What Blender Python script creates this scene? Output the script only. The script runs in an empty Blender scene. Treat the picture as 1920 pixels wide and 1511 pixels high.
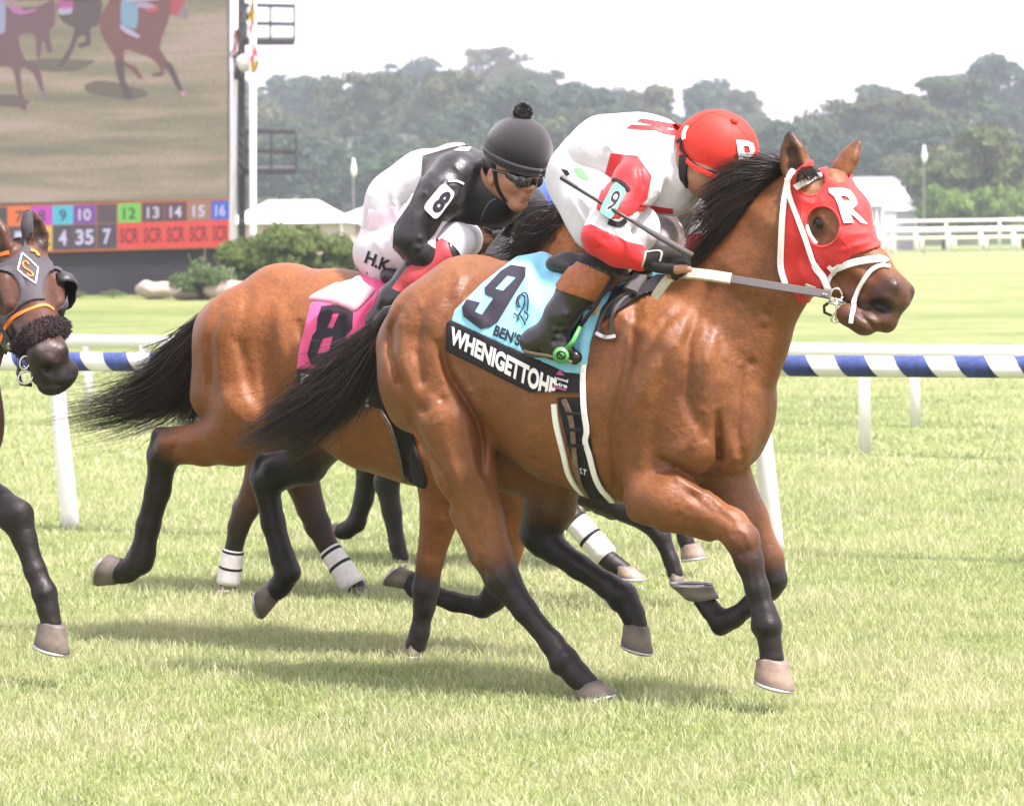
import bpy, bmesh, math, random, time
import numpy as np
from mathutils import Vector, Matrix
from mathutils.bvhtree import BVHTree
T0 = time.time()
scene = bpy.context.scene
COL = scene.collection
R_ = math.radians

# ------------------------------------------------------------------ camera, world, sun, exposure
FPX = 6000.0                      # focal length in pixels of the 1920 wide photograph
CAM_H = 1.5
PITCH, ROLL = math.atan((755.5 - 445.0) / FPX), R_(0.8)
CP = np.array([0.0, 0.0, CAM_H])
CF = np.array([0.0, math.cos(PITCH), -math.sin(PITCH)])
_r0 = np.array([1.0, 0, 0]); _u0 = np.array([0.0, math.sin(PITCH), math.cos(PITCH)])
CR = _r0 * math.cos(ROLL) - _u0 * math.sin(ROLL)     # horizontals rise to the right in the picture
CU = _u0 * math.cos(ROLL) + _r0 * math.sin(ROLL)
cam_d = bpy.data.cameras.new('camera'); cam = bpy.data.objects.new('camera', cam_d); COL.objects.link(cam)
_m = Matrix(((CR[0], CU[0], -CF[0], 0), (CR[1], CU[1], -CF[1], 0), (CR[2], CU[2], -CF[2], CAM_H), (0, 0, 0, 1)))
cam.matrix_world = _m
cam_d.sensor_width = 36; cam_d.lens = FPX / 1920 * 36
cam_d.clip_start = 0.1; cam_d.clip_end = 6000
cam_d.dof.use_dof = True; cam_d.dof.focus_distance = 10.45; cam_d.dof.aperture_fstop = 8
scene.camera = cam

SUN_EL, SUN_AZ = R_(61), R_(128)   # azimuth measured clockwise from +Y (view direction): sun high, to the right and a little behind the camera
world = bpy.data.worlds.new('World'); scene.world = world; world.use_nodes = True
nt = world.node_tree; nt.nodes.clear()
sky = nt.nodes.new('ShaderNodeTexSky'); sky.sky_type = 'NISHITA'; sky.sun_disc = False
sky.sun_elevation = SUN_EL; sky.sun_rotation = SUN_AZ; sky.air_density = 1.0; sky.dust_density = 6.0; sky.ozone_density = 1.0
hsv = nt.nodes.new('ShaderNodeHueSaturation'); hsv.inputs['Saturation'].default_value = 0.25
bg = nt.nodes.new('ShaderNodeBackground'); bg.inputs['Strength'].default_value = 0.105
wo = nt.nodes.new('ShaderNodeOutputWorld')
veil = nt.nodes.new('ShaderNodeMix'); veil.data_type = 'RGBA'; veil.inputs[0].default_value = .72; veil.inputs[7].default_value = (8.2, 7.55, 8.4, 1)   # thin bright cloud over the whole sky
nt.links.new(sky.outputs[0], hsv.inputs['Color']); nt.links.new(hsv.outputs[0], veil.inputs[6]); nt.links.new(veil.outputs[2], bg.inputs[0]); nt.links.new(bg.outputs[0], wo.inputs[0])
sun_d = bpy.data.lights.new('sun', 'SUN'); sun_d.energy = 4.6; sun_d.angle = R_(6.0); sun_d.color = (1.0, 0.89, 0.90)
sun = bpy.data.objects.new('sun', sun_d); COL.objects.link(sun)
_sd = Vector((math.sin(SUN_AZ) * math.cos(SUN_EL), math.cos(SUN_AZ) * math.cos(SUN_EL), math.sin(SUN_EL)))
sun.rotation_euler = _sd.to_track_quat('Z', 'Y').to_euler()
sun.location = (8, -6, 30)
scene.view_settings.view_transform = 'Standard'; scene.view_settings.look = 'None'
scene.view_settings.gamma = 1.0; scene.view_settings.use_curve_mapping = False
scene.view_settings.exposure = 1.42
scene.render.engine = 'CYCLES'
scene.cycles.use_denoising = True
try: scene.cycles.denoiser = 'OPENIMAGEDENOISE'
except Exception: pass
scene.cycles.max_bounces = 6; scene.cycles.diffuse_bounces = 3; scene.cycles.glossy_bounces = 3
scene.cycles.transmission_bounces = 4; scene.cycles.transparent_max_bounces = 8; scene.cycles.volume_bounces = 1
scene.cycles.sample_clamp_indirect = 6.0

# ------------------------------------------------------------------ pixel <-> world
def ray(px, py):
    return CF + CR * ((px - 960.0) / FPX) - CU * ((py - 755.5) / FPX)
def at(px, py, d):                                   # the point seen at a photo pixel, d metres along the view axis
    return CP + ray(px, py) * d
def on_ground(px, py, z=0.0):
    r = ray(px, py); return CP + r * ((z - CAM_H) / r[2])
def to_px(P):
    P = np.asarray(P, float) - CP
    d = P @ CF
    return 960 + FPX * (P @ CR) / d, 755.5 - FPX * (P @ CU) / d, d

class Frame:
    """vertical plane frame: x heading, y lateral (away from camera), z up"""
    def __init__(s, px, py, d, theta):
        s.o = at(px, py, d).copy(); s.o[2] = 0.0
        c, n = math.cos(theta), math.sin(theta)
        s.R = np.array([[c, -n, 0], [n, c, 0], [0, 0, 1.0]])
        s.f = s.R @ CF
    def loc(s, P): return (np.asarray(P, float) - s.o) @ s.R.T
    def wor(s, Q): return np.asarray(Q, float) @ s.R + s.o
    def P(s, px, py, n=0.0):                         # local point seen at the pixel, n metres nearer than the mid plane
        r = s.R @ ray(px, py); c = s.loc(CP)
        return c + r * ((-n - c[1]) / r[1])
    def rm(s, p, rpx):
        w = s.wor(p); return rpx * ((w - CP) @ CF) / FPX

# ------------------------------------------------------------------ SDF modelling
def _cap(X, Y, Z, a, b, ra, rb, u=None, w=1.0):
    ab = b - a; L2 = float(ab @ ab) + 1e-12
    x = X - a[0]; y = Y - a[1]; z = Z - a[2]
    t = np.clip((x * ab[0] + y * ab[1] + z * ab[2]) / L2, 0, 1)
    x = x - t * ab[0]; y = y - t * ab[1]; z = z - t * ab[2]
    d2 = x * x + y * y + z * z
    if u is not None:
        c = x * u[0] + y * u[1] + z * u[2]
        d2 = d2 + c * c * (1.0 / (w * w) - 1.0)
    return np.sqrt(np.maximum(d2, 0)) - (ra + t * (rb - ra)), t
def _ell(X, Y, Z, c, E, r):
    x = X - c[0]; y = Y - c[1]; z = Z - c[2]
    k0 = 0; k1 = 0
    for i in range(3):
        q = (x * E[i][0] + y * E[i][1] + z * E[i][2]) / r[i]
        k0 = k0 + q * q; k1 = k1 + (q / r[i]) ** 2
    k0 = np.sqrt(k0); k1 = np.sqrt(k1) + 1e-9
    return k0 * (k0 - 1.0) / k1
class Sdf:
    def __init__(s): s.pr = []; s.spots = []
    def spot(s, c, r, v): s.spots.append((np.asarray(c, float), r, v))
    def cap(s, a, b, ra, rb=None, k=.03, u=None, w=1.0, c=(0, 0), op='u'):
        a = np.asarray(a, float); b = np.asarray(b, float); rb = ra if rb is None else rb
        m = max(ra, rb) * max(1.0, min(w, 3.0)) + k
        s.pr.append(('c', (a, b, ra, rb, u, w), np.minimum(a, b) - m, np.maximum(a, b) + m, k, c, op)); return s
    def chain(s, pts, rs, k=.03, u=None, w=1.0, c=None):
        for i in range(len(pts) - 1):
            ww = w[i] if isinstance(w, (list, tuple)) else w
            cc = (c[i], c[i + 1]) if c is not None else (0, 0)
            s.cap(pts[i], pts[i + 1], rs[i], rs[i + 1], k, u, ww, cc)
        return s
    def ell(s, c0, r, E=None, k=.03, c=0, op='u'):
        c0 = np.asarray(c0, float); E = np.eye(3) if E is None else np.asarray(E, float)
        m = max(r) + k
        s.pr.append(('e', (c0, E, r), c0 - m, c0 + m, k, (c, c), op)); return s
    def stroke(s, pts, amp, w, f=None, lo=None, hi=None, fw=1e6):
        """raises (amp>0) or cuts (amp<0) the surface along a line; f: ignore distance along this direction"""
        pts = [np.asarray(p, float) for p in pts]
        P = np.array(pts); m = 3 * w
        l = P.min(0) - m; h = P.max(0) + m
        if f is not None:
            l = l - .25; h = h + .25
        if lo is not None: l = np.where(np.isfinite(lo), np.maximum(l, lo), l)
        if hi is not None: h = np.where(np.isfinite(hi), np.minimum(h, hi), h)
        s.pr.append(('s', (pts, amp, w, f, fw, None if hi is None else float(hi[1])), l, h, 0, (0, 0), 'x')); return s
    def bounds(s, pad=.05):
        L = np.array([p[2] for p in s.pr if p[6] == 'u']); H = np.array([p[3] for p in s.pr if p[6] == 'u'])
        return L.min(0) - pad, H.max(0) + pad
    def field(s, h, lo=None, hi=None, pad=.05):
        l, hh = s.bounds(); lo = l if lo is None else np.asarray(lo, float); hi = hh if hi is None else np.asarray(hi, float)
        n = np.ceil((hi - lo) / h).astype(int) + 1
        ax = [(lo[i] + np.arange(n[i]) * h).astype(np.float32) for i in range(3)]
        A = np.full(n, 0.3, np.float32)
        for kind, g, bl, bh, k, c, op in s.pr:
            p = pad if op != 'x' else 0
            i0 = np.maximum(np.floor((bl - p - lo) / h).astype(int), 0); i1 = np.minimum(np.ceil((bh + p - lo) / h).astype(int) + 1, n)
            if (i1 <= i0).any(): continue
            sl = tuple(slice(i0[i], i1[i]) for i in range(3))
            X = ax[0][sl[0]][:, None, None]; Y = ax[1][sl[1]][None, :, None]; Z = ax[2][sl[2]][None, None, :]
            B = A[sl]
            if kind == 's':
                pts, amp, w, f, fw, fy = g; d = None; sp = None
                Ls = [float(np.linalg.norm(pts[i + 1] - pts[i])) for i in range(len(pts) - 1)]; tot = sum(Ls) + 1e-9; run = 0
                for i in range(len(pts) - 1):
                    q, t = _cap(X, Y, Z, pts[i], pts[i + 1], 0, 0, f, fw) if f is not None else _cap(X, Y, Z, pts[i], pts[i + 1], 0, 0)
                    u_ = (run + t * Ls[i]) / tot; run += Ls[i]
                    if d is None: d, sp = q, u_
                    else: sp = np.where(q < d, u_, sp); d = np.minimum(d, q)
                A[sl] = B - amp * np.exp(-(d / w) ** 2) * np.sqrt(np.clip(np.sin(np.pi * sp), 0, 1)) * (1 if fy is None else np.clip((fy - Y) / .05, 0, 1)); continue
            d = _cap(X, Y, Z, *g)[0] if kind == 'c' else _ell(X, Y, Z, *g)
            if op == 'u':
                if k > 0:
                    t = np.clip(.5 + .5 * (B - d) / k, 0, 1); A[sl] = B + t * (d - B) - k * t * (1 - t)
                else: A[sl] = np.minimum(B, d)
            else:
                d = -d
                t = np.clip(.5 - .5 * (B - d) / max(k, 1e-4), 0, 1); A[sl] = B + t * (d - B) + k * t * (1 - t)
        return A, lo, ax
    def paint(s, V, sharp=.012):
        """blend the primitives' own pigment value at points V"""
        W = np.zeros(len(V)); C = np.zeros(len(V))
        for kind, g, bl, bh, k, c, op in s.pr:
            if op != 'u': continue
            m = ((V > bl - .05) & (V < bh + .05)).all(1); ix = np.nonzero(m)[0]
            if not len(ix): continue
            X, Y, Z = V[ix, 0], V[ix, 1], V[ix, 2]
            if kind == 'c':
                d, t = _cap(X, Y, Z, *g); cc = c[0] + t * (c[1] - c[0])
            else: d = _ell(X, Y, Z, *g); cc = c[0]
            w = np.exp(-np.clip(d, -.03, .2) / sharp); W[ix] += w; C[ix] += w * cc
        return C / np.maximum(W, 1e-9)

def surfnet(A, h, lo, iso=0.0):
    A = A - iso if iso else A
    S = A < 0
    nx, ny, nz = A.shape
    cnt = np.zeros((nx - 1, ny - 1, nz - 1), np.uint8)
    for i in (0, 1):
        for j in (0, 1):
            for k in (0, 1): cnt += S[i:nx - 1 + i, j:ny - 1 + j, k:nz - 1 + k]
    act = (cnt > 0) & (cnt < 8)
    ci = np.argwhere(act); N = len(ci)
    idx = np.full(act.shape, -1, np.int32); idx[act] = np.arange(N)
    acc = np.zeros((N, 3)); num = np.zeros(N)
    cor = [(i, j, k) for i in (0, 1) for j in (0, 1) for k in (0, 1)]
    val = {c: A[ci[:, 0] + c[0], ci[:, 1] + c[1], ci[:, 2] + c[2]].astype(float) for c in cor}
    for c in cor:
        for a in range(3):
            if c[a] == 0:
                e = list(c); e[a] = 1; e = tuple(e)
                v0, v1 = val[c], val[e]; m = (v0 < 0) != (v1 < 0)
                t = np.zeros(N); t[m] = v0[m] / (v0[m] - v1[m])
                p = np.array(c, float)[None, :].repeat(N, 0); p[:, a] += t
                acc[m] += p[m]; num[m] += 1
    V = (ci + acc / num[:, None]) * h + np.asarray(lo)[None, :]
    quads = []
    for a in range(3):
        b, c = (a + 1) % 3, (a + 2) % 3
        s0 = [slice(0, -1)] * 3; s1 = [slice(0, -1)] * 3
        s0[a] = slice(0, -1); s1[a] = slice(1, None)
        sb = [slice(None)] * 3; se = [slice(None)] * 3
        sb[a] = slice(0, -1); se[a] = slice(1, None)
        P, Q = S[tuple(sb)], S[tuple(se)]
        E = np.argwhere(P != Q)
        E = E[(E[:, b] > 0) & (E[:, c] > 0) & (E[:, b] < A.shape[b] - 1) & (E[:, c] < A.shape[c] - 1)]
        inn = P[E[:, 0], E[:, 1], E[:, 2]]
        def cell(db, dc):
            q = E.copy(); q[:, b] += db; q[:, c] += dc
            return idx[q[:, 0], q[:, 1], q[:, 2]]
        Qd = np.stack([cell(-1, -1), cell(0, -1), cell(0, 0), cell(-1, 0)], 1)
        Qd[~inn] = Qd[~inn][:, ::-1]
        quads.append(Qd)
    F = np.concatenate(quads); F = F[(F >= 0).all(1)]
    return V, F
def relax(V, F, it=2, lam=.5):
    e = np.concatenate([F[:, [0, 1]], F[:, [1, 2]], F[:, [2, 3]], F[:, [3, 0]]])
    N = len(V); deg = np.bincount(e[:, 0], minlength=N) + np.bincount(e[:, 1], minlength=N)
    for q in range(it):
        for l in (lam, -lam * 1.03):
            S = np.stack([np.bincount(e[:, 0], V[e[:, 1], a], N) + np.bincount(e[:, 1], V[e[:, 0], a], N) for a in range(3)], 1)
            V = V + l * (S / np.maximum(deg, 1)[:, None] - V)
    return V

def unit(v): v = np.asarray(v, float); return v / np.linalg.norm(v)
# ------------------------------------------------------------------ mesh / object helpers
def mesh(name, V, F, smooth=True, attrs=None):
    me = bpy.data.meshes.new(name)
    V = np.asarray(V, np.float32)
    if isinstance(F, np.ndarray):
        n, k = F.shape
        me.vertices.add(len(V)); me.vertices.foreach_set('co', V.ravel())
        me.loops.add(n * k); me.loops.foreach_set('vertex_index', F.astype(np.int32).ravel())
        me.polygons.add(n); me.polygons.foreach_set('loop_start', (np.arange(n) * k).astype(np.int32))
        me.update(calc_edges=True)
    else:
        me.from_pydata([tuple(v) for v in V.tolist()], [], [tuple(f) for f in F]); me.update()
    if smooth: me.polygons.foreach_set('use_smooth', np.ones(len(me.polygons), bool))
    for k_, v in (attrs or {}).items():
        a = me.attributes.new(k_, 'FLOAT', 'POINT'); a.data.foreach_set('value', np.asarray(v, np.float32))
    me.validate()
    return me
def obj(name, me, mat=None, parent=None, label=None, cat=None, group=None, kind=None):
    o = bpy.data.objects.new(name, me); COL.objects.link(o)
    if mat is not None and me is not None:
        for m_ in (mat if isinstance(mat, (list, tuple)) else [mat]): me.materials.append(m_)
    if parent is not None:
        o.parent = parent
        o.matrix_parent_inverse = parent.matrix_world.inverted()
    if label: o['label'] = label
    if cat: o['category'] = cat
    if group: o['group'] = group
    if kind: o['kind'] = kind
    return o
def thing(name, label, cat, loc=(0, 0, 0), group=None):
    o = bpy.data.objects.new(name, None); COL.objects.link(o); o.location = tuple(float(v) for v in loc)
    o.empty_display_size = .1
    o.matrix_world = Matrix.Translation(o.location)
    o['label'] = label; o['category'] = cat
    if group: o['group'] = group
    return o
class MB:
    """collects simple shapes into one mesh"""
    def __init__(s): s.V = []; s.F = []; s.n = 0
    def add(s, V, F):
        s.V += [tuple(v) for v in V]; s.F += [tuple(i + s.n for i in f) for f in F]; s.n += len(V); return s
    def box(s, c, size, M=None):
        c = np.asarray(c, float); x, y, z = [v / 2 for v in size]
        P = np.array([(sx * x, sy * y, sz * z) for sx in (-1, 1) for sy in (-1, 1) for sz in (-1, 1)])
        if M is not None: P = P @ np.asarray(M)          # rows of M = axes
        return s.add(P + c, [(0, 1, 3, 2), (4, 6, 7, 5), (0, 4, 5, 1), (2, 3, 7, 6), (0, 2, 6, 4), (1, 5, 7, 3)])
    def tube(s, pts, rs, n=8, cap=True, flat=None):
        pts = [np.asarray(p, float) for p in pts]
        rs = rs if isinstance(rs, (list, tuple, np.ndarray)) else [rs] * len(pts)
        V = []; ref = None
        for i, p in enumerate(pts):
            t = pts[min(i + 1, len(pts) - 1)] - pts[max(i - 1, 0)]; t = t / (np.linalg.norm(t) + 1e-12)
            if ref is None: ref = np.array([0, 0, 1.0]) if abs(t[2]) < .9 else np.array([1.0, 0, 0])
            a = ref - t * (ref @ t); a /= np.linalg.norm(a) + 1e-12; b = np.cross(t, a); ref = a
            for j in range(n):
                q = 2 * math.pi * j / n
                V.append(p + rs[i] * (a * math.cos(q) + b * math.sin(q)))
        F = [(i * n + j, i * n + (j + 1) % n, (i + 1) * n + (j + 1) % n, (i + 1) * n + j) for i in range(len(pts) - 1) for j in range(n)]
        if cap: F += [tuple(range(n))[::-1], tuple(range((len(pts) - 1) * n, len(pts) * n))]
        return s.add(V, F)
    def prism(s, front, back):
        n = len(front)
        return s.add(list(front) + list(back), [tuple(range(n))[::-1], tuple(range(n, 2 * n))] + [(i, (i + 1) % n, n + (i + 1) % n, n + i) for i in range(n)])
    def build(s, name, mat, parent=None, smooth=False, **k):
        return obj(name, mesh(name, np.array(s.V), s.F, smooth), mat, parent, **k)
def spline(pts, n):
    P = np.array(pts, float)
    if len(P) < 3: return [P[0] + (P[-1] - P[0]) * t for t in np.linspace(0, 1, n)]
    Q = np.vstack([2 * P[0] - P[1], P, 2 * P[-1] - P[-2]])
    out = []
    for t in np.linspace(0, len(P) - 1 - 1e-9, n):
        i = int(t); u = t - i; a, b, c, d = Q[i:i + 4]
        out.append(.5 * (2 * b + (c - a) * u + (2 * a - 5 * b + 4 * c - d) * u * u + (3 * b - a - 3 * c + d) * u ** 3))
    return out

# ------------------------------------------------------------------ materials
MATS = {}
def NG(m): return m.node_tree.nodes, m.node_tree.links
def principled(name, col, rough=.6, spec=.5, metal=0., noise=0., nscale=30., bump=0., bscale=200., sheen=0., emit=None, estr=0., coat=0., gen=False, sss=0.):
    if name in MATS: return MATS[name]
    col = tuple(c * (.90 if max(col) > .7 else .80) for c in col)
    m = bpy.data.materials.new(name); m.use_nodes = True; n, l = NG(m)
    p = n['Principled BSDF']; p.inputs['Base Color'].default_value = (*col, 1); p.inputs['Roughness'].default_value = rough
    p.inputs['Specular IOR Level'].default_value = spec; p.inputs['Metallic'].default_value = metal
    p.inputs['Sheen Weight'].default_value = sheen; p.inputs['Coat Weight'].default_value = coat
    if sss: p.inputs['Subsurface Weight'].default_value = sss; p.inputs['Subsurface Radius'].default_value = (.01, .004, .002)
    tc = n.new('ShaderNodeTexCoord')
    if noise:
        t = n.new('ShaderNodeTexNoise'); t.inputs['Scale'].default_value = nscale; t.inputs['Detail'].default_value = 6; l.new(tc.outputs['Object'], t.inputs['Vector'])
        r = n.new('ShaderNodeMapRange'); r.inputs[1].default_value = .3; r.inputs[2].default_value = .7; r.inputs[3].default_value = 1 - noise; r.inputs[4].default_value = 1 + noise; l.new(t.outputs[0], r.inputs[0])
        v = n.new('ShaderNodeVectorMath'); v.operation = 'SCALE'; v.inputs[0].default_value = col; l.new(r.outputs[0], v.inputs['Scale']); l.new(v.outputs[0], p.inputs['Base Color'])
    if bump:
        t = n.new('ShaderNodeTexNoise'); t.inputs['Scale'].default_value = bscale; t.inputs['Detail'].default_value = 4; l.new(tc.outputs['Object'], t.inputs['Vector'])
        b = n.new('ShaderNodeBump'); b.inputs['Strength'].default_value = bump; b.inputs['Distance'].default_value = .01; l.new(t.outputs[0], b.inputs['Height']); l.new(b.outputs[0], p.inputs['Normal'])
    if emit is not None: p.inputs['Emission Color'].default_value = (*emit, 1); p.inputs['Emission Strength'].default_value = estr
    MATS[name] = m; return m
def coat(name, bay, black=(.0075, .0045, .0042), rough=.47):
    """horse coat: bay hair running to black points by the body's own pigment attribute"""
    bay = tuple(c * .80 for c in bay)
    m = bpy.data.materials.new(name); m.use_nodes = True; n, l = NG(m); p = n['Principled BSDF']
    tc = n.new('ShaderNodeTexCoord'); O = tc.outputs['Object']
    def noise(sc, det=5, vec=None):
        t = n.new('ShaderNodeTexNoise'); t.inputs['Scale'].default_value = sc; t.inputs['Detail'].default_value = det; l.new(vec or O, t.inputs['Vector']); return t.outputs[0]
    def rng_(s, a0, a1, b0, b1, smooth=False):
        r = n.new('ShaderNodeMapRange'); r.inputs[1].default_value, r.inputs[2].default_value, r.inputs[3].default_value, r.inputs[4].default_value = a0, a1, b0, b1
        if smooth: r.interpolation_type = 'SMOOTHSTEP'
        l.new(s, r.inputs[0]); return r.outputs[0]
    def mth(op, x, y, z=None):
        q = n.new('ShaderNodeMath'); q.operation = op
        for k, v in enumerate((x, y, z)):
            if v is None: continue
            if isinstance(v, (int, float)): q.inputs[k].default_value = v
            else: l.new(v, q.inputs[k])
        return q.outputs[0]
    at_ = n.new('ShaderNodeAttribute'); at_.attribute_name = 'points'
    big, mid, fine = noise(3.2, 4), noise(13, 5), noise(70, 4)
    mp = n.new('ShaderNodeMapping'); mp.inputs['Scale'].default_value = (70, 330, 330); mp.inputs['Rotation'].default_value = (0, .6, 0); l.new(O, mp.inputs['Vector'])
    hairn = noise(1.0, 3, mp.outputs[0])
    pt = mth('ADD', mth('MULTIPLY_ADD', big, .30, at_.outputs['Fac']), mth('MULTIPLY', mid, .24))
    f = rng_(pt, .50, 1.12, 0, 1, True)
    mx = n.new('ShaderNodeMix'); mx.data_type = 'RGBA'; mx.inputs[6].default_value = (*bay, 1); mx.inputs[7].default_value = (*black, 1); l.new(f, mx.inputs[0])
    hue = n.new('ShaderNodeMix'); hue.data_type = 'RGBA'; l.new(rng_(big, .35, .68, 0, 1), hue.inputs[0]); hue.inputs[6].default_value = (1.12, 1.16, 1.25, 1); hue.inputs[7].default_value = (.86, .80, .72, 1)
    mu = n.new('ShaderNodeMix'); mu.data_type = 'RGBA'; mu.blend_type = 'MULTIPLY'; mu.inputs[0].default_value = 1; l.new(mx.outputs[2], mu.inputs[6]); l.new(hue.outputs[2], mu.inputs[7])
    k = mth('MULTIPLY', mth('MULTIPLY', rng_(hairn, .3, .7, .78, 1.22), rng_(mid, .3, .7, .84, 1.14)), rng_(fine, .3, .7, .85, 1.15))
    s = n.new('ShaderNodeVectorMath'); s.operation = 'SCALE'; l.new(mu.outputs[2], s.inputs[0]); l.new(k, s.inputs['Scale']); l.new(s.outputs[0], p.inputs['Base Color'])
    l.new(rng_(mth('ADD', mid, hairn), .7, 1.3, rough - .10, rough + .16), p.inputs['Roughness']); p.inputs['Specular IOR Level'].default_value = .34
    p.inputs['Sheen Weight'].default_value = .02
    hgt = mth('ADD', mth('MULTIPLY_ADD', hairn, .22, mth('MULTIPLY', noise(28, 4), .9)), mth('MULTIPLY', fine, .35))
    b = n.new('ShaderNodeBump'); b.inputs['Strength'].default_value = .55; b.inputs['Distance'].default_value = .007; l.new(hgt, b.inputs['Height']); l.new(b.outputs[0], p.inputs['Normal'])
    return m
def hair_mat(name, c1, c2):
    m = bpy.data.materials.new(name); m.use_nodes = True; n, l = NG(m); p = n['Principled BSDF']
    t = n.new('ShaderNodeAttribute'); t.attribute_name = 'tone'
    mx = n.new('ShaderNodeMix'); mx.data_type = 'RGBA'; mx.inputs[6].default_value = (*c1, 1); mx.inputs[7].default_value = (*c2, 1); l.new(t.outputs['Fac'], mx.inputs[0]); l.new(mx.outputs[2], p.inputs['Base Color'])
    p.inputs['Roughness'].default_value = .38; p.inputs['Specular IOR Level'].default_value = .4; MATS[name] = m; return m

# ------------------------------------------------------------------ projecting flat prints, straps and hair
def poly_sd(px, py, poly):
    """signed distance (in pixels) to a polygon, negative inside"""
    P = np.asarray(poly, float); d = None; ins = np.zeros(px.shape, bool)
    for i in range(len(P)):
        a, b = P[i], P[(i + 1) % len(P)]; e = b - a
        wx = px - a[0]; wy = py - a[1]; t = np.clip((wx * e[0] + wy * e[1]) / (e @ e + 1e-9), 0, 1)
        q = (wx - t * e[0]) ** 2 + (wy - t * e[1]) ** 2
        d = q if d is None else np.minimum(d, q)
        c = ((a[1] <= py) != (b[1] <= py)) & (px < (b[0] - a[0]) * (py - a[1]) / (b[1] - a[1] + 1e-12) + a[0])
        ins ^= c
    return np.where(ins, -1, 1) * np.sqrt(d)
def grid_px(fr, ax):
    X, Y, Z = np.meshgrid(*ax, indexing='ij'); W = fr.wor(np.stack([X.ravel(), Y.ravel(), Z.ravel()], 1))
    u, v, d = to_px(W); return u.reshape(X.shape), v.reshape(X.shape), d.reshape(X.shape), (X, Y, Z)
def shell(name, S, fr, h, lo, hi, off, region, mat, parent=None, smooth=2, thick=None, extra=None, **k):
    """a fitted cover: the body's surface grown by `off`, kept where region(px, py, X, Y, Z) < 0"""
    A, lo, ax = S.field(h, lo, hi)
    u, v, d, XYZ = grid_px(fr, ax)
    B = A - off
    if extra is not None: B = extra(B, u, v, XYZ)
    C = np.maximum(B, region(u, v, d, XYZ))
    if thick: C = np.maximum(C, -(A - off + thick))
    V, Q = surfnet(C.astype(np.float32), h, lo); V = relax(V, Q, smooth); W = fr.wor(V)
    o = obj(name, mesh(name, W, Q), mat, parent, **k)
    return o, BVHTree.FromPolygons([Vector(p) for p in W], Q.tolist())
def hit(bvh, px, py, fallback=None):
    r = ray(px, py); r = r / np.linalg.norm(r)
    h_ = bvh.ray_cast(Vector(CP), Vector(r))
    if h_[0] is None: return (fallback, None)
    return np.array(h_[0]), np.array(h_[1])
def hit_any(bvhs, px, py):
    best = None
    for b in bvhs:
        p, n = hit(b, px, py)
        if p is not None and (best is None or np.linalg.norm(p - CP) < np.linalg.norm(best[0] - CP)): best = (p, n)
    return best if best else (None, None)
from mathutils.geometry import tessellate_polygon
def decal(name, loops, bvh, mat, parent=None, off=.003, step=9., thick=.0, **k):
    """a thin flat print lying on a surface; loops: outer outline and holes in photo pixels (list of such for several glyphs)"""
    bm = bmesh.new()
    groups = loops if isinstance(loops[0][0][0], (list, tuple, np.ndarray)) else [loops]
    for lp in groups:
        vs = [Vector((x, y, 0)) for l_ in lp for x, y in l_]
        tri = tessellate_polygon([[Vector((x, y, 0)) for x, y in l_] for l_ in lp])
        bv = [bm.verts.new(v) for v in vs]
        for t in tri:
            try: bm.faces.new([bv[i] for i in t])
            except ValueError: pass
    return _drape(name, bm, bvh, mat, parent, off, step, **k)
def _drape(name, bm, bvh, mat, parent, off, step, **k):
    for it in range(6):
        e = [x for x in bm.edges if x.calc_length() > step]
        if not e: break
        bmesh.ops.subdivide_edges(bm, edges=e, cuts=1, use_grid_fill=False)
        bmesh.ops.triangulate(bm, faces=bm.faces[:])
    bvhs = bvh if isinstance(bvh, (list, tuple)) else [bvh]
    last = None; miss = []
    for v in bm.verts:
        x, y = v.co.x, v.co.y
        p, n = hit_any(bvhs, x, y)
        if p is None: miss.append((v, x, y)); continue
        r = ray(x, y); r /= np.linalg.norm(r)
        q = p - r * off; v.co = Vector(q); last = (q - CP) @ CF
    for v, x, y in miss: v.co = Vector(at(x, y, last if last else 10))
    bmesh.ops.recalc_face_normals(bm, faces=bm.faces[:])
    me = bpy.data.meshes.new(name); bm.to_mesh(me); bm.free()
    c = CP
    me.update()
    return obj(name, me, mat, parent, **k)
def text_mesh2d(s, bold=0., size=1.):
    cu = bpy.data.curves.new('t', 'FONT'); cu.body = s; cu.size = size; cu.offset = bold; cu.resolution_u = 4; cu.align_x = 'LEFT'
    o = bpy.data.objects.new('t', cu); COL.objects.link(o)
    dg = bpy.context.evaluated_depsgraph_get(); dg.update()
    me = o.evaluated_get(dg).to_mesh()
    bm = bmesh.new(); bm.from_mesh(me); o.evaluated_get(dg).to_mesh_clear()
    bpy.data.objects.remove(o); bpy.data.curves.remove(cu)
    return bm
def text_decal(name, s, quad, bvh, mat, parent=None, bold=.02, off=.003, step=9., **k):
    """quad: photo pixels of the text box's top left, top right, bottom right, bottom left corners"""
    bm = text_mesh2d(s, bold)
    xs = [v.co.x for v in bm.verts]; ys = [v.co.y for v in bm.verts]; x0, x1, y0, y1 = min(xs), max(xs), min(ys), max(ys)
    TL, TR, BR, BL = [np.array(q, float) for q in quad]
    for v in bm.verts:
        u = (v.co.x - x0) / (x1 - x0 + 1e-9); w = (y1 - v.co.y) / (y1 - y0 + 1e-9)
        p = (TL * (1 - u) + TR * u) * (1 - w) + (BL * (1 - u) + BR * u) * w
        v.co = Vector((p[0], p[1], 0))
    return _drape(name, bm, bvh, mat, parent, off, step, **k)
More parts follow.
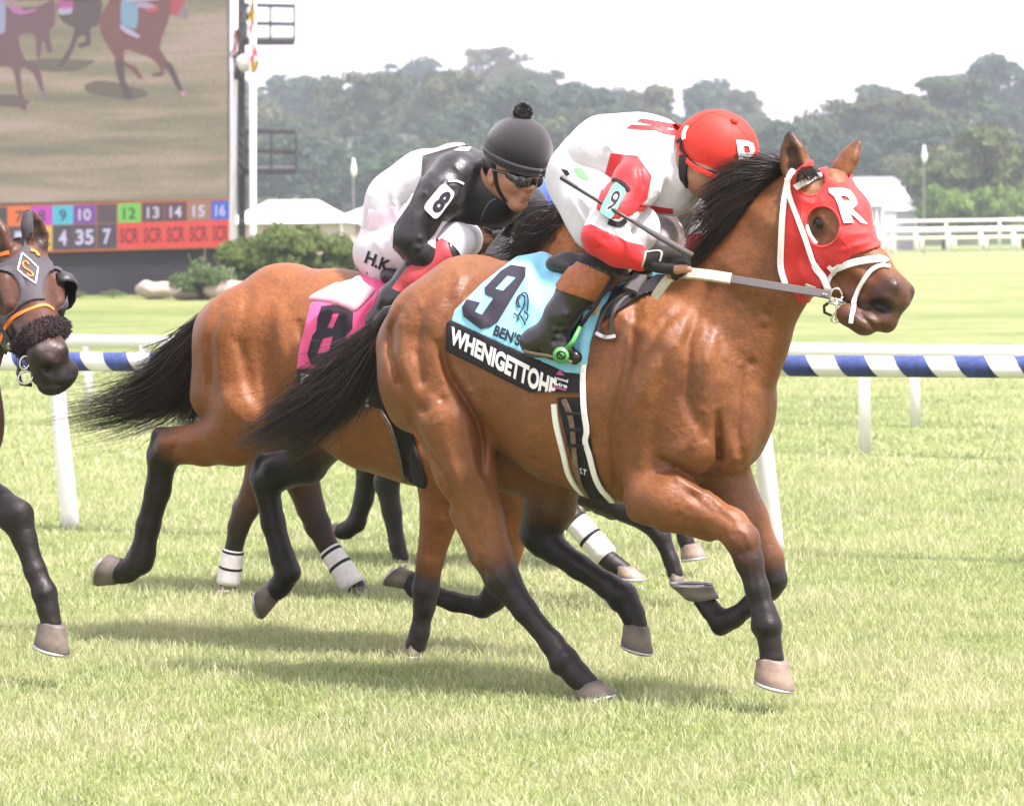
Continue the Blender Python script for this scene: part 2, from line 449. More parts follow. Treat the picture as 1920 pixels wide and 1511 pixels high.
def strap(name, pts, width, bvh, mat, parent=None, thick=.004, off=.002, n=24, wpx=None, prof=None, **k):
    """a flat band following the surface under the photo path pts (px, py); width in metres"""
    bvhs = bvh if isinstance(bvh, (list, tuple)) else [bvh]
    C = []; N = []
    for x, y in spline([(p[0], p[1]) for p in pts], n):
        p, nn = hit_any(bvhs, x, y)
        if p is None: continue
        C.append(p); N.append(nn)
    return band(name, C, N, width, thick, off, mat, parent, **k)
def band(name, C, N, width, thick, off, mat, parent=None, closed=False, smoothn=2, **k):
    C = np.array(C); N = np.array(N)
    for _ in range(smoothn):
        if len(N) > 2: N[1:-1] = (N[:-2] + N[1:-1] * 2 + N[2:]) / 4; C[1:-1] = (C[:-2] + C[1:-1] * 2 + C[2:]) / 4
    V = []; m = len(C)
    wd = width if hasattr(width, '__len__') else [width] * m
    for i in range(m):
        t = C[min(i + 1, m - 1)] - C[max(i - 1, 0)]; t /= np.linalg.norm(t) + 1e-12
        nn = N[i] - t * (N[i] @ t); nn /= np.linalg.norm(nn) + 1e-12; b = np.cross(nn, t)
        c = C[i] + nn * off; w = wd[min(i, len(wd) - 1)] / 2
        for (a, e) in ((-1, 0), (-1, .7), (-.85, 1), (.85, 1), (1, .7), (1, 0)): V.append(c + b * w * a + nn * thick * e)
    F = [(i * 6 + j, i * 6 + (j + 1) % 6, (i + 1) * 6 + (j + 1) % 6, (i + 1) * 6 + j) for i in range(m - 1) for j in range(6)]
    F += [tuple(range(6))[::-1], tuple(range((m - 1) * 6, m * 6))]
    me = mesh(name, np.array(V), F, False)
    bm = bmesh.new(); bm.from_mesh(me); bmesh.ops.recalc_face_normals(bm, faces=bm.faces[:]); bm.to_mesh(me); bm.free()
    return obj(name, me, mat, parent, **k)
def hair(name, guides, count, mat, parent, seg=12, r=.0012, seed=1, spread=.02, jitter=.012, lmin=.65, neigh=True, clump=0, curl=.0):
    """many separate tapering strands between guide curves (arrays of world points, root to tip)"""
    rng = np.random.default_rng(seed)
    G = [np.array(spline(g, seg)) for g in guides]; ng = len(G)
    ts = np.linspace(0, 1, seg)
    V = np.zeros((count, seg, 3, 3), np.float32)
    cl = rng.normal(size=(max(clump, 1), 3)); clp = rng.uniform(0, ng - 1, max(clump, 1))
    for s in range(count):
        if clump:
            c = rng.integers(clump); u = np.clip(clp[c] + rng.normal() * .12, 0, ng - 1.001); base = cl[c] * spread * .9 + rng.normal(size=3) * spread * .35
        else: u = rng.uniform(0, ng - 1.001); base = rng.normal(size=3) * spread
        if neigh: i = int(u); f = u - i; C = G[i] * (1 - f) + G[min(i + 1, ng - 1)] * f
        else: i, j = rng.integers(ng, size=2); f = rng.uniform(); C = G[i] * (1 - f) + G[j] * f
        L = rng.uniform(lmin, 1.03)
        xi = np.clip(ts * L, 0, 1) * (seg - 1); i0 = np.minimum(xi.astype(int), seg - 2); fr_ = (xi - i0)[:, None]
        C = C[i0] * (1 - fr_) + C[i0 + 1] * fr_
        w1, w2 = rng.normal(size=3) * jitter, rng.normal(size=3) * jitter
        C = C + base * (ts[:, None] ** .7 * .8 + .2) + w1 * np.sin(ts * 3.1)[:, None] * ts[:, None] + w2 * (ts ** 2)[:, None] + curl * np.sin(ts * 9 + rng.uniform(0, 6))[:, None] * rng.normal(size=3) * ts[:, None]
        T = np.gradient(C, axis=0); T /= np.linalg.norm(T, axis=1)[:, None] + 1e-9
        a = np.cross(T, rng.normal(size=3)); a /= np.linalg.norm(a, axis=1)[:, None] + 1e-9; b = np.cross(T, a)
        rr = (r * rng.uniform(.7, 1.4) * np.minimum(1, .5 + ts * 4) * (1 - .85 * ts ** 1.5))[:, None]
        for q in range(3):
            an = 2.094 * q; V[s, :, q] = C + rr * (a * math.cos(an) + b * math.sin(an))
    idx = np.arange(count * seg * 3).reshape(count, seg, 3); tone = np.repeat(np.clip(rng.normal(.3, .32, count), 0, 1), seg * 3) * np.tile(np.repeat(.35 + .65 * ts, 3), count)  # tone paints brown highlight streaks and sunlit tips into the strand colour
    F = np.concatenate([np.stack([idx[:, :-1, q], idx[:, :-1, (q + 1) % 3], idx[:, 1:, (q + 1) % 3], idx[:, 1:, q]], -1).reshape(-1, 4) for q in range(3)])
    return obj(name, mesh(name, V.reshape(-1, 3), F, True, {'tone': tone}), mat, parent)
# ------------------------------------------------------------------ ground
rngB = np.random.default_rng(11)
def turf_mat(name, blade=False):
    m = bpy.data.materials.new(name); m.use_nodes = True; n, l = NG(m); p = n['Principled BSDF']
    g = n.new('ShaderNodeNewGeometry')
    t1 = n.new('ShaderNodeTexNoise'); t1.inputs['Scale'].default_value = .55; t1.inputs['Detail'].default_value = 6; l.new(g.outputs['Position'], t1.inputs['Vector'])
    t2 = n.new('ShaderNodeTexNoise'); t2.inputs['Scale'].default_value = 3.2; t2.inputs['Detail'].default_value = 6; l.new(g.outputs['Position'], t2.inputs['Vector'])
    mp = n.new('ShaderNodeMapping'); mp.inputs['Scale'].default_value = (.02, .11, 0); mp.inputs['Rotation'].default_value = (0, 0, -.25); l.new(g.outputs['Position'], mp.inputs['Vector'])
    t3 = n.new('ShaderNodeTexNoise'); t3.inputs['Scale'].default_value = 1; t3.inputs['Detail'].default_value = 5; l.new(mp.outputs[0], t3.inputs['Vector'])
    a = n.new('ShaderNodeMath'); a.operation = 'ADD'; l.new(t1.outputs[0], a.inputs[0]); l.new(t2.outputs[0], a.inputs[1])
    b = n.new('ShaderNodeMath'); b.operation = 'MULTIPLY_ADD'; l.new(t3.outputs[0], b.inputs[0]); b.inputs[1].default_value = 1.5; l.new(a.outputs[0], b.inputs[2])
    r = n.new('ShaderNodeMapRange'); r.inputs[1].default_value = 1.35; r.inputs[2].default_value = 2.15; l.new(b.outputs[0], r.inputs[0])
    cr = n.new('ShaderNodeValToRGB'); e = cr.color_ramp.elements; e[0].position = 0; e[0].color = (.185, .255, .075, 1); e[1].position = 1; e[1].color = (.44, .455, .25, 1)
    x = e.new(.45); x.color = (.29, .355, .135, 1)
    l.new(r.outputs[0], cr.inputs[0])
    if blade:
        at_ = n.new('ShaderNodeAttribute'); at_.attribute_name = 'tone'
        mx = n.new('ShaderNodeMix'); mx.data_type = 'RGBA'; l.new(at_.outputs['Fac'], mx.inputs[0]); l.new(cr.outputs[0], mx.inputs[6]); mx.inputs[7].default_value = (.57, .55, .37, 1); l.new(mx.outputs[2], p.inputs['Base Color'])
        tl = n.new('ShaderNodeBsdfTranslucent'); l.new(mx.outputs[2], tl.inputs[0]); ms = n.new('ShaderNodeMixShader'); ms.inputs[0].default_value = .45
        l.new(p.outputs[0], ms.inputs[1]); l.new(tl.outputs[0], ms.inputs[2]); l.new(ms.outputs[0], n['Material Output'].inputs[0])
    else:
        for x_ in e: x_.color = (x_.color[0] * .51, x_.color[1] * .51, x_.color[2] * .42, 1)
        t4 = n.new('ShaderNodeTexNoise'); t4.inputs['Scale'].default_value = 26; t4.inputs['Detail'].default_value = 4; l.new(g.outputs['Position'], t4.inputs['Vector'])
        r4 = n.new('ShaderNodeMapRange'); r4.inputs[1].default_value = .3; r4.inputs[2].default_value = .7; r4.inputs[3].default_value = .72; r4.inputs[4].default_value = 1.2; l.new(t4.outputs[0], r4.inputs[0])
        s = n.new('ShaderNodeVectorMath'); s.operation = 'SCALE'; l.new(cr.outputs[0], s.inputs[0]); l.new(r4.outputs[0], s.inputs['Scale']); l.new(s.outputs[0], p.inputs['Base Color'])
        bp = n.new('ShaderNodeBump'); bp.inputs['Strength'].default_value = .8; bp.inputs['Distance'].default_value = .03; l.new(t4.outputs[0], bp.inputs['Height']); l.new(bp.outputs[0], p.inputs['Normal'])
    p.inputs['Roughness'].default_value = .75; p.inputs['Specular IOR Level'].default_value = .25
    return m
# one sheet: flat track and infield, then the wooded hillside
SKX = [300, 480, 560, 600, 700, 830, 870, 940, 1000, 1100, 1200, 1260, 1320, 1400, 1430, 1470, 1540, 1580, 1620, 1700, 1760, 1800, 1870, 1960, 2200]
SKY = [150, 128, 124, 142, 130, 132, 106, 108, 132, 150, 152, 165, 140, 160, 205, 216, 218, 205, 180, 150, 180, 140, 142, 165, 150]
def hill_h(x, y):
    px = np.clip(960 + 6000 * x / np.maximum(y, 1), 0, 2400)
    top = np.interp(px, SKX, SKY); hz = 445 - (px - 960) * .014
    H = (hz - top) * .1 - 11.6 + CAM_H
    return H * np.clip((y - 330) / 270, 0, 1.15) ** .8
ys = np.concatenate([[-12, 0, 6, 9, 12, 16, 22, 30, 45, 70, 110, 160, 230, 300, 330], np.arange(350, 641, 20), [700, 900]])
us = np.linspace(-1, 1, 61); V = []
for y in ys:
    for u in us:
        w = max(30, abs(y) * .5); x = u * w; z = float(hill_h(np.array(x), np.array(y))) if y > 330 else 0.0
        V.append((x, y, z))
n_ = len(us); F_ = [(i * n_ + j, i * n_ + j + 1, (i + 1) * n_ + j + 1, (i + 1) * n_ + j) for i in range(len(ys) - 1) for j in range(n_ - 1)]
V = np.array(V); F_ = np.array(F_); cut = (len(ys) - (ys > 331).sum() - 1) * (n_ - 1)
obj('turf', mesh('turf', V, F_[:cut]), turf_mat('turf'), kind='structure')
obj('hillside', mesh('hillside', V, F_[cut:]), principled('forest_floor', (.045, .060, .028), .9, .1, noise=.4, nscale=.2), kind='structure')
# grass blades near the camera, thinning out with distance
def blades(y0, y1, count, hmin, hmax, wid, seed):
    r = np.random.default_rng(seed); y = y0 + (y1 - y0) * r.random(count) ** 1.15; x = (r.random(count) * 2 - 1) * (y * .165 + 1.3)
    cl = np.sin(x * 3.1 + np.sin(y * 2.3) * 2) * np.sin(y * 1.7 + np.cos(x * 1.9) * 2)
    h = (hmin + (hmax - hmin) * r.random(count) ** 1.6) * (1 + .35 * cl); a = r.random(count) * 6.283; w = wid * (.6 + .8 * r.random(count))
    lx, ly = r.normal(size=count) * .45 * h, r.normal(size=count) * .45 * h
    dx, dy = np.cos(a) * w, np.sin(a) * w; V = np.zeros((count, 5, 3), np.float32)
    V[:, 0] = np.stack([x - dx, y - dy, 0 * x], 1); V[:, 1] = np.stack([x + dx, y + dy, 0 * x], 1)
    V[:, 2] = np.stack([x + dx * .8 + lx * .35, y + dy * .8 + ly * .35, h * .6], 1); V[:, 3] = np.stack([x - dx * .8 + lx * .35, y - dy * .8 + ly * .35, h * .6], 1)
    V[:, 4] = np.stack([x + lx, y + ly, h], 1)
    i = np.arange(count)[:, None] * 5; T = np.concatenate([i + [0, 1, 2], i + [0, 2, 3], i + [3, 2, 4]]) if y0 < 12 else i + [0, 1, 4]
    tone = np.clip(r.normal(.22, .26, count) + .18 * cl, 0, 1); dead = r.random(count) < .10; tone[dead] = 1
    return V.reshape(-1, 3), T, np.repeat(tone, 5)
Vs, Ts, Cs = [], [], []; off = 0
for y0, y1, c_, h0, h1, w_, sd_ in ((8.1, 13, 235000, .014, .044, 0.0018, 1), (13, 20, 130000, .018, .048, .0032, 2), (20, 42, 70000, .022, .055, .007, 3)):
    v, t, c = blades(y0, y1, c_, h0, h1, w_, sd_); Vs.append(v); Ts.append(t + off); Cs.append(c); off += len(v)
gm = mesh('grass', np.concatenate(Vs), np.concatenate(Ts), True, {'tone': np.concatenate(Cs)})
obj('grass', gm, turf_mat('grass_blade', True), label='thick pale green and straw coloured grass of the turf course', kind='stuff')
# ------------------------------------------------------------------ running rails
M_RAIL = principled('white_rail_plastic', (.80, .80, .79), .45, .4, noise=.04, nscale=6)
M_RBLUE = principled('blue_rail_paint', (.055, .085, .25), .6, .3, noise=.4, nscale=18)
M_CREAMP = principled('cream_paint', (.74, .66, .46), .55, .35)
def rail_line(label, pA, pB, h, r, post_at, group=None, post_r=.04, lean=0., back=.3, stripes=False, mat=M_RAIL, goose=True):
    A, B = np.array([*pA, 0.]), np.array([*pB, 0.]); d = unit(B - A); nrm = np.array([-d[1], d[0], 0])   # nrm points away from the camera
    if nrm[1] < 0: nrm = -nrm
    t = thing('running_rail', label, 'rail', (A + B) / 2, group)
    mb = MB(); mb.tube([A + [0, 0, h], B + [0, 0, h]], r, 20); mb.build('rail', mat, t, True)
    src = None
    for s in post_at:
        base = A + d * s
        if src is None:
            mb = MB()
            if goose: q = spline([[0, 0, -.02], list(d * lean * .42 + np.array([0, 0, h * .45])), *[list(d * lean * .8 + np.array([0, 0, h * .86])), list(d * lean - nrm * back * .5 + np.array([0, 0, h * .985])), list(d * lean - nrm * back + np.array([0, 0, h]))]], 16)
            else: q = [np.array([0, 0, -.02]), np.array([0, 0, h])]
            mb.tube(q, [post_r] * len(q) if not goose else list(np.linspace(post_r * 1.12, post_r * .85, len(q))), 14)
            src = mesh('post', np.array(mb.V), mb.F, True)
        o = bpy.data.objects.new('post', src); COL.objects.link(o); o.parent = t; o.matrix_parent_inverse = t.matrix_world.inverted(); o.location = tuple(base + nrm * back)
        if not src.materials: src.materials.append(mat)
    if stripes:
        R2 = r + .0025; V = []; na = 10
        L0 = .148
        for i in range(na + 1):
            a = R_(-62 + 190 * i / na)             # from below the front to over the top
            rad = -nrm * math.cos(a) + np.array([0, 0, math.sin(a)])
            for e in (-L0 / 2, L0 / 2): V.append(rad * R2 + d * (e - (a / 3.3) * .10))
        F_ = [(2 * i, 2 * i + 1, 2 * i + 3, 2 * i + 2) for i in range(na)]
        sm = mesh('blue_stripe', np.array(V), F_, True); sm.materials.append(M_RBLUE)
        L = np.linalg.norm(B - A); k = .1
        while k < L:
            o = bpy.data.objects.new('blue_stripe', sm); COL.objects.link(o); o.parent = t; o.matrix_parent_inverse = t.matrix_world.inverted(); o.location = tuple(A + d * k + np.array([0, 0, h])); k += .287
    return t
def line_px(pxa, za, pxb, zb, ext):
    a = np.array([(pxa - 960) / 6000 * za, za]); b = np.array([(pxb - 960) / 6000 * zb, zb]); d = (b - a) / np.linalg.norm(b - a)
    return a - d * ext, b + d * ext, np.linalg.norm(b - a)
a, b, L = line_px(150, 16.6, 1430, 14.9, 5.0)
rail_line('white running rail striped with blue on leaning posts just behind the horses', a, b, .885, .049, [4.83 - L, 4.83, 5.0 + L], post_r=.042, lean=-.10, back=.14, stripes=True)
a, b, L = line_px(272, 25.8, 1622, 21.6, 7.0)
rail_line('plain white running rail right behind the blue striped one', a, b, .70, .048, [7 - 5.4, 7 - .95, 7., 7 + L, 7 + L + 6.5], post_r=.04, back=.0, goose=False)
a, b, L = line_px(8, 29.5, 1717, 24.6, 7.0)
rail_line('low white running rail behind the plain white one', a, b, .585, .04, [7 - 3., 7 + 1.0, 7. + L, 7 + L + 5], post_r=.04, back=.0, goose=False)
a, b = (8, 228), (60, 226)
rail_line('cream painted far fence of one rail on the far side of the infield', a, b, 1.02, .11, list(np.arange(1, 52, 2.25)), post_r=.15, back=0, goose=False, mat=M_CREAMP)
rail_line('white far running rail with thick top bar behind the cream fence', (8, 239), (62, 237), 1.58, .20, list(np.arange(0.6, 53, 2.4)), post_r=.16, back=0, goose=False)
rail_line('thin white far running rail behind the thick topped one', (8, 243), (62, 241), 2.28, .10, list(np.arange(1, 53, 4.)), post_r=.08, back=0, goose=False)
# ------------------------------------------------------------------ video board
FB = Frame(200, 552, 92, 0.0); PB = lambda x, y, n=0.: FB.wor(FB.P(x, y, n))
def emit_mat(name, rgb, s=1.0):
    return principled(name, (.02, .02, .02), .6, .2, emit=rgb, estr=s)
def srgb(r, g, b): f = lambda c: (c / 255 / 12.92) if c < 10 else ((c / 255 + .055) / 1.055) ** 2.4; return (f(r), f(g), f(b))
K_LED = .92 / 2 ** scene.view_settings.exposure
def lit(r, g, b, k=None): c = srgb(r, g, b); k = K_LED if k is None else k; return emit_mat('lit_%d_%d_%d' % (r, g, b), tuple(v * k for v in c))
board = thing('video_board', 'huge outdoor video board replaying the race above a row of coloured tote cells', 'video board', PB(120, 552))
def slab(name, poly, n0, n1, mat, parent, **k):
    mb = MB(); mb.prism([PB(x, y, n1) for x, y in poly], [PB(x, y, n0) for x, y in poly]); o = mb.build(name, mat, parent, **k)
    bm = bmesh.new(); bm.from_mesh(o.data); bmesh.ops.recalc_face_normals(bm, faces=bm.faces[:]); bm.to_mesh(o.data); bm.free(); return o
M_WALLD = principled('dark_grey_panel', (.036, .032, .042), .8, .2, noise=.08, nscale=2)
M_FRAMED = principled('dark_frame', (.03, .028, .032), .6, .3)
slab('base_wall', [(-500, 478), (428, 468), (428, 566), (-500, 566)], -1.5, 0.0, M_WALLD, board)
slab('cabinet', [(-500, -560), (431, -560), (431, 468), (-500, 478)], -2.5, .10, M_FRAMED, board)
scr_m = bpy.data.materials.new('screen_grass'); scr_m.use_nodes = True; n, l = NG(scr_m); p = n['Principled BSDF']
tc = n.new('ShaderNodeTexCoord'); mp = n.new('ShaderNodeMapping'); mp.inputs['Scale'].default_value = (.16, 1, 1.5); mp.inputs['Rotation'].default_value = (0, .10, 0); l.new(tc.outputs['Object'], mp.inputs['Vector'])
t = n.new('ShaderNodeTexNoise'); t.inputs['Scale'].default_value = 1.3; t.inputs['Detail'].default_value = 6; l.new(mp.outputs[0], t.inputs['Vector'])
cr = n.new('ShaderNodeValToRGB'); e = cr.color_ramp.elements; e[0].position = .33; e[0].color = (*[v * K_LED for v in srgb(118, 110, 88)], 1); e[1].position = .66; e[1].color = (*[v * K_LED for v in srgb(182, 158, 140)], 1); x = e.new(.5); x.color = (*[v * K_LED for v in srgb(148, 134, 102)], 1)
g_ = n.new('ShaderNodeTexNoise'); g_.inputs['Scale'].default_value = 9; g_.inputs['Detail'].default_value = 8; l.new(tc.outputs['Object'], g_.inputs['Vector']); ga = n.new('ShaderNodeMath'); ga.operation = 'MULTIPLY_ADD'; l.new(g_.outputs[0], ga.inputs[0]); ga.inputs[1].default_value = .35; l.new(t.outputs[0], ga.inputs[2]); gs = n.new('ShaderNodeMath'); gs.operation = 'SUBTRACT'; l.new(ga.outputs[0], gs.inputs[0]); gs.inputs[1].default_value = .175
l.new(gs.outputs[0], cr.inputs[0]); l.new(cr.outputs[0], p.inputs['Emission Color']); p.inputs['Emission Strength'].default_value = 1; p.inputs['Base Color'].default_value = (.02, .02, .02, 1)
screen = slab('screen', [(-490, -550), (426, -550), (428, 373), (-490, 392)], .10, .16, scr_m, board)
zs = lambda pts: [(x / 4.364, y / 4.364) for x, y in pts]
def rounded(pts):
    P = np.array(pts, float); n_ = len(P); out = []
    for i in range(n_):
        a, b, c, d = P[i - 1], P[i], P[(i + 1) % n_], P[(i + 2) % n_]
        for u in (0, .33, .67): out.append(.5 * (2 * b + (c - a) * u * .7 + (2 * b * 0 + (6 * c - 6 * b - 2 * .7 * (c - a) - .7 * (d - b))) * u * u + (4 * b - 4 * c + .7 * (c - a) + .7 * (d - b)) * u ** 3))
    return out
def pic(name, pts, col, k=.17): slab(name, zs(rounded(pts)), .16, k, lit(*[int(v * .82 + w * .18) for v, w in zip(col, (150, 135, 112))]), screen)
BR, DK, LG = (124, 72, 74), (86, 66, 72), (82, 66, 74)
pic('picture_shadow', [(690, 700), (800, 660), (960, 680), (1180, 740), (1200, 790), (1060, 815), (860, 790), (720, 760)], (108, 96, 84), .165)
pic('picture_shadow', [(210, 500), (420, 480), (640, 490), (780, 500), (640, 580), (420, 590), (250, 560)], (110, 100, 88), .165)
pic('picture_shadow', [(-40, 780), (120, 780), (240, 830), (180, 880), (-40, 860)], (104, 92, 84), .165)
pic('picture_horse', [(-60, 0), (60, 60), (300, 60), (440, 0), (450, 200), (400, 260), (430, 420), (390, 430), (350, 330), (330, 470), (300, 470), (280, 280), (150, 300), (200, 480), (320, 560), (360, 740), (330, 740), (270, 600), (170, 560), (190, 800), (220, 890), (170, 890), (100, 560), (-60, 520)], (116, 76, 88), .17)
pic('picture_horse', [(480, 0), (820, 0), (820, 130), (800, 210), (740, 240), (740, 370), (650, 390), (640, 360), (700, 340), (690, 290), (640, 310), (590, 430), (520, 540), (470, 545), (560, 400), (610, 240), (520, 190), (480, 120)], DK, .17)
pic('picture_horse', [(890, 30), (1000, 10), (1400, 0), (1390, 130), (1330, 300), (1310, 400), (1370, 500), (1430, 590), (1490, 730), (1460, 735), (1390, 600), (1340, 560), (1340, 620), (1250, 630), (1245, 605), (1310, 590), (1300, 540), (1220, 470), (1030, 410), (1020, 500), (1110, 550), (1165, 640), (1140, 650), (1090, 590), (1005, 540), (1020, 650), (1080, 800), (1030, 800), (970, 640), (940, 480), (830, 280), (815, 150)], (126, 70, 72), .18)
pic('picture_leg', [(940, 500), (1010, 500), (1025, 660), (1090, 800), (1030, 805), (965, 640)], LG, .19); pic('picture_leg', [(1340, 510), (1400, 520), (1440, 600), (1495, 735), (1455, 735), (1390, 610)], LG, .19)
pic('picture_cloth', [(1000, 0), (1110, 0), (1130, 120), (1110, 240), (1000, 200), (985, 130)], (130, 178, 214), .19); pic('picture_band', [(985, 200), (1020, 215), (1140, 290), (1130, 315), (1040, 280), (985, 235)], (196, 190, 224), .19)
pic('picture_cloth', [(480, 0), (590, 0), (590, 70), (480, 75)], (200, 80, 160), .19); pic('picture_band', [(480, 72), (590, 66), (580, 115), (490, 122)], (196, 190, 224), .19)
pic('picture_sleeve', [(80, 60), (150, 50), (200, 90), (290, 75), (280, 100), (170, 125), (100, 105)], (196, 112, 184), .19); pic('picture_sleeve', [(1060, 20), (1200, 20), (1290, 65), (1280, 90), (1200, 100), (1190, 70), (1090, 60)], (190, 170, 205), .19)
pic('picture_sleeve', [(1200, 72), (1290, 62), (1280, 92), (1210, 105)], (226, 60, 70), .2); pic('picture_hood', [(1405, 0), (1500, 0), (1500, 60), (1450, 130), (1400, 110)], (200, 62, 84), .19); pic('picture_head', [(1500, 40), (1535, 110), (1530, 165), (1510, 160), (1460, 110)], (150, 128, 150), .2)
pic('picture_cloth', [(-30, 0), (40, 0), (40, 260), (-30, 260)], (170, 170, 214), .19); pic('picture_hoof', [(1480, 755), (1510, 745), (1522, 775), (1500, 795), (1482, 785)], (214, 160, 200), .2); pic('picture_hoof', [(345, 740), (380, 750), (375, 800), (350, 800)], (150, 120, 140), .2)
pic('picture_horse', [(890, 32), (905, -60), (990, -110), (1230, -90), (1330, -210), (1440, -230), (1530, -60), (1500, 2), (1400, 2), (1000, 12)], (126, 70, 72), .18)
pic('picture_rider', [(1000, 2), (985, -120), (1060, -260), (1200, -330), (1290, -300), (1260, -200), (1290, -60), (1290, 2)], (214, 204, 222), .195); pic('picture_cap', [(1230, -320), (1280, -380), (1350, -350), (1350, -290), (1290, -280)], (214, 60, 60), .2)
pic('picture_horse', [(480, 2), (470, -80), (560, -120), (700, -100), (780, -220), (880, -220), (960, -90), (900, -50), (820, 2)], (86, 66, 72), .17); pic('picture_rider', [(500, 2), (520, -160), (640, -280), (720, -250), (700, -120), (640, 2)], (66, 58, 66), .195)
pic('picture_horse', [(-60, 2), (-40, -90), (100, -110), (260, -100), (340, -200), (430, -190), (520, -70), (440, 2)], (116, 76, 88), .165); pic('picture_rider', [(-20, 2), (20, -160), (150, -260), (230, -230), (200, -90), (150, 2)], (196, 130, 190), .195)
# tote cells
cols = [(-34, 13, 'GRY', '6', 'D', '3'), (15, 57, (250, 120, 40), '7', 'D', '1'), (59, 98, (214, 60, 200), '8', (240, 196, 70), '-2'), (98.5, 137, (70, 200, 226), '9', 'D', '4'), (137.5, 180, (124, 66, 160), '10', 'D', '35'), (182, 219, (84, 72, 80), '11', 'D', '7'),
        (221, 264, (124, 214, 84), '12', 'R', 'SCR'), (266, 308, (92, 64, 72), '13', 'R', 'SCR'), (309, 350, (98, 60, 70), '14', 'R', 'SCR'), (352, 393, (168, 128, 104), '15', 'R', 'SCR'), (396, 430, (62, 104, 214), '16', 'R', 'SCR')]
ty = lambda x: 389 - x * .030; my = lambda x: 425.5 - x * .031; by = lambda x: 472 - x * .027
slab('tote_frame', [(-490, ty(-490) - 4), (431, ty(431) - 4), (431, by(431) + 4), (-490, by(-490) + 4)], .10, .13, lit(206, 110, 66), board)
plane_n = None
def flat_text(name, s, x0, x1, y0, y1, n, mat, parent, bold=.02):
    bm = text_mesh2d(s, bold); xs = [v.co.x for v in bm.verts]; ys_ = [v.co.y for v in bm.verts]; a, b, c, d = min(xs), max(xs), min(ys_), max(ys_)
    for v in bm.verts:
        u = (v.co.x - a) / (b - a); w = (d - v.co.y) / (d - c); x = x0 + (x1 - x0) * u; v.co = Vector(PB(x, y0 + (y1 - y0) * w - (x - x0) * .03, n))
    bmesh.ops.recalc_face_normals(bm, faces=bm.faces[:])
    me = bpy.data.meshes.new(name); bm.to_mesh(me); bm.free(); return obj(name, me, mat, parent)
for x0, x1, c, t1, lo_c, t2 in cols:
    top = (70, 62, 66) if c == 'GRY' else c; low = {'D': (72, 62, 72), 'R': (250, 70, 66)}.get(lo_c, lo_c)
    o = slab('tote_cell', [(x0, ty(x0)), (x1, ty(x1)), (x1, my(x1) - .6), (x0, my(x0) - .6)], .13, .17, lit(*top), board)
    dark = t1 in ('7', '8', '9', '12', '11'); w = x1 - x0; h_ = my(x0) - ty(x0)
    tw = .22 if len(t1) == 1 else .34; cx = (x0 + x1) / 2
    flat_text('number', t1, cx - w * tw * .8, cx + w * tw * .8, ty(x0) + h_ * .2, ty(x0) + h_ * .8, .185, lit(96, 58, 70) if t1 == '11' else (lit(70, 50, 60) if dark else lit(226, 216, 240)), o)
    o = slab('tote_cell', [(x0, my(x0) + .6), (x1, my(x1) + .6), (x1, by(x1)), (x0, by(x0))], .13, .17, lit(*low), board)
    h_ = by(x0) - my(x0); tw = {1: .2, 2: .4, 3: .42}[len(t2)]
    flat_text('odds', t2, cx - w * tw, cx + w * tw, my(x0) + h_ * .2, my(x0) + h_ * .82, .185, lit(120, 36, 42) if t2 == 'SCR' else (lit(90, 66, 50) if lo_c not in ('D', 'R') else lit(222, 212, 246)), o, .03)
# poles, flags and camera platforms beside the board
M_POLE = principled('white_pole_paint', (.78, .76, .76), .5, .4); M_DSTEEL = principled('dark_steel', (.035, .032, .036), .55, .4)
P88 = lambda x, y, z=88.: at(x, y, z)
def pole(label, x0, x1, ytop, ybot, z, r, mat, name='flag_pole', cat='pole'):
    b = at(x1, ybot, z); t_ = at(x0, ytop, z); t = thing(name, label, cat, (b[0], b[1], 0)); mb = MB(); mb.tube([[b[0], b[1], 0], b, t_], r, 12); mb.build('shaft', mat, t, True)
    mb = MB(); mb.tube([[b[0], b[1], 0], [b[0], b[1], .15]], r * 1.8, 12); mb.build('foot', mat, t); return t
pole('white flag pole touching the edge of the video board', 440, 436, -160, 470, 89, .095, M_POLE)
pole('white flag pole standing a little way from the video board', 474, 474, -160, 440, 87, .09, M_POLE)
mast = thing('mast', 'black steel lattice mast with two railed platforms beside the video board', 'mast', (at(453, 440, 88)[0], 88, 0))
for dx in (-4, 3):
    mb = MB(); b = at(452 + dx, 440, 88); mb.tube([[b[0], b[1], 0], at(453 + dx, -160, 88)], .05, 8); mb.build('leg', M_DSTEEL, mast)
mb = MB()
for k in range(30): mb.tube([at(448, -160 + k * 20, 88), at(456, -150 + k * 20, 88)], .03, 6)
mb.build('lacing', M_DSTEEL, mast)
def cage(x0, x1, y0, y1):
    c = obj('platform', None, None, mast); z0, z1 = 87.2, 89.0
    bpy.data.objects.remove(c)
    mb = MB(); q = [at(x0, y1, z0), at(x1, y1, z0), at(x1, y1 - 5, z1), at(x0, y1 - 5, z1)]; mb.prism([p + [0, 0, .08] for p in q], [p - [0, 0, .08] for p in q]); mb.build('platform', M_DSTEEL, mast)
    mb = MB()
    for z, dy in ((z0, 0), (z1, -4)):
        for yy in (y0, (y0 + y1) / 2): mb.tube([at(x0, yy + dy, z), at(x1, yy + dy + 2, z)], .028, 6)
        for xx in (x0 + 4, (x0 + x1) / 2 + 2, x1): mb.tube([at(xx, y0 + dy, z), at(xx, y1 + dy, z)], .03, 6)
    for yy in (y0, (y0 + y1) / 2): mb.tube([at(x1, yy + 2, z0), at(x1, yy - 2, z1)], .028, 6)
    mb.build('guard_rail', M_DSTEEL, mast)
cage(458, 552, 12, 80); cage(458, 555, 248, 322)
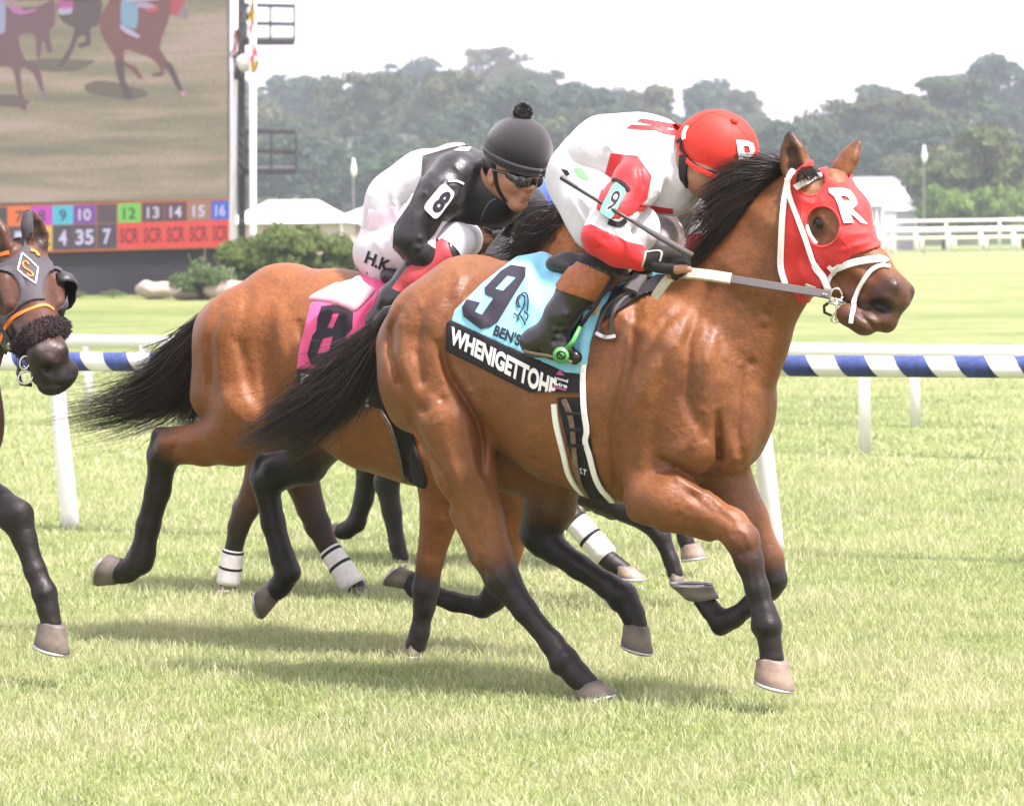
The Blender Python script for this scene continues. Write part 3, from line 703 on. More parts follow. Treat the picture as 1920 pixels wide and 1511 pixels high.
def flag(label, pole_x, y0, y1, w, pats, z):
    t = thing('flag', label, 'flag', at(pole_x, y0, z)); n = 18
    for k, (rgb, mats) in enumerate(pats):
        V = []; F_ = []
        for i in range(n + 1):
            yy = y0 + (y1 - y0) * i / n
            for j in range(5):
                u = (j / 4 - .5); V.append(at(pole_x + w * (u * (.6 + .4 * math.sin(i * .9 + k)) + .2 * math.sin(i * .5)), yy, z - .15 - .12 * math.sin(j * 1.9 + i * .35)))
        F_ = [(i * 5 + j, i * 5 + j + 1, (i + 1) * 5 + j + 1, (i + 1) * 5 + j) for i in range(n) for j in range(4)]
        o = obj('cloth', mesh('cloth', np.array(V), np.array(F_)), mats, t); mi = np.array([rgb(i, j) for i in range(n) for j in range(4)], np.int32); o.data.polygons.foreach_set('material_index', mi)
M_FY, M_FR, M_FW, M_FB = principled('yellow_flag', (.80, .50, .03), .7), principled('red_flag', (.65, .04, .05), .7), principled('white_flag', (.8, .78, .78), .7), principled('black_flag', (.03, .026, .03), .7)
flag('yellow, black, red and white flag hanging limp on the freestanding white pole', 474, -60, 138, 17, [(lambda i, j: (0, 1, 0, 0, 1)[(i // 2 + j) % 5] if (i < 9 or i > 15) else (2, 3, 3, 2)[(i + j) % 4], [M_FY, M_FB, M_FR, M_FW])], 87)
flag('dark brown and orange flag hanging limp on the pole against the video board', 442, 55, 150, 15, [(lambda i, j: (0, 1, 0)[(i // 3 + j) % 3] if i > 8 else (2, 3, 0)[(i + j) % 3], [principled('brown_flag', (.10, .05, .06), .7), M_FB, principled('orange_flag', (.7, .22, .06), .7), principled('lilac_flag', (.5, .4, .45), .7)])], 89)
pr_ = at(462, 118, 87); dish = thing('dish', 'round white dish fixed between the two white poles', 'dish', pr_)
mb = MB(); q = [pr_, pr_ + np.array([0, .06, 0])]; mb.tube([q[0], q[1]], [.26, .22], 24); mb.build('reflector', M_POLE, dish, True)
# ------------------------------------------------------------------ tents, barn, gatehouse
M_TENT = principled('white_tent_cloth', (.82, .82, .83), .6, .3); M_BEIGE = principled('beige_siding', (.55, .48, .40), .7, .3)
M_GROOF = principled('grey_barn_roof', (.30, .27, .32), .6, .3); M_GWALL = principled('grey_wall', (.42, .41, .45), .7, .3); M_DOOR = principled('dark_door', (.08, .07, .09), .6)
def tent(label, xl, xr, ytop, yeave, z, depth, hipx=.35, wallmat=M_TENT, group=None, rname='tent', roofm=M_TENT, cat='tent'):
    A, B = at(xl, yeave, z), at(xr, yeave, z); T = at((xl + xr) / 2, ytop, z + depth / 2); he, ht = A[2], T[2]; x0, x1 = A[0], B[0]; y0, y1 = z, z + depth; hx = (x1 - x0) * hipx
    t = thing(rname, label, cat, ((x0 + x1) / 2, (y0 + y1) / 2, 0), group)
    mb = MB(); e = .25; V = [(x0 - e, y0 - e, he), (x1 + e, y0 - e, he), (x1 + e, y1 + e, he), (x0 - e, y1 + e, he), (x0 + hx, (y0 + y1) / 2, ht), (x1 - hx, (y0 + y1) / 2, ht)]
    mb.add(V, [(0, 1, 5, 4), (1, 2, 5), (2, 3, 4, 5), (3, 0, 4), (3, 2, 1, 0)]); mb.build('roof', roofm, t)
    mb = MB(); mb.box(((x0 + x1) / 2, (y0 + y1) / 2, he / 2 - .01), (x1 - x0, y1 - y0, he - .03)); mb.build('wall', wallmat, t)
    for k in range(5):
        x = x0 + (x1 - x0) * k / 4; mb = MB(); mb.tube([[x, y0 - .08, 0], [x, y0 - .08, he - .02]], .06, 8); mb.build('pole', M_POLE, t)
    return t, (x0, x1, y0, y1, he, ht)
tent('large white tent with a flat ridge next to the white poles', 425, 640, 376, 420, 128, 12, .28, M_BEIGE)
tent('white tent half hidden behind the black capped jockey', 600, 860, 372, 424, 140, 12, .45, M_BEIGE)
tent('big white marquee beside the light green bush at right', 1460, 1716, 346, 398, 262, 16, .04, M_GWALL)
_, bb = tent('long grey roofed barn behind the white marquee', 1480, 1694, 333, 350, 300, 14, .03, M_GWALL, None, 'barn', M_GROOF, 'barn')
gt, (x0, x1, y0, y1, he, ht) = tent('small grey gatehouse with a pitched roof in front of the marquee', 1612, 1652, 378, 388, 236, 2.5, .25, M_GWALL, None, 'gatehouse', M_GROOF, 'hut')
mb = MB(); mb.box(((x0 + x1) / 2 + .3, y0 - .04, 1.6), (.55, .06, 1.2)); fr_ = mb.build('window', M_TENT, gt); mb = MB(); mb.box(((x0 + x1) / 2 + .3, y0 - .08, 1.6), (.38, .03, .9)); mb.build('pane', M_DOOR, fr_)
gt, (x0, x1, y0, y1, he, ht) = tent('low shed with a dark doorway and a grey roof right of the gatehouse', 1648, 1676, 384, 396, 240, 2.5, .2, M_TENT, None, 'shed', M_GROOF, 'shed')
mb = MB(); mb.box(((x0 + x1) / 2 - .1, y0 - .04, .8), (.42, .06, 1.6)); mb.build('door', M_DOOR, gt)
def lamp(label, x, y, ybase, z):
    b = at(x, ybase, z); h = at(x, y, z); t = thing('lamp_post', label, 'lamp post', (b[0], z, 0)); mb = MB(); mb.tube([[b[0], z, 0], [b[0], z, h[2] - .1]], .045, 8); mb.build('shaft', principled('grey_lamp_shaft', (.22, .21, .23), .6), t)
    mb = MB(); mb.tube([[h[0], z, h[2] - .35], [h[0], z, h[2] - .1], [h[0], z, h[2] + .2], [h[0], z, h[2] + .5], [h[0], z, h[2] + .8]], [.06, .16, .16, .09, .03], 12); mb.build('lantern', M_TENT, t, True)
lamp('white lantern post standing before the wooded hill at right', 1731, 296, 400, 200); lamp('lantern post among the trees left of the black capped jockey', 664, 322, 420, 190)
# ------------------------------------------------------------------ trees and shrubs
def leaf_mat(name, c1, c2, c3=None):
    m = bpy.data.materials.new(name); m.use_nodes = True; n, l = NG(m); p = n['Principled BSDF']
    oi = n.new('ShaderNodeObjectInfo'); at_ = n.new('ShaderNodeAttribute'); at_.attribute_name = 'tone'
    mx = n.new('ShaderNodeMix'); mx.data_type = 'RGBA'; mx.inputs[6].default_value = (*c1, 1); mx.inputs[7].default_value = (*c2, 1); l.new(oi.outputs['Random'], mx.inputs[0])
    r = n.new('ShaderNodeMapRange'); r.inputs[3].default_value = .62; r.inputs[4].default_value = 1.35; l.new(at_.outputs['Fac'], r.inputs[0])
    s = n.new('ShaderNodeVectorMath'); s.operation = 'SCALE'; l.new(mx.outputs[2], s.inputs[0]); l.new(r.outputs[0], s.inputs['Scale']); l.new(s.outputs[0], p.inputs['Base Color'])
    p.inputs['Roughness'].default_value = .7; p.inputs['Specular IOR Level'].default_value = .2
    tl = n.new('ShaderNodeBsdfTranslucent'); l.new(s.outputs[0], tl.inputs[0]); ms = n.new('ShaderNodeMixShader'); ms.inputs[0].default_value = .25
    l.new(p.outputs[0], ms.inputs[1]); l.new(tl.outputs[0], ms.inputs[2]); l.new(ms.outputs[0], n['Material Output'].inputs[0])
    return m
M_LEAF = leaf_mat('hill_foliage', (.027, .060, .022), (.052, .076, .026)); M_LEAF2 = leaf_mat('bright_foliage', (.115, .20, .034), (.15, .21, .05)); M_LEAF3 = leaf_mat('olive_foliage', (.065, .098, .03), (.08, .105, .036))
M_BARK = principled('bark', (.10, .075, .055), .9, .2, noise=.3, nscale=4)
def crown_mesh(name, seed, lobes, count, leaf, rx, ry, rz, mat, flat=.35):
    """leaf-sized faces scattered through overlapping lobes of a crown, base at z = 0"""
    r = np.random.default_rng(seed); C = []
    for i in range(lobes):
        a = r.uniform(0, 6.283); q = math.sqrt(r.random()) * .72; zz = r.uniform(.25, .85)
        sh = math.sqrt(max(.05, 1 - (2 * zz - 1.05) ** 2)); C.append((math.cos(a) * q * rx * sh, math.sin(a) * q * ry * sh, zz * rz, r.uniform(.16, .36) * rx, r.uniform(.2, .9)))
    C = np.array(C); k = r.integers(lobes, size=count); d = r.normal(size=(count, 3)); d[:, 2] = np.abs(d[:, 2]) * .9 + d[:, 2] * .35; d /= np.linalg.norm(d, axis=1)[:, None]
    rad = C[k, 3] * (1 - .55 * r.random(count) ** 2.2); P0 = C[k, :3] + d * rad[:, None] * np.array([1, 1, .85]); P0[:, 2] = np.maximum(P0[:, 2], .04 * rz)
    nrm = d + r.normal(size=(count, 3)) * .55; nrm /= np.linalg.norm(nrm, axis=1)[:, None]; a = np.cross(nrm, r.normal(size=(count, 3))); a /= np.linalg.norm(a, axis=1)[:, None] + 1e-9; b = np.cross(nrm, a)
    s = (leaf * (.6 + .9 * r.random(count)))[:, None]
    V = np.stack([P0 - a * s, P0 - b * s * .55, P0 + a * s, P0 + b * s * .55], 1).reshape(-1, 3); F = np.arange(count * 4).reshape(-1, 4)
    tone = np.clip(C[k, 4] * .6 + r.random(count) * .4, 0, 1)
    me = mesh(name, V, F, False, {'tone': np.repeat(tone, 4)}); me.materials.append(mat); return me
def trunk_mesh(name, h, r, seed):
    g = np.random.default_rng(seed); mb = MB(); mb.tube([[0, 0, -.3], [0, 0, h * .3], [g.normal() * .1, 0, h * .62]], [r, r * .75, r * .5], 8)
    for i in range(4):
        a = g.uniform(0, 6.28); mb.tube([[0, 0, h * (.32 + .06 * i)], [math.cos(a) * h * .12, math.sin(a) * h * .12, h * .5], [math.cos(a) * h * .22, math.sin(a) * h * .22, h * .68]], [r * .45, r * .3, r * .1], 6)
    me = mesh(name, np.array(mb.V), mb.F, True); me.materials.append(M_BARK); return me
M_LEAFO = leaf_mat('olive_hill_foliage', (.050, .066, .022), (.075, .082, .030)); M_LEAFB = leaf_mat('deep_hill_foliage', (.020, .045, .022), (.030, .058, .030))
CR_ = [crown_mesh('crown', 40 + i, 24 + 3 * i, 4600, .30, 4.6 + .5 * (i % 3), 4.2 + .6 * (i % 2), 8.2 + i * .6, (M_LEAF, M_LEAFO, M_LEAFB, M_LEAF, M_LEAFB, M_LEAFO)[i]) for i in range(6)]
TR_ = [trunk_mesh('trunk', 10, .3, 70 + i) for i in range(3)]
CONE = crown_mesh('crown', 77, 16, 1600, .3, 1.6, 1.6, 11, M_LEAF)
def tree(x, y, s, sz, cm, tm, label, cat='tree', group=None, rz=0., lift=None, name='tree', z=None):
    z = float(hill_h(np.array(x), np.array(y))) if z is None else z
    t = thing(name, label, cat, (x, y, z), group); lift = 2.2 * sz if lift is None else lift
    for nm, me, zz, sc in (('crown', cm, lift, (s, s, sz)), ('trunk', tm, 0, (s, s, sz))):
        if me is None: continue
        o = bpy.data.objects.new(nm, me); COL.objects.link(o); o.parent = t; o.matrix_parent_inverse = Matrix.Identity(4); o.location = (0, 0, zz); o.scale = sc; o.rotation_euler = (0, 0, rz)
    return t
cnt = 0
for row, y in enumerate((336, 350, 368, 392, 420, 452, 488, 526, 568, 606)):
    step = 6.3 + .0 * row; half = y * .17 + 12; x0 = -y * .088
    x = x0 + (row % 2) * 3
    while x < half:
        s = rngB.choice([.6, .8, .95, 1.1, 1.3]) * rngB.uniform(.9, 1.1); yy = y + rngB.uniform(-9, 9); xx = x + rngB.uniform(-1.5, 1.5); sz = s ** .7 * rngB.uniform(.78, 1.05)
        px = 960 + 6000 * xx / yy
        if row >= 8: sz *= .92
        if row < 3: sz *= .85
        tree(xx, yy, s, sz, CR_[rngB.integers(6)], TR_[rngB.integers(3)], ('leafy green tree standing along the foot of the hazy wooded hill', 'leafy green tree on the middle slope of the hazy wooded hill', 'leafy tree on the crest of the hazy wooded hill against the white sky')[0 if row < 3 else 1 if row < 8 else 2], 'tree', ('trees along the foot of the hill', 'trees on the slope of the hill', 'trees along the crest of the hill')[0 if row < 3 else 1 if row < 8 else 2], rngB.uniform(0, 6.28)); cnt += 1
        x += step * rngB.uniform(.75, 1.25) * (1.12 + .1 * (row > 6))
def at_ground(px, z): return (px - 960) / 6000 * z
x = at_ground(1512, 600); tree(x, 612, .8, .75, CONE, None, 'narrow pointed conifer alone in the dip of the skyline', 'tree', None, 0., .0, 'conifer_tree')
GB = [crown_mesh('crown', 90 + i, 16, 5200, .20, 3.0, 2.4, 3.6, M_LEAF2) for i in range(2)] + [crown_mesh('crown', 95 + i, 18, 5200, .26, 4.2, 3.6, 7.0, M_LEAF3) for i in range(2)]
tree(at_ground(1780, 250), 250, 1.08, 1.42, GB[0], None, 'bright green rounded bush to the right of the white marquee', 'bush', None, .4, 0., 'bush', 0.)
tree(at_ground(1845, 251), 251, .9, 1.25, GB[1], None, 'bright green bush under the tall olive trees near the right edge', 'bush', None, 1.4, 0., 'bush', 0.)
tree(at_ground(1775, 262), 262, .95, 1.18, GB[2], TR_[0], 'olive green tree rising right behind the bright bush', 'tree', None, 2.4, .6, 'tree', 0.)
tree(at_ground(1850, 258), 258, 1.1, 1.36, GB[3], TR_[1], 'tall olive green tree near the right edge of the view', 'tree', None, .9, .6, 'tree', 0.)
tree(at_ground(1925, 256), 256, 1.05, 1.25, GB[2], TR_[2], 'olive tree cut by the right edge of the picture', 'tree', None, 5., .4, 'tree', 0.)
tree(at_ground(1905, 250), 250, .9, 1.5, GB[0], None, 'yellow green bush cut by the right edge of the picture', 'bush', None, 3., 0., 'bush', 0.)
M_SHR = leaf_mat('shrub_foliage', (.085, .125, .028), (.11, .14, .042)); M_SHR2 = leaf_mat('grey_green_foliage', (.09, .14, .056), (.10, .145, .065))
SH = [crown_mesh('foliage', 120 + i, 26, 9000, .055, 1.35, 1.0, 1.55, M_SHR) for i in range(2)] + [crown_mesh('foliage', 125, 20, 6000, .035, 1.0, .7, .62, M_SHR2)]
stem = mesh('stem', *(lambda m: (np.array(m.V), m.F))(MB().tube([[0, 0, 0], [.05, 0, .5], [.1, .05, 1.0]], [.05, .035, .01], 6).tube([[0, 0, 0], [-.2, .05, .5], [-.35, .1, .9]], [.04, .03, .01], 6).tube([[0, 0, 0], [.3, -.05, .5], [.5, -.1, .8]], [.04, .03, .01], 6))); stem.materials.append(M_BARK)
def shrub(label, px, z, s, sz, me, rz, name='shrub'):
    t = thing(name, label, 'shrub', (at_ground(px, z), z, 0))
    for nm, m_, sc in (('foliage', me, (s, s, sz)), ('stem', stem, (s, s, sz))):
        o = bpy.data.objects.new(nm, m_); COL.objects.link(o); o.parent = t; o.matrix_parent_inverse = Matrix.Identity(4); o.scale = sc; o.rotation_euler = (0, 0, rz)
shrub('tall feathery shrub at the corner of the video board', 478, 83, .85, 1.28, SH[0], 0.); shrub('feathery shrub in the middle of the row behind the golden bay rump', 556, 84, .95, 1.2, SH[1], 1.); shrub('feathery shrub behind the jockey in the black cap', 645, 85, .95, 1.2, SH[0], 2.3); shrub('feathery shrub at the far end of the row, behind the horses', 740, 86, .9, 1.1, SH[1], 3.3)
shrub('low clipped grey green mound behind the pale boulders', 382, 82, .98, 1.35, SH[2], 0., 'mound_shrub')
for i, (px, w, h_) in enumerate(((100, .3, .22), (150, .35, .25), (215, .45, .28), (20, .4, .25))): shrub(('small', 'yellowish', 'scruffy', 'tiny')[i] + ' tuft of weeds at the foot of the dark board wall, ' + ('second from left', 'third from left', 'nearest the boulders', 'leftmost')[i], px, 88, w, h_, SH[2], i * 1.3, 'weed_tuft')
M_ROCK = principled('pale_sandstone', (.48, .40, .34), .85, .2, noise=.2, nscale=2.5, bump=.6, bscale=7)
def boulder(label, px, z, w, d, h, seed):
    b = Sdf(); r = np.random.default_rng(seed)
    fr = Frame(px, 560, z, .1); P0 = np.array([at_ground(px, z), z, 0.]); L0 = fr.loc(P0)
    for k in range(7): c = L0 + np.array([r.uniform(-.36, .36) * w, r.uniform(-.25, .25) * d, h * r.uniform(.2, .62)]); b.ell(c, (w * .28, d * .36, h * .36), None, .10)
    A, lo, ax = b.field(.045); V, Q = surfnet(A, .045, lo); W = fr.wor(relax(V, Q, 2)); W = W + .05 * np.sin(W * 7 + seed) * [1, 1, .6]
    W[:, 2] = np.minimum(W[:, 2], h + .04 * np.sin(W[:, 0] * 5)); obj('boulder', mesh('boulder', W, Q), M_ROCK, label=label, cat='boulder', group=None)
boulder('squat pale boulder by the dark board wall', 294, 84, .95, .8, .62, 1); boulder('long pale boulder under the clipped mound', 372, 82.5, 1.25, .8, .58, 2); boulder('pale boulder half hidden by the golden bay rump', 440, 82, 1.2, .8, .56, 3)
# ------------------------------------------------------------------ haze
HAZE = .00042
if HAZE:
    hm = bpy.data.materials.new('haze'); hm.use_nodes = True; n, l = NG(hm); n.remove(n['Principled BSDF']); v = n.new('ShaderNodeVolumePrincipled'); v.inputs['Color'].default_value = (.78, .87, 1, 1); v.inputs['Density'].default_value = HAZE; v.inputs['Anisotropy'].default_value = .2; l.new(v.outputs[0], n['Material Output'].inputs['Volume'])
    mb = MB(); mb.box((0, 440, 30.5), (1100, 1000, 65)); mb.build('haze', hm, kind='stuff')
print('background', cnt, time.time() - T0)
# ------------------------------------------------------------------ horses
TH = R_(27)

LAT = np.array([0, 1.0, 0])
def rot3(yaw, pitch, roll):
    ca, sa = math.cos(yaw), math.sin(yaw); cb, sb = math.cos(pitch), math.sin(pitch); cc, sc = math.cos(roll), math.sin(roll)
    return np.array([[ca, -sa, 0], [sa, ca, 0], [0, 0, 1]]) @ np.array([[cb, 0, sb], [0, 1, 0], [-sb, 0, cb]]) @ np.array([[1, 0, 0], [0, cc, -sc], [0, sc, cc]])
class Head:
    """canonical horse head, x poll to muzzle, y left, z towards the forehead; placed in a horse's local frame"""
    def __init__(s, fr, px, py, d, yaw, pitch, roll, sc, ref=(.17, -.09, -.06)):
        Rw = rot3(yaw, pitch, roll)
        s.M = fr.R @ Rw; s.s3 = np.array(sc); s.sc = float(np.mean(sc))   # columns = head axes in local frame
        s.o = fr.loc(at(px, py, d)) - s.M @ (np.array(ref) * s.s3)
    def p(s, x, y, z): return s.o + s.M @ (np.array([x, y, z]) * s.s3)
    def inv(s, Q): return ((Q - s.o) @ s.M) / s.s3
    def axes(s): return s.M.T
def head_sdf(S, H, dark=.35, mouth=True, earmode=(None, None)):
    q = H.p; c = H.sc; A = H.axes()
    lat = A[1]
    def cap(a, b, ra, rb, w=1., k=.025, cc=(0, 0)): S.cap(q(*a), q(*b), ra * c, rb * c, k, lat, w, cc)
    d0, d1 = dark, dark + .25
    cap((.03, 0, -.075), (.20, 0, -.085), .082, .098, .95, .03)             # cranium to forehead
    cap((.20, 0, -.085), (.36, 0, -.068), .098, .066, .85, .03, (0, .1))    # face
    cap((.36, 0, -.068), (.47, 0, -.062), .066, .054, .85, .03, (.1, d0))  # nose bone
    cap((.465, 0, -.066), (.488, 0, -.074), .056, .052, .98, .03, (d0, d1))  # muzzle
    for s_ in (-1, 1):
        S.ell(q(.155, s_ * .052, -.165), (.115 * c, .034 * c, .088 * c), A, .03)              # cheek
        cap((.20, s_ * .05, -.22), (.42, s_ * .018, -.13), .034, .024, 1., .03, (0, d0))       # jaw bar
        cap((.13, s_ * .086, -.03), (.25, s_ * .080, -.048), .022, .020, 1., .022)             # brow
        cap((.24, s_ * .072, -.088), (.40, s_ * .05, -.078), .018, .010, 1., .02, (0, .2))     # facial crest
        S.ell(q(.168, s_ * .088, -.062), (.034 * c, .022 * c, .030 * c), A, .016, c=.3)        # around the eye
        S.ell(q(.482, s_ * .037, -.060), (.040 * c, .027 * c, .034 * c), A, .018, c=d1)        # nostril wing
        cap((.44, s_ * .034, -.035), (.49, s_ * .04, -.032), .018, .02, 1., .02, (d0, d1))
    cap((.38, 0, -.135), (.468, 0, -.152), .034, .031, 1.15, .025, (d0, d1))                   # lower lip
    S.ell(q(.455, 0, -.168), (.036 * c, .034 * c, .027 * c), A, .02, c=d1)                       # chin
    S.ell(q(.500, 0, -.108), (.032 * c, .05 * c, .044 * c), A, .022, c=d1)                       # upper lip
    S.cap(q(.02, 0, -.19), q(.14, 0, -.19), .06 * c, .05 * c, .04)                               # throat
    for s_ in (-1, 1):
        S.stroke([q(.38, s_ * .055, -.115), q(.43, s_ * .055, -.125), q(.50, s_ * .045, -.142), q(.56, s_ * .02, -.148)], -.016 * c, .0075 * c)
        S.stroke([q(.143, s_ * .103, -.052), q(.168, s_ * .108, -.040), q(.202, s_ * .102, -.06)], .007 * c, .007 * c)
        S.stroke([q(.145, s_ * .103, -.078), q(.172, s_ * .106, -.089), q(.20, s_ * .098, -.082)], .005 * c, .007 * c)
        S.ell(q(.172, s_ * .112, -.064), (.022 * c, .010 * c, .013 * c), A, .004, op='d')
        S.spot(q(.175, s_ * .098, -.075), .050 * c, .62)
        S.stroke([q(.26, s_ * .075, -.10), q(.33, s_ * .06, -.125), q(.38, s_ * .05, -.115)], .004 * c, .006 * c)     # veins and hollows of the face
        S.stroke([q(.28, s_ * .07, -.13), q(.34, s_ * .055, -.15)], .004 * c, .006 * c)
        S.stroke([q(.25, s_ * .07, -.16), q(.35, s_ * .05, -.135), q(.40, s_ * .05, -.118)], -.007 * c, .014 * c)
        S.stroke([q(.33, s_ * .055, -.05), q(.43, s_ * .05, -.055)], -.006 * c, .014 * c)
def ear(S, base, tip, rad, out, c0=0.3, c1=.8, k=.018):
    """a pricked ear with its hollow turned towards `out`"""
    base = np.asarray(base); tip = np.asarray(tip); ax = tip - base; out = unit(out - unit(ax) * (out @ unit(ax)))
    P = [base, base + ax * .25, base + ax * .55, base + ax * .82, tip]
    w = [.78, 1., .88, .46, .06]
    side = np.cross(unit(ax), out)
    for i in range(4): S.cap(P[i], P[i + 1], rad * w[i], rad * w[i + 1], .012 if i else k, out, .62, (c0 + (c1 - c0) * i / 4, c0 + (c1 - c0) * (i + 1) / 4))
    for i in range(4): S.spot(P[i] + out * rad * .35, rad * .85 * w[i], .72)
    for i in range(1, 3): S.cap(P[i] + out * rad * .72, P[i + 1] + out * rad * .62, rad * w[i] * .66, rad * w[i + 1] * .55, .006, op='d')
def hoofmesh(name, top, toe, heel, sole_n, mat, parent, wid, fr):
    """hoof as a truncated slanted cone: top ring centre, toe and heel on the ground face"""
    top = np.asarray(top); toe = np.asarray(toe); heel = np.asarray(heel)
    ax = toe - heel; L = np.linalg.norm(ax); ax = ax / L
    up = top - (toe + heel) / 2; up = unit(up - ax * (up @ ax)); sd = np.cross(ax, up)
    n = 18; V = []; mid = (toe + heel) / 2
    hgt = (top - mid) @ up
    for (t, rx, ry, lift) in ((0, 1.0, 1.0, 0), (.06, 1.02, 1.03, 0), (.35, .93, .93, 0), (.7, .84, .84, 0), (.93, .80, .80, 0), (1.02, .70, .72, 0)):
        c = mid + (top - mid) * t
        for j in range(n):
            q = 2 * math.pi * j / n; x = math.cos(q); y = math.sin(q)
            f = 1.0 if x > 0 else .9
            V.append(c + ax * (x * L * .5 * rx * f) + sd * (y * wid * .9 * ry * (1 - .12 * max(0, -x))) + up * (lift - .22 * hgt * t * t * max(-x, 0)))
    F = [(i * n + j, i * n + (j + 1) % n, (i + 1) * n + (j + 1) % n, (i + 1) * n + j) for i in range(5) for j in range(n)]
    V.append(mid + up * hgt * .12); ci = len(V) - 1
    F += [(ci, (j + 1) % n, j) for j in range(n)] + [tuple(range(5 * n, 6 * n))]
    V = fr.wor(np.array(V))
    me = mesh(name, V, F)
    h = np.zeros(len(V)); 
    for i in range(6): h[i * n:(i + 1) * n] = (0, .06, .35, .7, .93, 1.02)[i]
    a = me.attributes.new('rise', 'FLOAT', 'POINT'); a.data.foreach_set('value', h.astype(np.float32))
    o = obj(name, me, mat, parent)
    # shoe: thin metal rim
    mb = MB(); ring = []
    for j in range(-6, 7):
        q = j * .42; ring.append(fr.wor(mid + ax * math.cos(q) * L * .47 * (1 if math.cos(q) > 0 else .9) + sd * math.sin(q) * wid * .93 - up * .003))
    mb.tube(ring, .006, 6); mb.build('horseshoe', M_SHOE, o, True)
    return o
def hoof_mat(name, light, dark, edge):
    m = bpy.data.materials.new(name); m.use_nodes = True; n, l = NG(m); p = n['Principled BSDF']
    a = n.new('ShaderNodeAttribute'); a.attribute_name = 'rise'
    tc = n.new('ShaderNodeTexCoord'); t = n.new('ShaderNodeTexNoise'); t.inputs['Scale'].default_value = 38; t.inputs['Detail'].default_value = 5; l.new(tc.outputs['Object'], t.inputs['Vector'])
    ad = n.new('ShaderNodeMath'); ad.operation = 'MULTIPLY_ADD'; l.new(t.outputs[0], ad.inputs[0]); ad.inputs[1].default_value = .9; l.new(a.outputs['Fac'], ad.inputs[2])
    cr = n.new('ShaderNodeValToRGB'); e = cr.color_ramp.elements; e[0].position = .35; e[0].color = (*edge, 1); e[1].position = 1.35; e[1].color = (*dark, 1)
    x = e.new(.62); x.color = (*light, 1); x = e.new(.95); x.color = (*dark, 1)
    mr = n.new('ShaderNodeMapRange'); mr.inputs[2].default_value = 1.6; l.new(ad.outputs[0], mr.inputs[0]); l.new(mr.outputs[0], cr.inputs[0]); l.new(cr.outputs[0], p.inputs['Base Color'])
    p.inputs['Roughness'].default_value = .6
    b = n.new('ShaderNodeBump'); b.inputs['Strength'].default_value = .4; b.inputs['Distance'].default_value = .004; l.new(t.outputs[0], b.inputs['Height']); l.new(b.outputs[0], p.inputs['Normal'])
    return m
M_SHOE = principled('horseshoe_steel', (.55, .55, .56), .4, metal=.8)
M_HOOF = hoof_mat('hoof_horn', (.16, .13, .105), (.075, .062, .055), (.10, .085, .07))
M_HOOFP = hoof_mat('pale_hoof_horn', (.27, .19, .14), (.12, .09, .08), (.19, .14, .11))
M_COAT9 = coat('bay_coat', (.188, .068, .019))
M_COAT8 = coat('golden_bay_coat', (.232, .080, .020))
M_COATD = coat('dark_bay_coat', (.05, .018, .009))
M_COATC = coat('brown_coat', (.085, .03, .011))

def limb(S, F, pts, k=.02, col=None, wl=1.0):
    """pts: (px, py, n, r px) along the limb; col: pigment per joint"""
    P = [F.P(x, y, n) for x, y, n, r in pts]; R = [F.rm(p, r[3] * (.78 if r[3] < 35 else .89 if r[3] < 47 else 1.)) for p, r in zip(P, pts)]
    S.chain(P, R, k, LAT, wl, col)
    for i in range(len(P) - 1):                            # the hollow between cannon bone and tendon, on both sides
        if pts[i][3] < 33 and pts[i + 1][3] < 33 and math.hypot(pts[i][0] - pts[i + 1][0], pts[i][1] - pts[i + 1][1]) > 38:
            ax = unit(P[i + 1] - P[i]); bk = np.cross(LAT, ax); bk = bk if bk[0] < 0 else -bk
            for sd_ in (-1, 1):
                q = [P[i] + (P[i + 1] - P[i]) * t + bk * R[i] * .22 + LAT * sd_ * R[i] * .95 for t in (-.12, .3, .7, 1.1)]; S.stroke(q, -.0055, .0055)
    for i in range(1, len(P) - 1):                         # bony edges of the joints
        if R[i] > R[i - 1] * 1.05 and R[i] > R[i + 1] * 1.08 and pts[i][3] < 42:
            ax = unit(P[i + 1] - P[i - 1]); bk = np.cross(LAT, ax); bk = bk if bk[0] < 0 else -bk
            S.ell(P[i] + bk * R[i] * .62, (R[i] * .62,) * 3, None, .012, c=1.); S.ell(P[i] - bk * R[i] * .35 - LAT * R[i] * .5, (R[i] * .55,) * 3, None, .012, c=1.)
    return P
def S2(F, pts, n): return [F.P(x, y, n) for x, y in pts]

def finish_body(name, S, F, h, mat, parent, smooth=3, sharp=.012):
    A, lo, ax = S.field(h)
    V, Q = surfnet(A, h, lo); V = relax(V, Q, smooth)
    pt = S.paint(V, sharp)
    for c_, r_, v_ in S.spots:
        if isinstance(v_, tuple):
            u_, w__, d_ = to_px(F.wor(V)); _, xx, yy, v_ = v_; dd = np.hypot(u_ - xx, w__ - yy); dd = np.where(np.abs(d_ - to_px(F.wor(c_))[2]) < .09, dd, 999)
        else: dd = np.linalg.norm(V - c_, axis=1)
        w_ = np.clip(1.35 - dd / r_, 0, 1); w_ = w_ * w_ * (3 - 2 * w_); pt = np.maximum(pt, w_ * v_)
    o = obj(name, mesh(name, F.wor(V), Q, True, {'points': pt}), mat, parent)
    bvh = BVHTree.FromPolygons([Vector(v) for v in F.wor(V)], Q.tolist())
    return o, (A, lo, ax, h), bvh

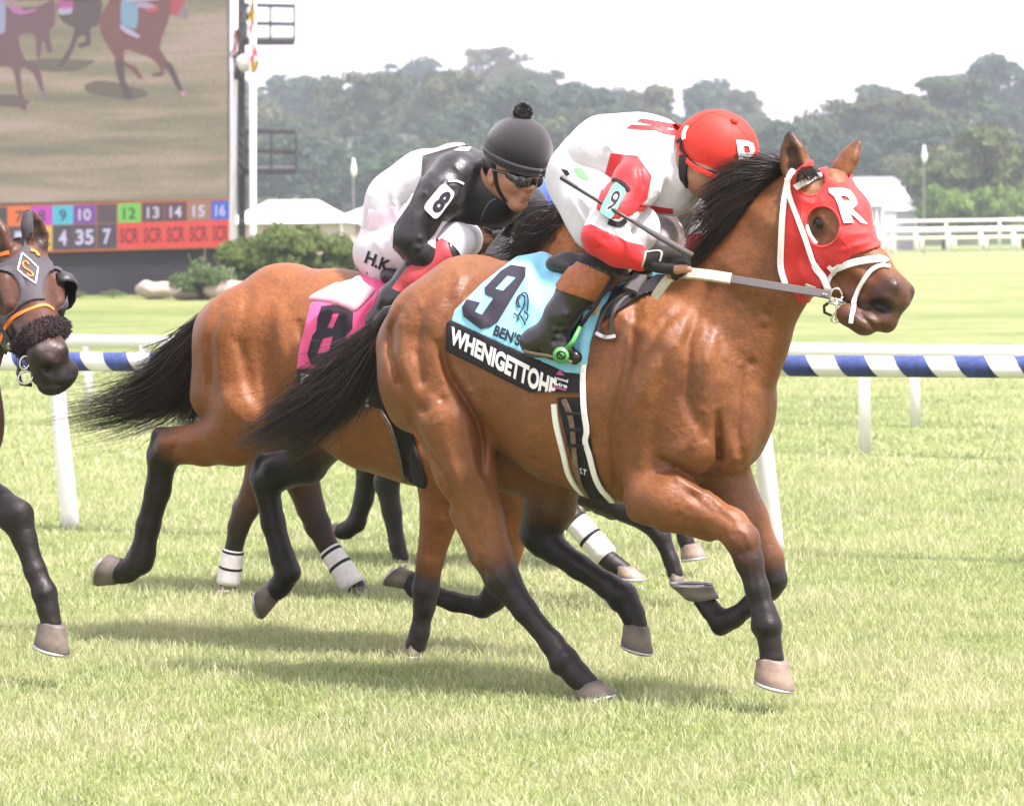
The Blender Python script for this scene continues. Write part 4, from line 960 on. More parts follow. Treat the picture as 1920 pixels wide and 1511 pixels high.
def nostril(S, F, a, b, rad, d, rim=.006):
    """a flared nostril drawn along a-b (photo pixels) on the side of the muzzle nearest the camera"""
    f = F.f; A_, B_ = F.loc(at(*a, d)), F.loc(at(*b, d)); ax = unit(B_ - A_); up = unit(np.cross(f, ax)); r = rad * d / FPX
    if up[2] < 0: up = -up
    M = (A_ + B_) / 2; L = np.linalg.norm(B_ - A_) / 2
    S.stroke([A_ - ax * r * .6 - up * r * .6, A_ - ax * r * .3 + up * r * .7, M + up * r * 1.35, B_ + up * r * 1.0 + ax * r * .5, B_ + ax * r * 1.2 - up * r * .3], rim, r * .55, f, fw=5)
    S.stroke([A_ - ax * r - up * r * .9, M - up * r * 1.3, B_ - up * r * .9 + ax * r * .6], rim * .7, r * .55, f, fw=5)
    for k in (-.6, 0, .6): S.stroke([M + ax * L * k - ax * r * .8, M + ax * L * k + ax * r * .8], -.011, r * .62, f, fw=5)
    return M, r
# ------------------------------------------------------------------ horse number nine
F9 = Frame(1110, 1300, 10.5, TH)
S = Sdf(); P = F9.P; RM = F9.rm
def cp(a, b, k=.035, w=.9, c=(0, 0)):                  # a, b = (px, py, n, r px)
    pa, pb = P(*a[:3]), P(*b[:3]); S.cap(pa, pb, RM(pa, a[3]), RM(pb, b[3]), k, LAT, w, c)
# trunk
cp((812, 640, 0, 98), (885, 612, 0, 130), w=1.0)
cp((885, 612, 0, 130), (990, 668, 0, 178), w=.85)
cp((990, 668, 0, 178), (1090, 706, 0, 206), w=.80)
cp((1090, 706, 0, 206), (1180, 724, 0, 216), w=.76)
cp((1180, 724, 0, 216), (1275, 722, 0, 186), w=.70)
cp((1275, 722, 0, 186), (1345, 770, 0, 110), w=.85)
cp((1130, 545, 0, 50), (1270, 540, 0, 42), w=.8, k=.06)                                   # withers
cp((1290, 660, 0, 150), (1345, 620, 0, 142), w=.55)                                       # neck
cp((1345, 620, 0, 142), (1420, 515, 0, 106), w=.58)
cp((1420, 515, 0, 106), (1478, 420, 0, 84), w=.72)
cp((1478, 420, 0, 84), (1500, 380, 0, 62), w=.85)
# hindquarter, near side
cp((820, 620, .10, 100), (800, 720, .13, 84), w=.9)
cp((800, 700, .14, 96), (856, 800, .15, 74), w=.8)
cp((760, 650, .10, 56), (775, 760, .12, 50), w=.9)
cp((870, 640, .10, 100), (868, 780, .15, 54), w=.75)
limb(S, F9, [(850, 790, .15, 76), (872, 880, .15, 58), (903, 965, .14, 46), (926, 1040, .13, 39), (942, 1085, .13, 36), (985, 1145, .13, 28), (1035, 1205, .13, 27), (1058, 1238, .13, 33), (1082, 1265, .13, 29), (1100, 1283, .13, 30)], col=[0, 0, .12, .45, .8, .95, 1, 1, 1, 1])
limb(S, F9, [(860, 960, .14, 24), (897, 1040, .13, 22), (930, 1085, .13, 24)], .02, [.1, .6, .9])        # hamstring and point of hock
# off hind
cp((860, 700, -.12, 90), (960, 850, -.14, 74), w=.8)
limb(S, F9, [(960, 850, -.14, 74), (1038, 890, -.15, 56), (1030, 950, -.15, 48), (1013, 1000, -.15, 40), (1040, 1030, -.15, 33), (1085, 1062, -.15, 29), (1140, 1098, -.15, 29), (1168, 1118, -.15, 34), (1185, 1148, -.15, 27), (1193, 1170, -.15, 27)], col=[.2, .4, .6, .9, 1, 1, 1, 1, 1, 1])
limb(S, F9, [(1000, 920, -.15, 26), (994, 1000, -.15, 20), (1016, 1025, -.15, 26)], .02, [.6, .9, 1])
# near fore
cp((1275, 690, .12, 100), (1285, 830, .15, 66), w=.7)
cp((1200, 760, .14, 60), (1212, 920, .17, 44), w=.8)
limb(S, F9, [(1222, 930, .16, 52), (1262, 940, .17, 54), (1320, 962, .16, 42), (1370, 985, .16, 36), (1392, 1012, .16, 35), (1404, 1050, .16, 33), (1420, 1105, .16, 27), (1432, 1148, .16, 28), (1438, 1172, .16, 33), (1444, 1206, .16, 25), (1447, 1232, .16, 30)], col=[0, 0, 0, .25, .55, .8, .85, .9, .95, .95, .95])
limb(S, F9, [(1195, 960, .17, 24), (1250, 972, .17, 26), (1330, 1000, .16, 20)], .02, [0, 0, .1])
# off fore
cp((1320, 800, -.10, 80), (1352, 910, -.12, 60), w=.7)
limb(S, F9, [(1345, 890, -.12, 62), (1390, 975, -.12, 50), (1435, 1050, -.12, 38), (1448, 1086, -.12, 34), (1440, 1104, -.12, 28), (1410, 1132, -.12, 23), (1375, 1158, -.12, 23), (1353, 1166, -.12, 27), (1332, 1142, -.12, 22), (1318, 1124, -.12, 24)], col=[0, 0, .4, .9, 1, 1, 1, 1, 1, 1])
# breast muscles
S.ell(P(1366, 818, .085), (.085, .07, .125), None, .04); S.ell(P(1388, 800, -.075), (.085, .075, .13), None, .04)
H9 = Head(F9, 1541, 418, 9.98, -.88, .73, -.26, (.99, 1.04, 1.13))
head_sdf(S, H9, .48)
dm = to_px(F9.wor(H9.p(.50, -.05, -.06)))[2]
nostril(S, F9, (1640, 568), (1663, 581), 14, dm)
S.ell(F9.loc(at(1625, 608, dm + .035)), (.040, .042, .032), None, .022, c=.58); S.ell(F9.loc(at(1662, 598, dm + .04)), (.036, .042, .044), None, .022, c=.58); S.cap(F9.loc(at(1590, 590, dm + .04)), F9.loc(at(1618, 606, dm + .035)), .036, .034, .02, None, 1., (.5, .65))
na_ = unit(F9.loc(at(1664, 582, dm)) - F9.loc(at(1640, 567, dm))); nu_ = unit(np.cross(F9.f, na_)); S.ell(F9.loc(at(1652, 575, dm - .006)), (.023, .030, .0115), np.array([na_, F9.f, nu_]), .008, op='d')
N9 = lambda pts: [F9.loc(at(x, y, dm)) for x, y in pts]
for sx, sy, sr in ((1643, 570, 11), (1652, 575, 13), (1661, 580, 11)): S.spots.append((N9([(sx, sy)])[0], sr, ('px', sx, sy, 1.6)))
S.stroke(N9([(1598, 566), (1608, 580), (1620, 596), (1636, 612), (1650, 626)]), -.013, .0055, F9.f, fw=5)
S.stroke(N9([(1622, 590), (1642, 604), (1668, 606)]), .005, .010, F9.f, fw=5)
S.stroke(N9([(1592, 548), (1600, 535), (1618, 525)]), -.006, .009, F9.f, fw=5); S.stroke(N9([(1612, 556), (1625, 540), (1640, 530)]), .005, .008, F9.f, fw=5); S.stroke(N9([(1580, 545), (1592, 560)]), .004, .006, F9.f, fw=5)
S.cap(F9.loc(at(1560, 352, 10.05)), F9.loc(at(1588, 400, 10.0)), .060, .062, .03); S.cap(F9.loc(at(1588, 400, 10.0)), F9.loc(at(1600, 450, 9.96)), .062, .055, .03)
S.cap(H9.p(.03, 0, -.10), P(1440, 470, 0), .10, .15, .05, LAT, .6)
ear(S, F9.loc(at(1497, 335, 10.0)), F9.loc(at(1479, 245, 10.0)), .047, H9.M @ np.array([.35, -1, .1]), .1, .9)
ear(S, F9.loc(at(1568, 335, 10.12)), F9.loc(at(1614, 260, 10.1)), .043, H9.M @ np.array([.25, 1, .1]), .05, .75)
f9 = F9.f
def groove(pts, amp, w): S.stroke([P(x, y, .2) for x, y in pts], amp * (1.45 if w > .012 else 1.2), w * .92, f9, hi=np.array([np.inf, -.02, np.inf]))
groove([(773, 553), (752, 584), (735, 619), (733, 660), (749, 715), (794, 767), (828, 805)], -.016, .016)
groove([(795, 575), (783, 660), (793, 715), (831, 750), (859, 784)], -.013, .018)
groove([(840, 520), (815, 600), (812, 660), (835, 720)], .010, .030)
groove([(822, 640), (842, 701), (873, 750), (893, 784), (902, 829), (905, 900)], -.026, .017)
groove([(852, 690), (880, 735), (905, 790)], .014, .016)
groove([(848, 488), (860, 520), (850, 560)], .008, .02)
groove([(742, 690), (775, 790), (840, 900), (888, 1000)], -.012, .015)
groove([(905, 940), (915, 1020)], -.008, .010)
groove([(840, 830), (868, 930), (900, 1010)], .006, .014)
groove([(1195, 560), (1178, 680), (1150, 800), (1160, 930)], -.022, .022)     # shoulder edge behind
groove([(1262, 560), (1225, 690), (1205, 800), (1200, 880)], .012, .03)
groove([(1330, 540), (1290, 640), (1285, 740), (1318, 830)], -.020, .022)
groove([(1350, 600), (1320, 700), (1335, 800)], .010, .022)
groove([(1232, 858), (1266, 874), (1319, 905), (1350, 925)], -.022, .012)     # forearm crease
groove([(1215, 890), (1270, 895), (1320, 930)], .010, .012)
groove([(1345, 770), (1352, 859), (1338, 920)], -.022, .013)
groove([(1395, 690), (1385, 800), (1395, 880)], -.012, .016)
groove([(1200, 916), (1292, 926), (1340, 966)], -.008, .008)
groove([(1205, 952), (1270, 965), (1345, 985)], -.008, .008)
groove([(1462, 590), (1412, 680), (1360, 760)], -.009, .018)          # jugular
groove([(1440, 470), (1400, 560), (1350, 640)], -.008, .022)
groove([(1395, 450), (1340, 520), (1290, 570)], .008, .022)
for dx in (0, 26, 52, 80, 108): groove([(960 + dx, 760 + dx * .25), (985 + dx, 810 + dx * .25), (1020 + dx, 850 + dx * .25)], -.0035, .010)
groove([(905, 800), (960, 850), (1040, 885), (1100, 905)], -.006, .012)
groove([(1130, 560), (1175, 600), (1230, 640)], .008, .02); groove([(1300, 560), (1250, 600), (1222, 650)], -.010, .014)
groove([(1318, 760), (1300, 820), (1262, 862)], .010, .018); groove([(1395, 800), (1385, 860), (1362, 905)], .008, .016)
groove([(862, 560), (900, 600), (912, 660)], .008, .024); groove([(760, 600), (756, 680), (790, 760)], .008, .018)
groove([(870, 800), (895, 880), (925, 960)], .008, .014); groove([(845, 880), (880, 970), (905, 1035)], -.008, .011)
groove([(1270, 905), (1330, 925), (1372, 965)], .007, .011); groove([(1232, 935), (1290, 945), (1340, 975)], .006, .009)
groove([(1470, 520), (1440, 600), (1395, 690)], .007, .018); groove([(1420, 470), (1370, 540), (1320, 590)], -.008, .018)
rv = np.random.default_rng(21)                                         # veins and skin folds over shoulder, neck and belly
for (x, y, dx, dy) in ((1215, 640, 40, 90), (1250, 620, 30, 110), (1300, 700, 30, 80), (1225, 780, 60, 40), (1180, 700, 50, 110), (1330, 640, -30, 90), (1400, 560, -40, 90), (1440, 600, -50, 80), (1265, 840, 60, -20), (1120, 820, 70, 50), (1010, 800, 80, 60), (1380, 640, -20, 90), (1420, 540, -30, 60), (760, 850, 60, 90), (860, 860, 30, 90), (800, 540, -30, 70)):
    q = [(x + dx * t + rv.normal() * 7, y + dy * t + rv.normal() * 7) for t in np.linspace(0, 1, 6)]; groove(q, .0042, .0065)
for k in range(16):
    x, y = 1385 + rv.uniform(-75, 60), 590 + rv.uniform(-60, 90); groove([(x, y), (x + 10, y + 14), (x + 14 + rv.normal() * 4, y + 30)], -.003, .006)
# tendons and joints
groove([(930, 1095), (975, 1165), (1030, 1228)], -.005, .006)
groove([(1410, 1055), (1424, 1150)], -.004, .006)
groove([(1376, 990), (1400, 1000), (1408, 1030)], .006, .009)
groove([(1378, 1030), (1400, 1042)], -.004, .007)
groove([(1060, 1225), (1078, 1250)], .004, .008)
groove([(1345, 960), (1380, 985)], -.005, .007)
groove([(918, 1050), (935, 1085), (960, 1120)], .006, .009)
groove([(905, 1040), (912, 1085)], -.006, .008)
S.stroke([P(1050, 1052, -.1), P(1140, 1108, -.1)], -.004, .006, f9)
h9 = thing('racehorse', 'bay racehorse in a red hood galloping in front of the field, blue saddle cloth', 'horse', F9.wor(P(1110, 1312, 0)))
o_b9, fld9, bvh9 = finish_body('body', S, F9, .0075, M_COAT9, h9)
hoofmesh('hoof', P(1099, 1280, .13), P(1152, 1302, .13), P(1082, 1318, .13), None, M_HOOF, h9, .055, F9)
hoofmesh('hoof', P(1193, 1168, -.15), P(1222, 1226, -.15), P(1164, 1203, -.15), None, M_HOOF, h9, .058, F9)
hoofmesh('hoof', P(1448, 1233, .16), P(1488, 1296, .16), P(1412, 1270, .16), None, M_HOOFP, h9, .062, F9)
hoofmesh('hoof', P(1320, 1126, -.12), P(1258, 1096, -.12), P(1340, 1100, -.12), None, M_HOOF, h9, .058, F9)
print('horse 9', len(o_b9.data.vertices), time.time() - T0)
# ------------------------------------------------------------------ hair, eyes, hood, bridle of number nine
M_HAIR = hair_mat('black_horse_hair', (.006, .0042, .004), (.065, .036, .022))
M_EYE = principled('horse_eye', (.010, .006, .005), .12, .3)
M_RED = principled('red_hood_cloth', (.62, .022, .018), .5, .4, noise=.08, nscale=8, bump=.35, bscale=420, sheen=.1)
M_WHITE = principled('white_leather', (.80, .80, .78), .45, .4, noise=.04, nscale=20, bump=.08, bscale=150)
M_WCLOTH = principled('white_print', (.80, .80, .79), .6, .3)
M_BLEATHER = principled('black_leather', (.022, .020, .021), .38, .5, noise=.2, nscale=60, bump=.25, bscale=260)
M_STEEL = principled('bit_steel', (.62, .60, .57), .22, .5, metal=1.)
M_RUBBER = principled('grey_rubber', (.11, .10, .10), .65, .3, bump=.4, bscale=700)
M_CREAM = principled('cream_webbing', (.55, .50, .42), .7, .3, noise=.15, nscale=60, bump=.3, bscale=500)
G9 = lambda pts: [F9.wor(F9.P(*p)) for p in pts]
hair('tail', [G9(g) for g in (
    [(712, 596, .0), (672, 636, .02), (630, 680, .03), (585, 715, .05), (540, 742, .06)],
    [(716, 592, .01), (680, 640, .02), (628, 690, .04), (560, 745, .05), (495, 795, .06), (432, 832, .06)],
    [(720, 596, .0), (690, 652, .01), (648, 712, .02), (585, 775, .02), (520, 825, .02), (455, 850, .0)],
    [(724, 602, -.01), (702, 662, .0), (670, 728, .0), (628, 785, -.02), (578, 832, -.02), (522, 856, -.02)],
    [(728, 610, -.02), (714, 680, -.02), (692, 735, -.02), (660, 775, -.02)])], 2100, M_HAIR, h9, 11, .0014, 3, .020, .022, .5, clump=90)
hair('tail_wisps', [G9(g) for g in ([(716, 600, 0), (660, 655, .05), (600, 690, .08), (530, 700, .1)], [(718, 604, 0), (650, 700, .04), (560, 770, .06), (440, 815, .06)], [(722, 610, 0), (670, 730, .0), (600, 820, .0), (500, 868, -.02)])], 160, M_HAIR, h9, 14, .0012, 31, .03, .05, .6)
mb = MB(); mb.tube(G9(spline([(765, 585, 0), (726, 588, 0), (700, 625, .01), (672, 680, .015), (640, 730, .02)], 9)), [.018, .026, .026, .024, .021, .018, .014, .010, .005], 10); mb.build('tail_dock', M_HAIR, h9, True)
hair('mane', [G9(g) for g in (
    [(1492, 322, .0), (1452, 303, .05), (1400, 300, .08), (1340, 322, .10)],
    [(1482, 328, .02), (1432, 316, .07), (1372, 325, .10), (1300, 372, .12)],
    [(1462, 343, .02), (1410, 340, .08), (1350, 368, .10), (1288, 425, .12)],
    [(1440, 360, .02), (1392, 372, .08), (1345, 408, .10), (1292, 462, .10)],
    [(1415, 384, .02), (1378, 402, .07), (1342, 440, .08), (1296, 492, .08)],
    [(1388, 408, .02), (1356, 436, .06), (1328, 470, .06), (1294, 506, .06)],
    [(1352, 445, .02), (1330, 470, .05), (1310, 495, .05), (1288, 512, .05)])], 2300, M_HAIR, h9, 10, .0014, 5, .012, .018, .6, clump=70)
hair('forelock', [G9(g) for g in ([(1500, 318, .10), (1510, 322, .13), (1522, 338, .15)], [(1510, 316, .08), (1528, 322, .12), (1542, 338, .14)], [(1495, 322, .1), (1500, 335, .15), (1506, 350, .16)])], 260, M_HAIR, h9, 8, .0012, 8, .006, .006, .6)
def eyeball(H, fr, side, parent, r=.025):
    c = H.p(.172, side * .0925, -.063); mb = MB(); n = 14; V = []; F = []
    for i in range(n + 1):
        for j in range(2 * n): a = math.pi * i / n; b = math.pi * j / n; V.append(fr.wor(c + r * np.array([math.sin(a) * math.cos(b), math.sin(a) * math.sin(b), math.cos(a)])))
    F = [(i * 2 * n + j, i * 2 * n + (j + 1) % (2 * n), (i + 1) * 2 * n + (j + 1) % (2 * n), (i + 1) * 2 * n + j) for i in range(n) for j in range(2 * n)]
    mb.add(V, F); return mb.build('eye', M_EYE, parent, True)
eyeball(H9, F9, -1, h9); eyeball(H9, F9, 1, h9)
HOODP = [(1474, 333), (1492, 318), (1520, 300), (1560, 300), (1590, 318), (1625, 365), (1648, 410), (1652, 462), (1628, 470), (1600, 479), (1565, 505), (1542, 538), (1530, 560), (1512, 570), (1495, 566), (1488, 553), (1473, 540), (1461, 520), (1462, 420)]
def hood_region(u, v, d, XYZ):
    m = d / FPX
    r = poly_sd(u, v, HOODP)
    q = H9.inv(np.stack([c.ravel() for c in XYZ], 1))
    X, Y, Z = [q[:, i].reshape(u.shape) for i in range(3)]
    ehole = np.minimum(poly_sd(u, v, [(1492, 334), (1508, 316), (1530, 316), (1545, 330), (1546, 345), (1534, 362), (1512, 366), (1497, 352)]),
                       np.hypot(u - 1574, v - 320) - 22)
    eye_ = np.hypot((u - 1542) / 30.5, (v - 425) / 35.5); eye_ = (eye_ - 1) * 31
    eyel = (np.hypot((X - .172) / .075, (Z + .063) / .06) - 1) * 30; eyel = np.where(Y > .03, eyel, 99)
    eye_ = np.where(Y < -.01, eye_, 99)
    r = np.maximum(r, -np.minimum(np.minimum(ehole, eye_), eyel))
    return r * m
lo, hi = [f(np.array([F9.loc(at(x, y, d)) for x in (1440, 1670) for y in (280, 590) for d in (9.75, 10.35)]), 0) for f in (np.min, np.max)]
def hood_wrinkle(B, u, v, XYZ):
    w = 0
    for (x0, y0, x1, y1, a, s_) in ((1560, 330, 1600, 350, .004, 5), (1600, 380, 1628, 420, .004, 5), (1530, 470, 1545, 520, .005, 6), (1545, 470, 1565, 500, .004, 5), (1515, 480, 1525, 550, .005, 6), (1480, 380, 1490, 450, .004, 5), (1575, 470, 1635, 452, .006, 5), (1570, 485, 1620, 462, .003, 4), (1585, 440, 1640, 435, .003, 5), (1480, 470, 1520, 540, .005, 8), (1500, 400, 1512, 470, .004, 7), (1555, 470, 1600, 470, .004, 5), (1490, 370, 1530, 385, .004, 6)):
        ex, ey = x1 - x0, y1 - y0; t = np.clip(((u - x0) * ex + (v - y0) * ey) / (ex * ex + ey * ey), 0, 1)
        w = w + a * np.exp(-(((u - x0 - t * ex) ** 2 + (v - y0 - t * ey) ** 2) / s_ ** 2)) * np.sin(np.pi * t)
    return B - w
hood9, bvh_hood = shell('hood', S, F9, .0045, lo, hi, .008, hood_region, M_RED, h9, 2, extra=hood_wrinkle)
surf9 = [bvh_hood, bvh9]
mb = MB(); ring = []
for i in range(37):
    a = 2 * math.pi * i / 36; p, n_ = hit(bvh_hood, 1542 + 33.5 * math.cos(a), 425 + 38.5 * math.sin(a))
    if p is not None: ring.append(p)
mb.tube(ring, .0042, 6); mb.build('eye_rim', M_RED, hood9, True)
def edge_tube(pts, bvhs, name, r, mat, parent, n=30):
    q = [hit_any(bvhs, x, y)[0] for x, y in spline(pts, n)]; q = [x for x in q if x is not None]
    mb = MB(); mb.tube(q, r, 6); return mb.build(name, mat, parent, True)
for sp_ in ([(1532, 362), (1540, 380), (1552, 392), (1590, 445), (1632, 455)], [(1506, 352), (1500, 420), (1496, 500), (1505, 560)], [(1575, 446), (1590, 462), (1596, 480)]): strap('seam', sp_, .003, [bvh_hood], M_RED, hood9, .0016, .0, 18)
edge_tube([(1495, 352), (1512, 367), (1534, 363), (1547, 345)], [bvh_hood], 'hem', .0025, M_RED, hood9)
zR = lambda pts: [(1420 + x / 3.357, 230 + y / 3.357) for x, y in pts]
decal('letter', [zR([(448, 412), (540, 412), (585, 425), (618, 470), (630, 510), (600, 545), (640, 580), (695, 637), (655, 632), (610, 590), (585, 570), (600, 610), (610, 628), (545, 632), (530, 590), (510, 520), (485, 465), (452, 440)]),
                 zR([(524, 462), (540, 490), (582, 492), (575, 472), (550, 460)])], bvh_hood, M_WCLOTH, hood9, .0055, 5)
# bridle
br = thing('bridle', 'white leather bridle with black reins on the head of the red hooded horse', 'bridle', F9.wor(H9.p(.3, 0, 0)))
strap('headpiece', [(1487, 322), (1478, 340), (1468, 400), (1465, 460), (1464, 505), (1472, 532)], .019, surf9, M_WHITE, br, .006, .003)
strap('browband', [(1491, 352), (1502, 344), (1520, 336), (1542, 330)], .019, surf9, M_WHITE, br, .006, .003, 14)
strap('cheekpiece', [(1478, 334), (1481, 370), (1495, 410), (1512, 455), (1530, 500), (1548, 530), (1558, 545)], .016, surf9, M_WHITE, br, .007, .004)
strap('cheek_loop', [(1530, 496), (1540, 515), (1556, 543)], .022, surf9, M_WHITE, br, .008, .007, 8)
strap('noseband', [(1560, 508), (1572, 501), (1600, 494), (1630, 488), (1655, 487), (1662, 492)], .023, surf9, M_WHITE, br, .007, .002)
strap('noseband_keeper', [(1554, 498), (1566, 510)], .012, surf9, M_WHITE, br, .009, .004, 5)
strap('noseband_drop', [(1566, 505), (1556, 518), (1551, 540)], .013, surf9, M_WHITE, br, .006, .002, 8)
strap('flash_strap', [(1668, 503), (1650, 500), (1632, 510), (1615, 535), (1603, 565), (1597, 590), (1596, 605)], .014, surf9, M_WHITE, br, .006, .004)
strap('cheek_under', [(1511, 422), (1518, 438), (1532, 458)], .012, [bvh9], M_WHITE, br, .005, .0015, 10)
strap('chin_tab', [(1512, 535), (1530, 541)], .017, surf9, M_CREAM, br, .005, .002, 5)
bitp, _ = hit_any(surf9, 1572, 552); dbit = (bitp - CP) @ CF - .018
A_ = lambda x, y, dd=0.: at(x, y, dbit + dd)
def ringtube(name, cx, cy, rx, ry, r, mat, parent, rot=0., a0=0, a1=360, dd=0.):
    q = []
    for i in range(25):
        a = math.radians(a0 + (a1 - a0) * i / 24); x, y = rx * math.cos(a), ry * math.sin(a)
        q.append(A_(cx + x * math.cos(rot) - y * math.sin(rot), cy + x * math.sin(rot) + y * math.cos(rot), dd))
    mb = MB(); mb.tube(q, r, 7); return mb.build(name, mat, parent, True)
bit = ringtube('bit_ring', 1568, 556, 11, 15, .0042, M_STEEL, br)
mb = MB(); mb.tube([A_(1565, 560), A_(1580, 567), A_(1595, 572, .03)], [.007, .006, .006], 8); mb.build('bit_bar', M_STEEL, bit, True)
ringtube('bit_loop', 1578, 590, 22, 10, .003, M_STEEL, bit, -.55, 20, 330, .0)
mb = MB(); mb.tube([A_(1568, 560), A_(1569, 580), A_(1567, 602)], [.006, .004, .003], 7); mb.tube([A_(1552, 567), A_(1575, 572), A_(1592, 566)], .0035, 7); mb.build('bit_shank', M_STEEL, bit, True)
mb = MB(); mb.tube([A_(1556, 566, .01), A_(1545, 574, .02), A_(1546, 586, .03), A_(1560, 592, .05)], .005, 6); mb.build('curb_strap', M_BLEATHER, br, True)
# reins
def flatband(name, P3, width, thick, mat, parent, nrm=None):
    N = [(-CF + np.array([0, 0, .25])) for _ in P3] if nrm is None else [nrm] * len(P3)
    return band(name, P3, N, width, thick, 0, mat, parent, smoothn=0)
hand9 = F9.wor(F9.P(1278, 512, .275)); reinpts = [hand9, F9.wor(F9.P(1340, 519, .27)), A_(1440, 535, -.03), A_(1530, 549, -.012), A_(1556, 554, -.004)]
sp = spline(reinpts, 31)
rein = flatband('rein', sp[10:], .026, .006, M_RUBBER, br)
flatband('rein_grip', sp[:11], [.034] * 11, .014, M_CREAM, rein)
tt = sp[28]
for k in (25, 27):
    mb = MB(); mb.tube([sp[k] - CF * .006 + CU * 0, sp[k] - CF * .011], .004, 8); mb.build('stud', M_STEEL, rein)
flatband('rein_end', spline([F9.wor(F9.P(1290, 508, .275)), F9.wor(F9.P(1260, 518, .28)), F9.wor(F9.P(1242, 538, .275)), F9.wor(F9.P(1230, 556, .265))], 8), .03, .012, M_CREAM, rein)
# ------------------------------------------------------------------ saddle cloth, saddle, girth of number nine
M_BLUE = principled('pale_blue_cloth', (.23, .56, .72), .7, .25, noise=.05, nscale=15, bump=.12, bscale=400, sheen=.1)
M_BLACKC = principled('black_cloth', (.018, .016, .020), .75, .25, noise=.12, nscale=40, bump=.15, bscale=500)
M_PRINT = principled('black_print', (.035, .032, .045), .75, .2)
M_SHINY = principled('polished_black_boot', (.012, .010, .011), .30, .45, bump=.12, bscale=30, coat=.25)
M_BROWN = principled('tan_boot_cuff', (.34, .11, .035), .5, .4, noise=.22, nscale=60, bump=.2, bscale=200)
M_PINK = principled('pink_print', (.55, .10, .32), .7, .2)
M_CHAM = principled('chamois', (.60, .36, .13), .75, .25, noise=.12, nscale=25, bump=.2, bscale=300)
M_GREEN = principled('green_stirrup', (.08, .36, .08), .4, .5)
M_BRSTRAP = principled('worn_brown_strap', (.20, .14, .10), .6, .3, noise=.3, nscale=50, bump=.3, bscale=300)
CL9 = [(972, 478), (1000, 440), (1060, 440), (1095, 470), (1240, 470), (1262, 512), (1210, 522), (1165, 535), (1128, 578), (1108, 640), (1100, 690), (1090, 702), (1062, 702), (846, 604), (852, 582), (905, 530)]
BD9 = [(846, 600), (1062, 698), (1090, 700), (1092, 752), (1064, 748), (1046, 762), (835, 657), (838, 604)]
def fold(lines):
    def f(B, u, v, XYZ):
        w = 0
        for (x0, y0, x1, y1, a, s_) in lines:
            ex, ey = x1 - x0, y1 - y0; t = np.clip(((u - x0) * ex + (v - y0) * ey) / (ex * ex + ey * ey), 0, 1)
            w = w + a * np.exp(-(((u - x0 - t * ex) ** 2 + (v - y0 - t * ey) ** 2) / s_ ** 2))
        return B - w
    return f
def box_of(fr, pts, dn, df, pad=.03):
    Q = np.array([fr.P(x, y, n) for x, y in pts for n in (dn, -df)]); return Q.min(0) - pad, Q.max(0) + pad
lo, hi = box_of(F9, CL9, .36, .33)
far = lambda XYZ, z0: np.where(XYZ[1] > 0, (z0 - XYZ[2]), -9)
zc = F9.P(960, 660, 0)[2]
def rg(poly, zcut=True):
    def f(u, v, d, XYZ):
        return np.maximum(poly_sd(u, v, poly) * d / FPX, np.where(XYZ[1] > .02, zc - XYZ[2], -9))
    return f
scloth = thing('saddle_cloth', 'pale blue saddle cloth numbered 9 with a black name band on the leading bay horse', 'saddle cloth', F9.wor(F9.P(980, 600, .3)))
_, bvh_c9 = shell('cloth', S, F9, .007, lo, hi, .010, rg(CL9), M_BLUE, scloth, 2, extra=fold([
    (980, 478, 930, 560, .006, 14), (1005, 470, 985, 560, .014, 16), (1000, 560, 1040, 640, .006, 12), (1040, 462, 1075, 478, .030, 16), (985, 500, 1000, 640, .008, 10), (1100, 585, 1085, 690, .014, 9), (1128, 560, 1105, 640, .010, 7), (1115, 600, 1096, 690, -.006, 6), (1015, 465, 1050, 520, .014, 11), (880, 590, 1050, 672, .003, 8)]))
_, bvh_d9 = shell('name_band', S, F9, .005, lo, hi, .013, rg(BD9), M_BLACKC, scloth, 2, extra=fold([(985, 700, 1010, 740, .006, 5)]))
z1 = lambda pts: [(680 + x / 2.906, 440 + y / 2.906) for x, y in pts]
decal('numeral', [z1([(808, 163), (889, 177), (886, 227), (735, 475), (690, 503), (640, 515), (548, 445), (540, 395), (565, 350), (640, 370), (612, 418), (648, 436), (712, 345), (668, 325), (663, 290), (753, 195)]), z1([(790, 221), (837, 230), (764, 305), (721, 294)])], bvh_c9, M_PRINT, scloth, .004, 7)
text_decal('lettering', "BEN'S", z1([(726, 487), (868, 545), (850, 610), (708, 548)]), bvh_c9, M_PRINT, scloth, .035, .004, 7)
text_decal('lettering', "WHENIGETTOHE", z1([(486, 498), (1060, 790), (1042, 905), (470, 590)]), bvh_d9, M_WCLOTH, scloth, .045, .005, 6)
decal('sponsor_mark', z1([(1055, 760), (1075, 735), (1100, 765)]) and [z1([(1052, 762), (1075, 735), (1100, 768)])], bvh_d9, M_PINK, scloth, .005, 6)
text_decal('sponsor_lettering', "yond", z1([(1045, 768), (1120, 790), (1117, 812), (1042, 790)]), bvh_d9, M_WCLOTH, scloth, .03, .005, 6)
text_decal('sponsor_lettering', "wire", z1([(1040, 798), (1116, 816), (1113, 838), (1036, 820)]), bvh_d9, M_WCLOTH, scloth, .03, .005, 6)
strap('sponsor_rule', z1([(1035, 826), (1112, 846)]), .006, bvh_d9, M_PINK, scloth, .001, .004, 6)
# crab emblem: loops of line
for pts in ([(850, 400), (838, 360), (865, 325), (890, 345), (880, 400), (850, 440)], [(860, 400), (850, 350), (885, 315), (905, 345), (900, 420)], [(825, 430), (850, 450), (845, 475)], [(860, 440), (880, 470), (890, 495)], [(885, 420), (905, 440), (895, 470)]):
    strap('emblem', z1(pts), .005, bvh_c9, M_PRINT, scloth, .001, .004, 14)
surfc9 = [bvh_c9, bvh_d9, bvh9]
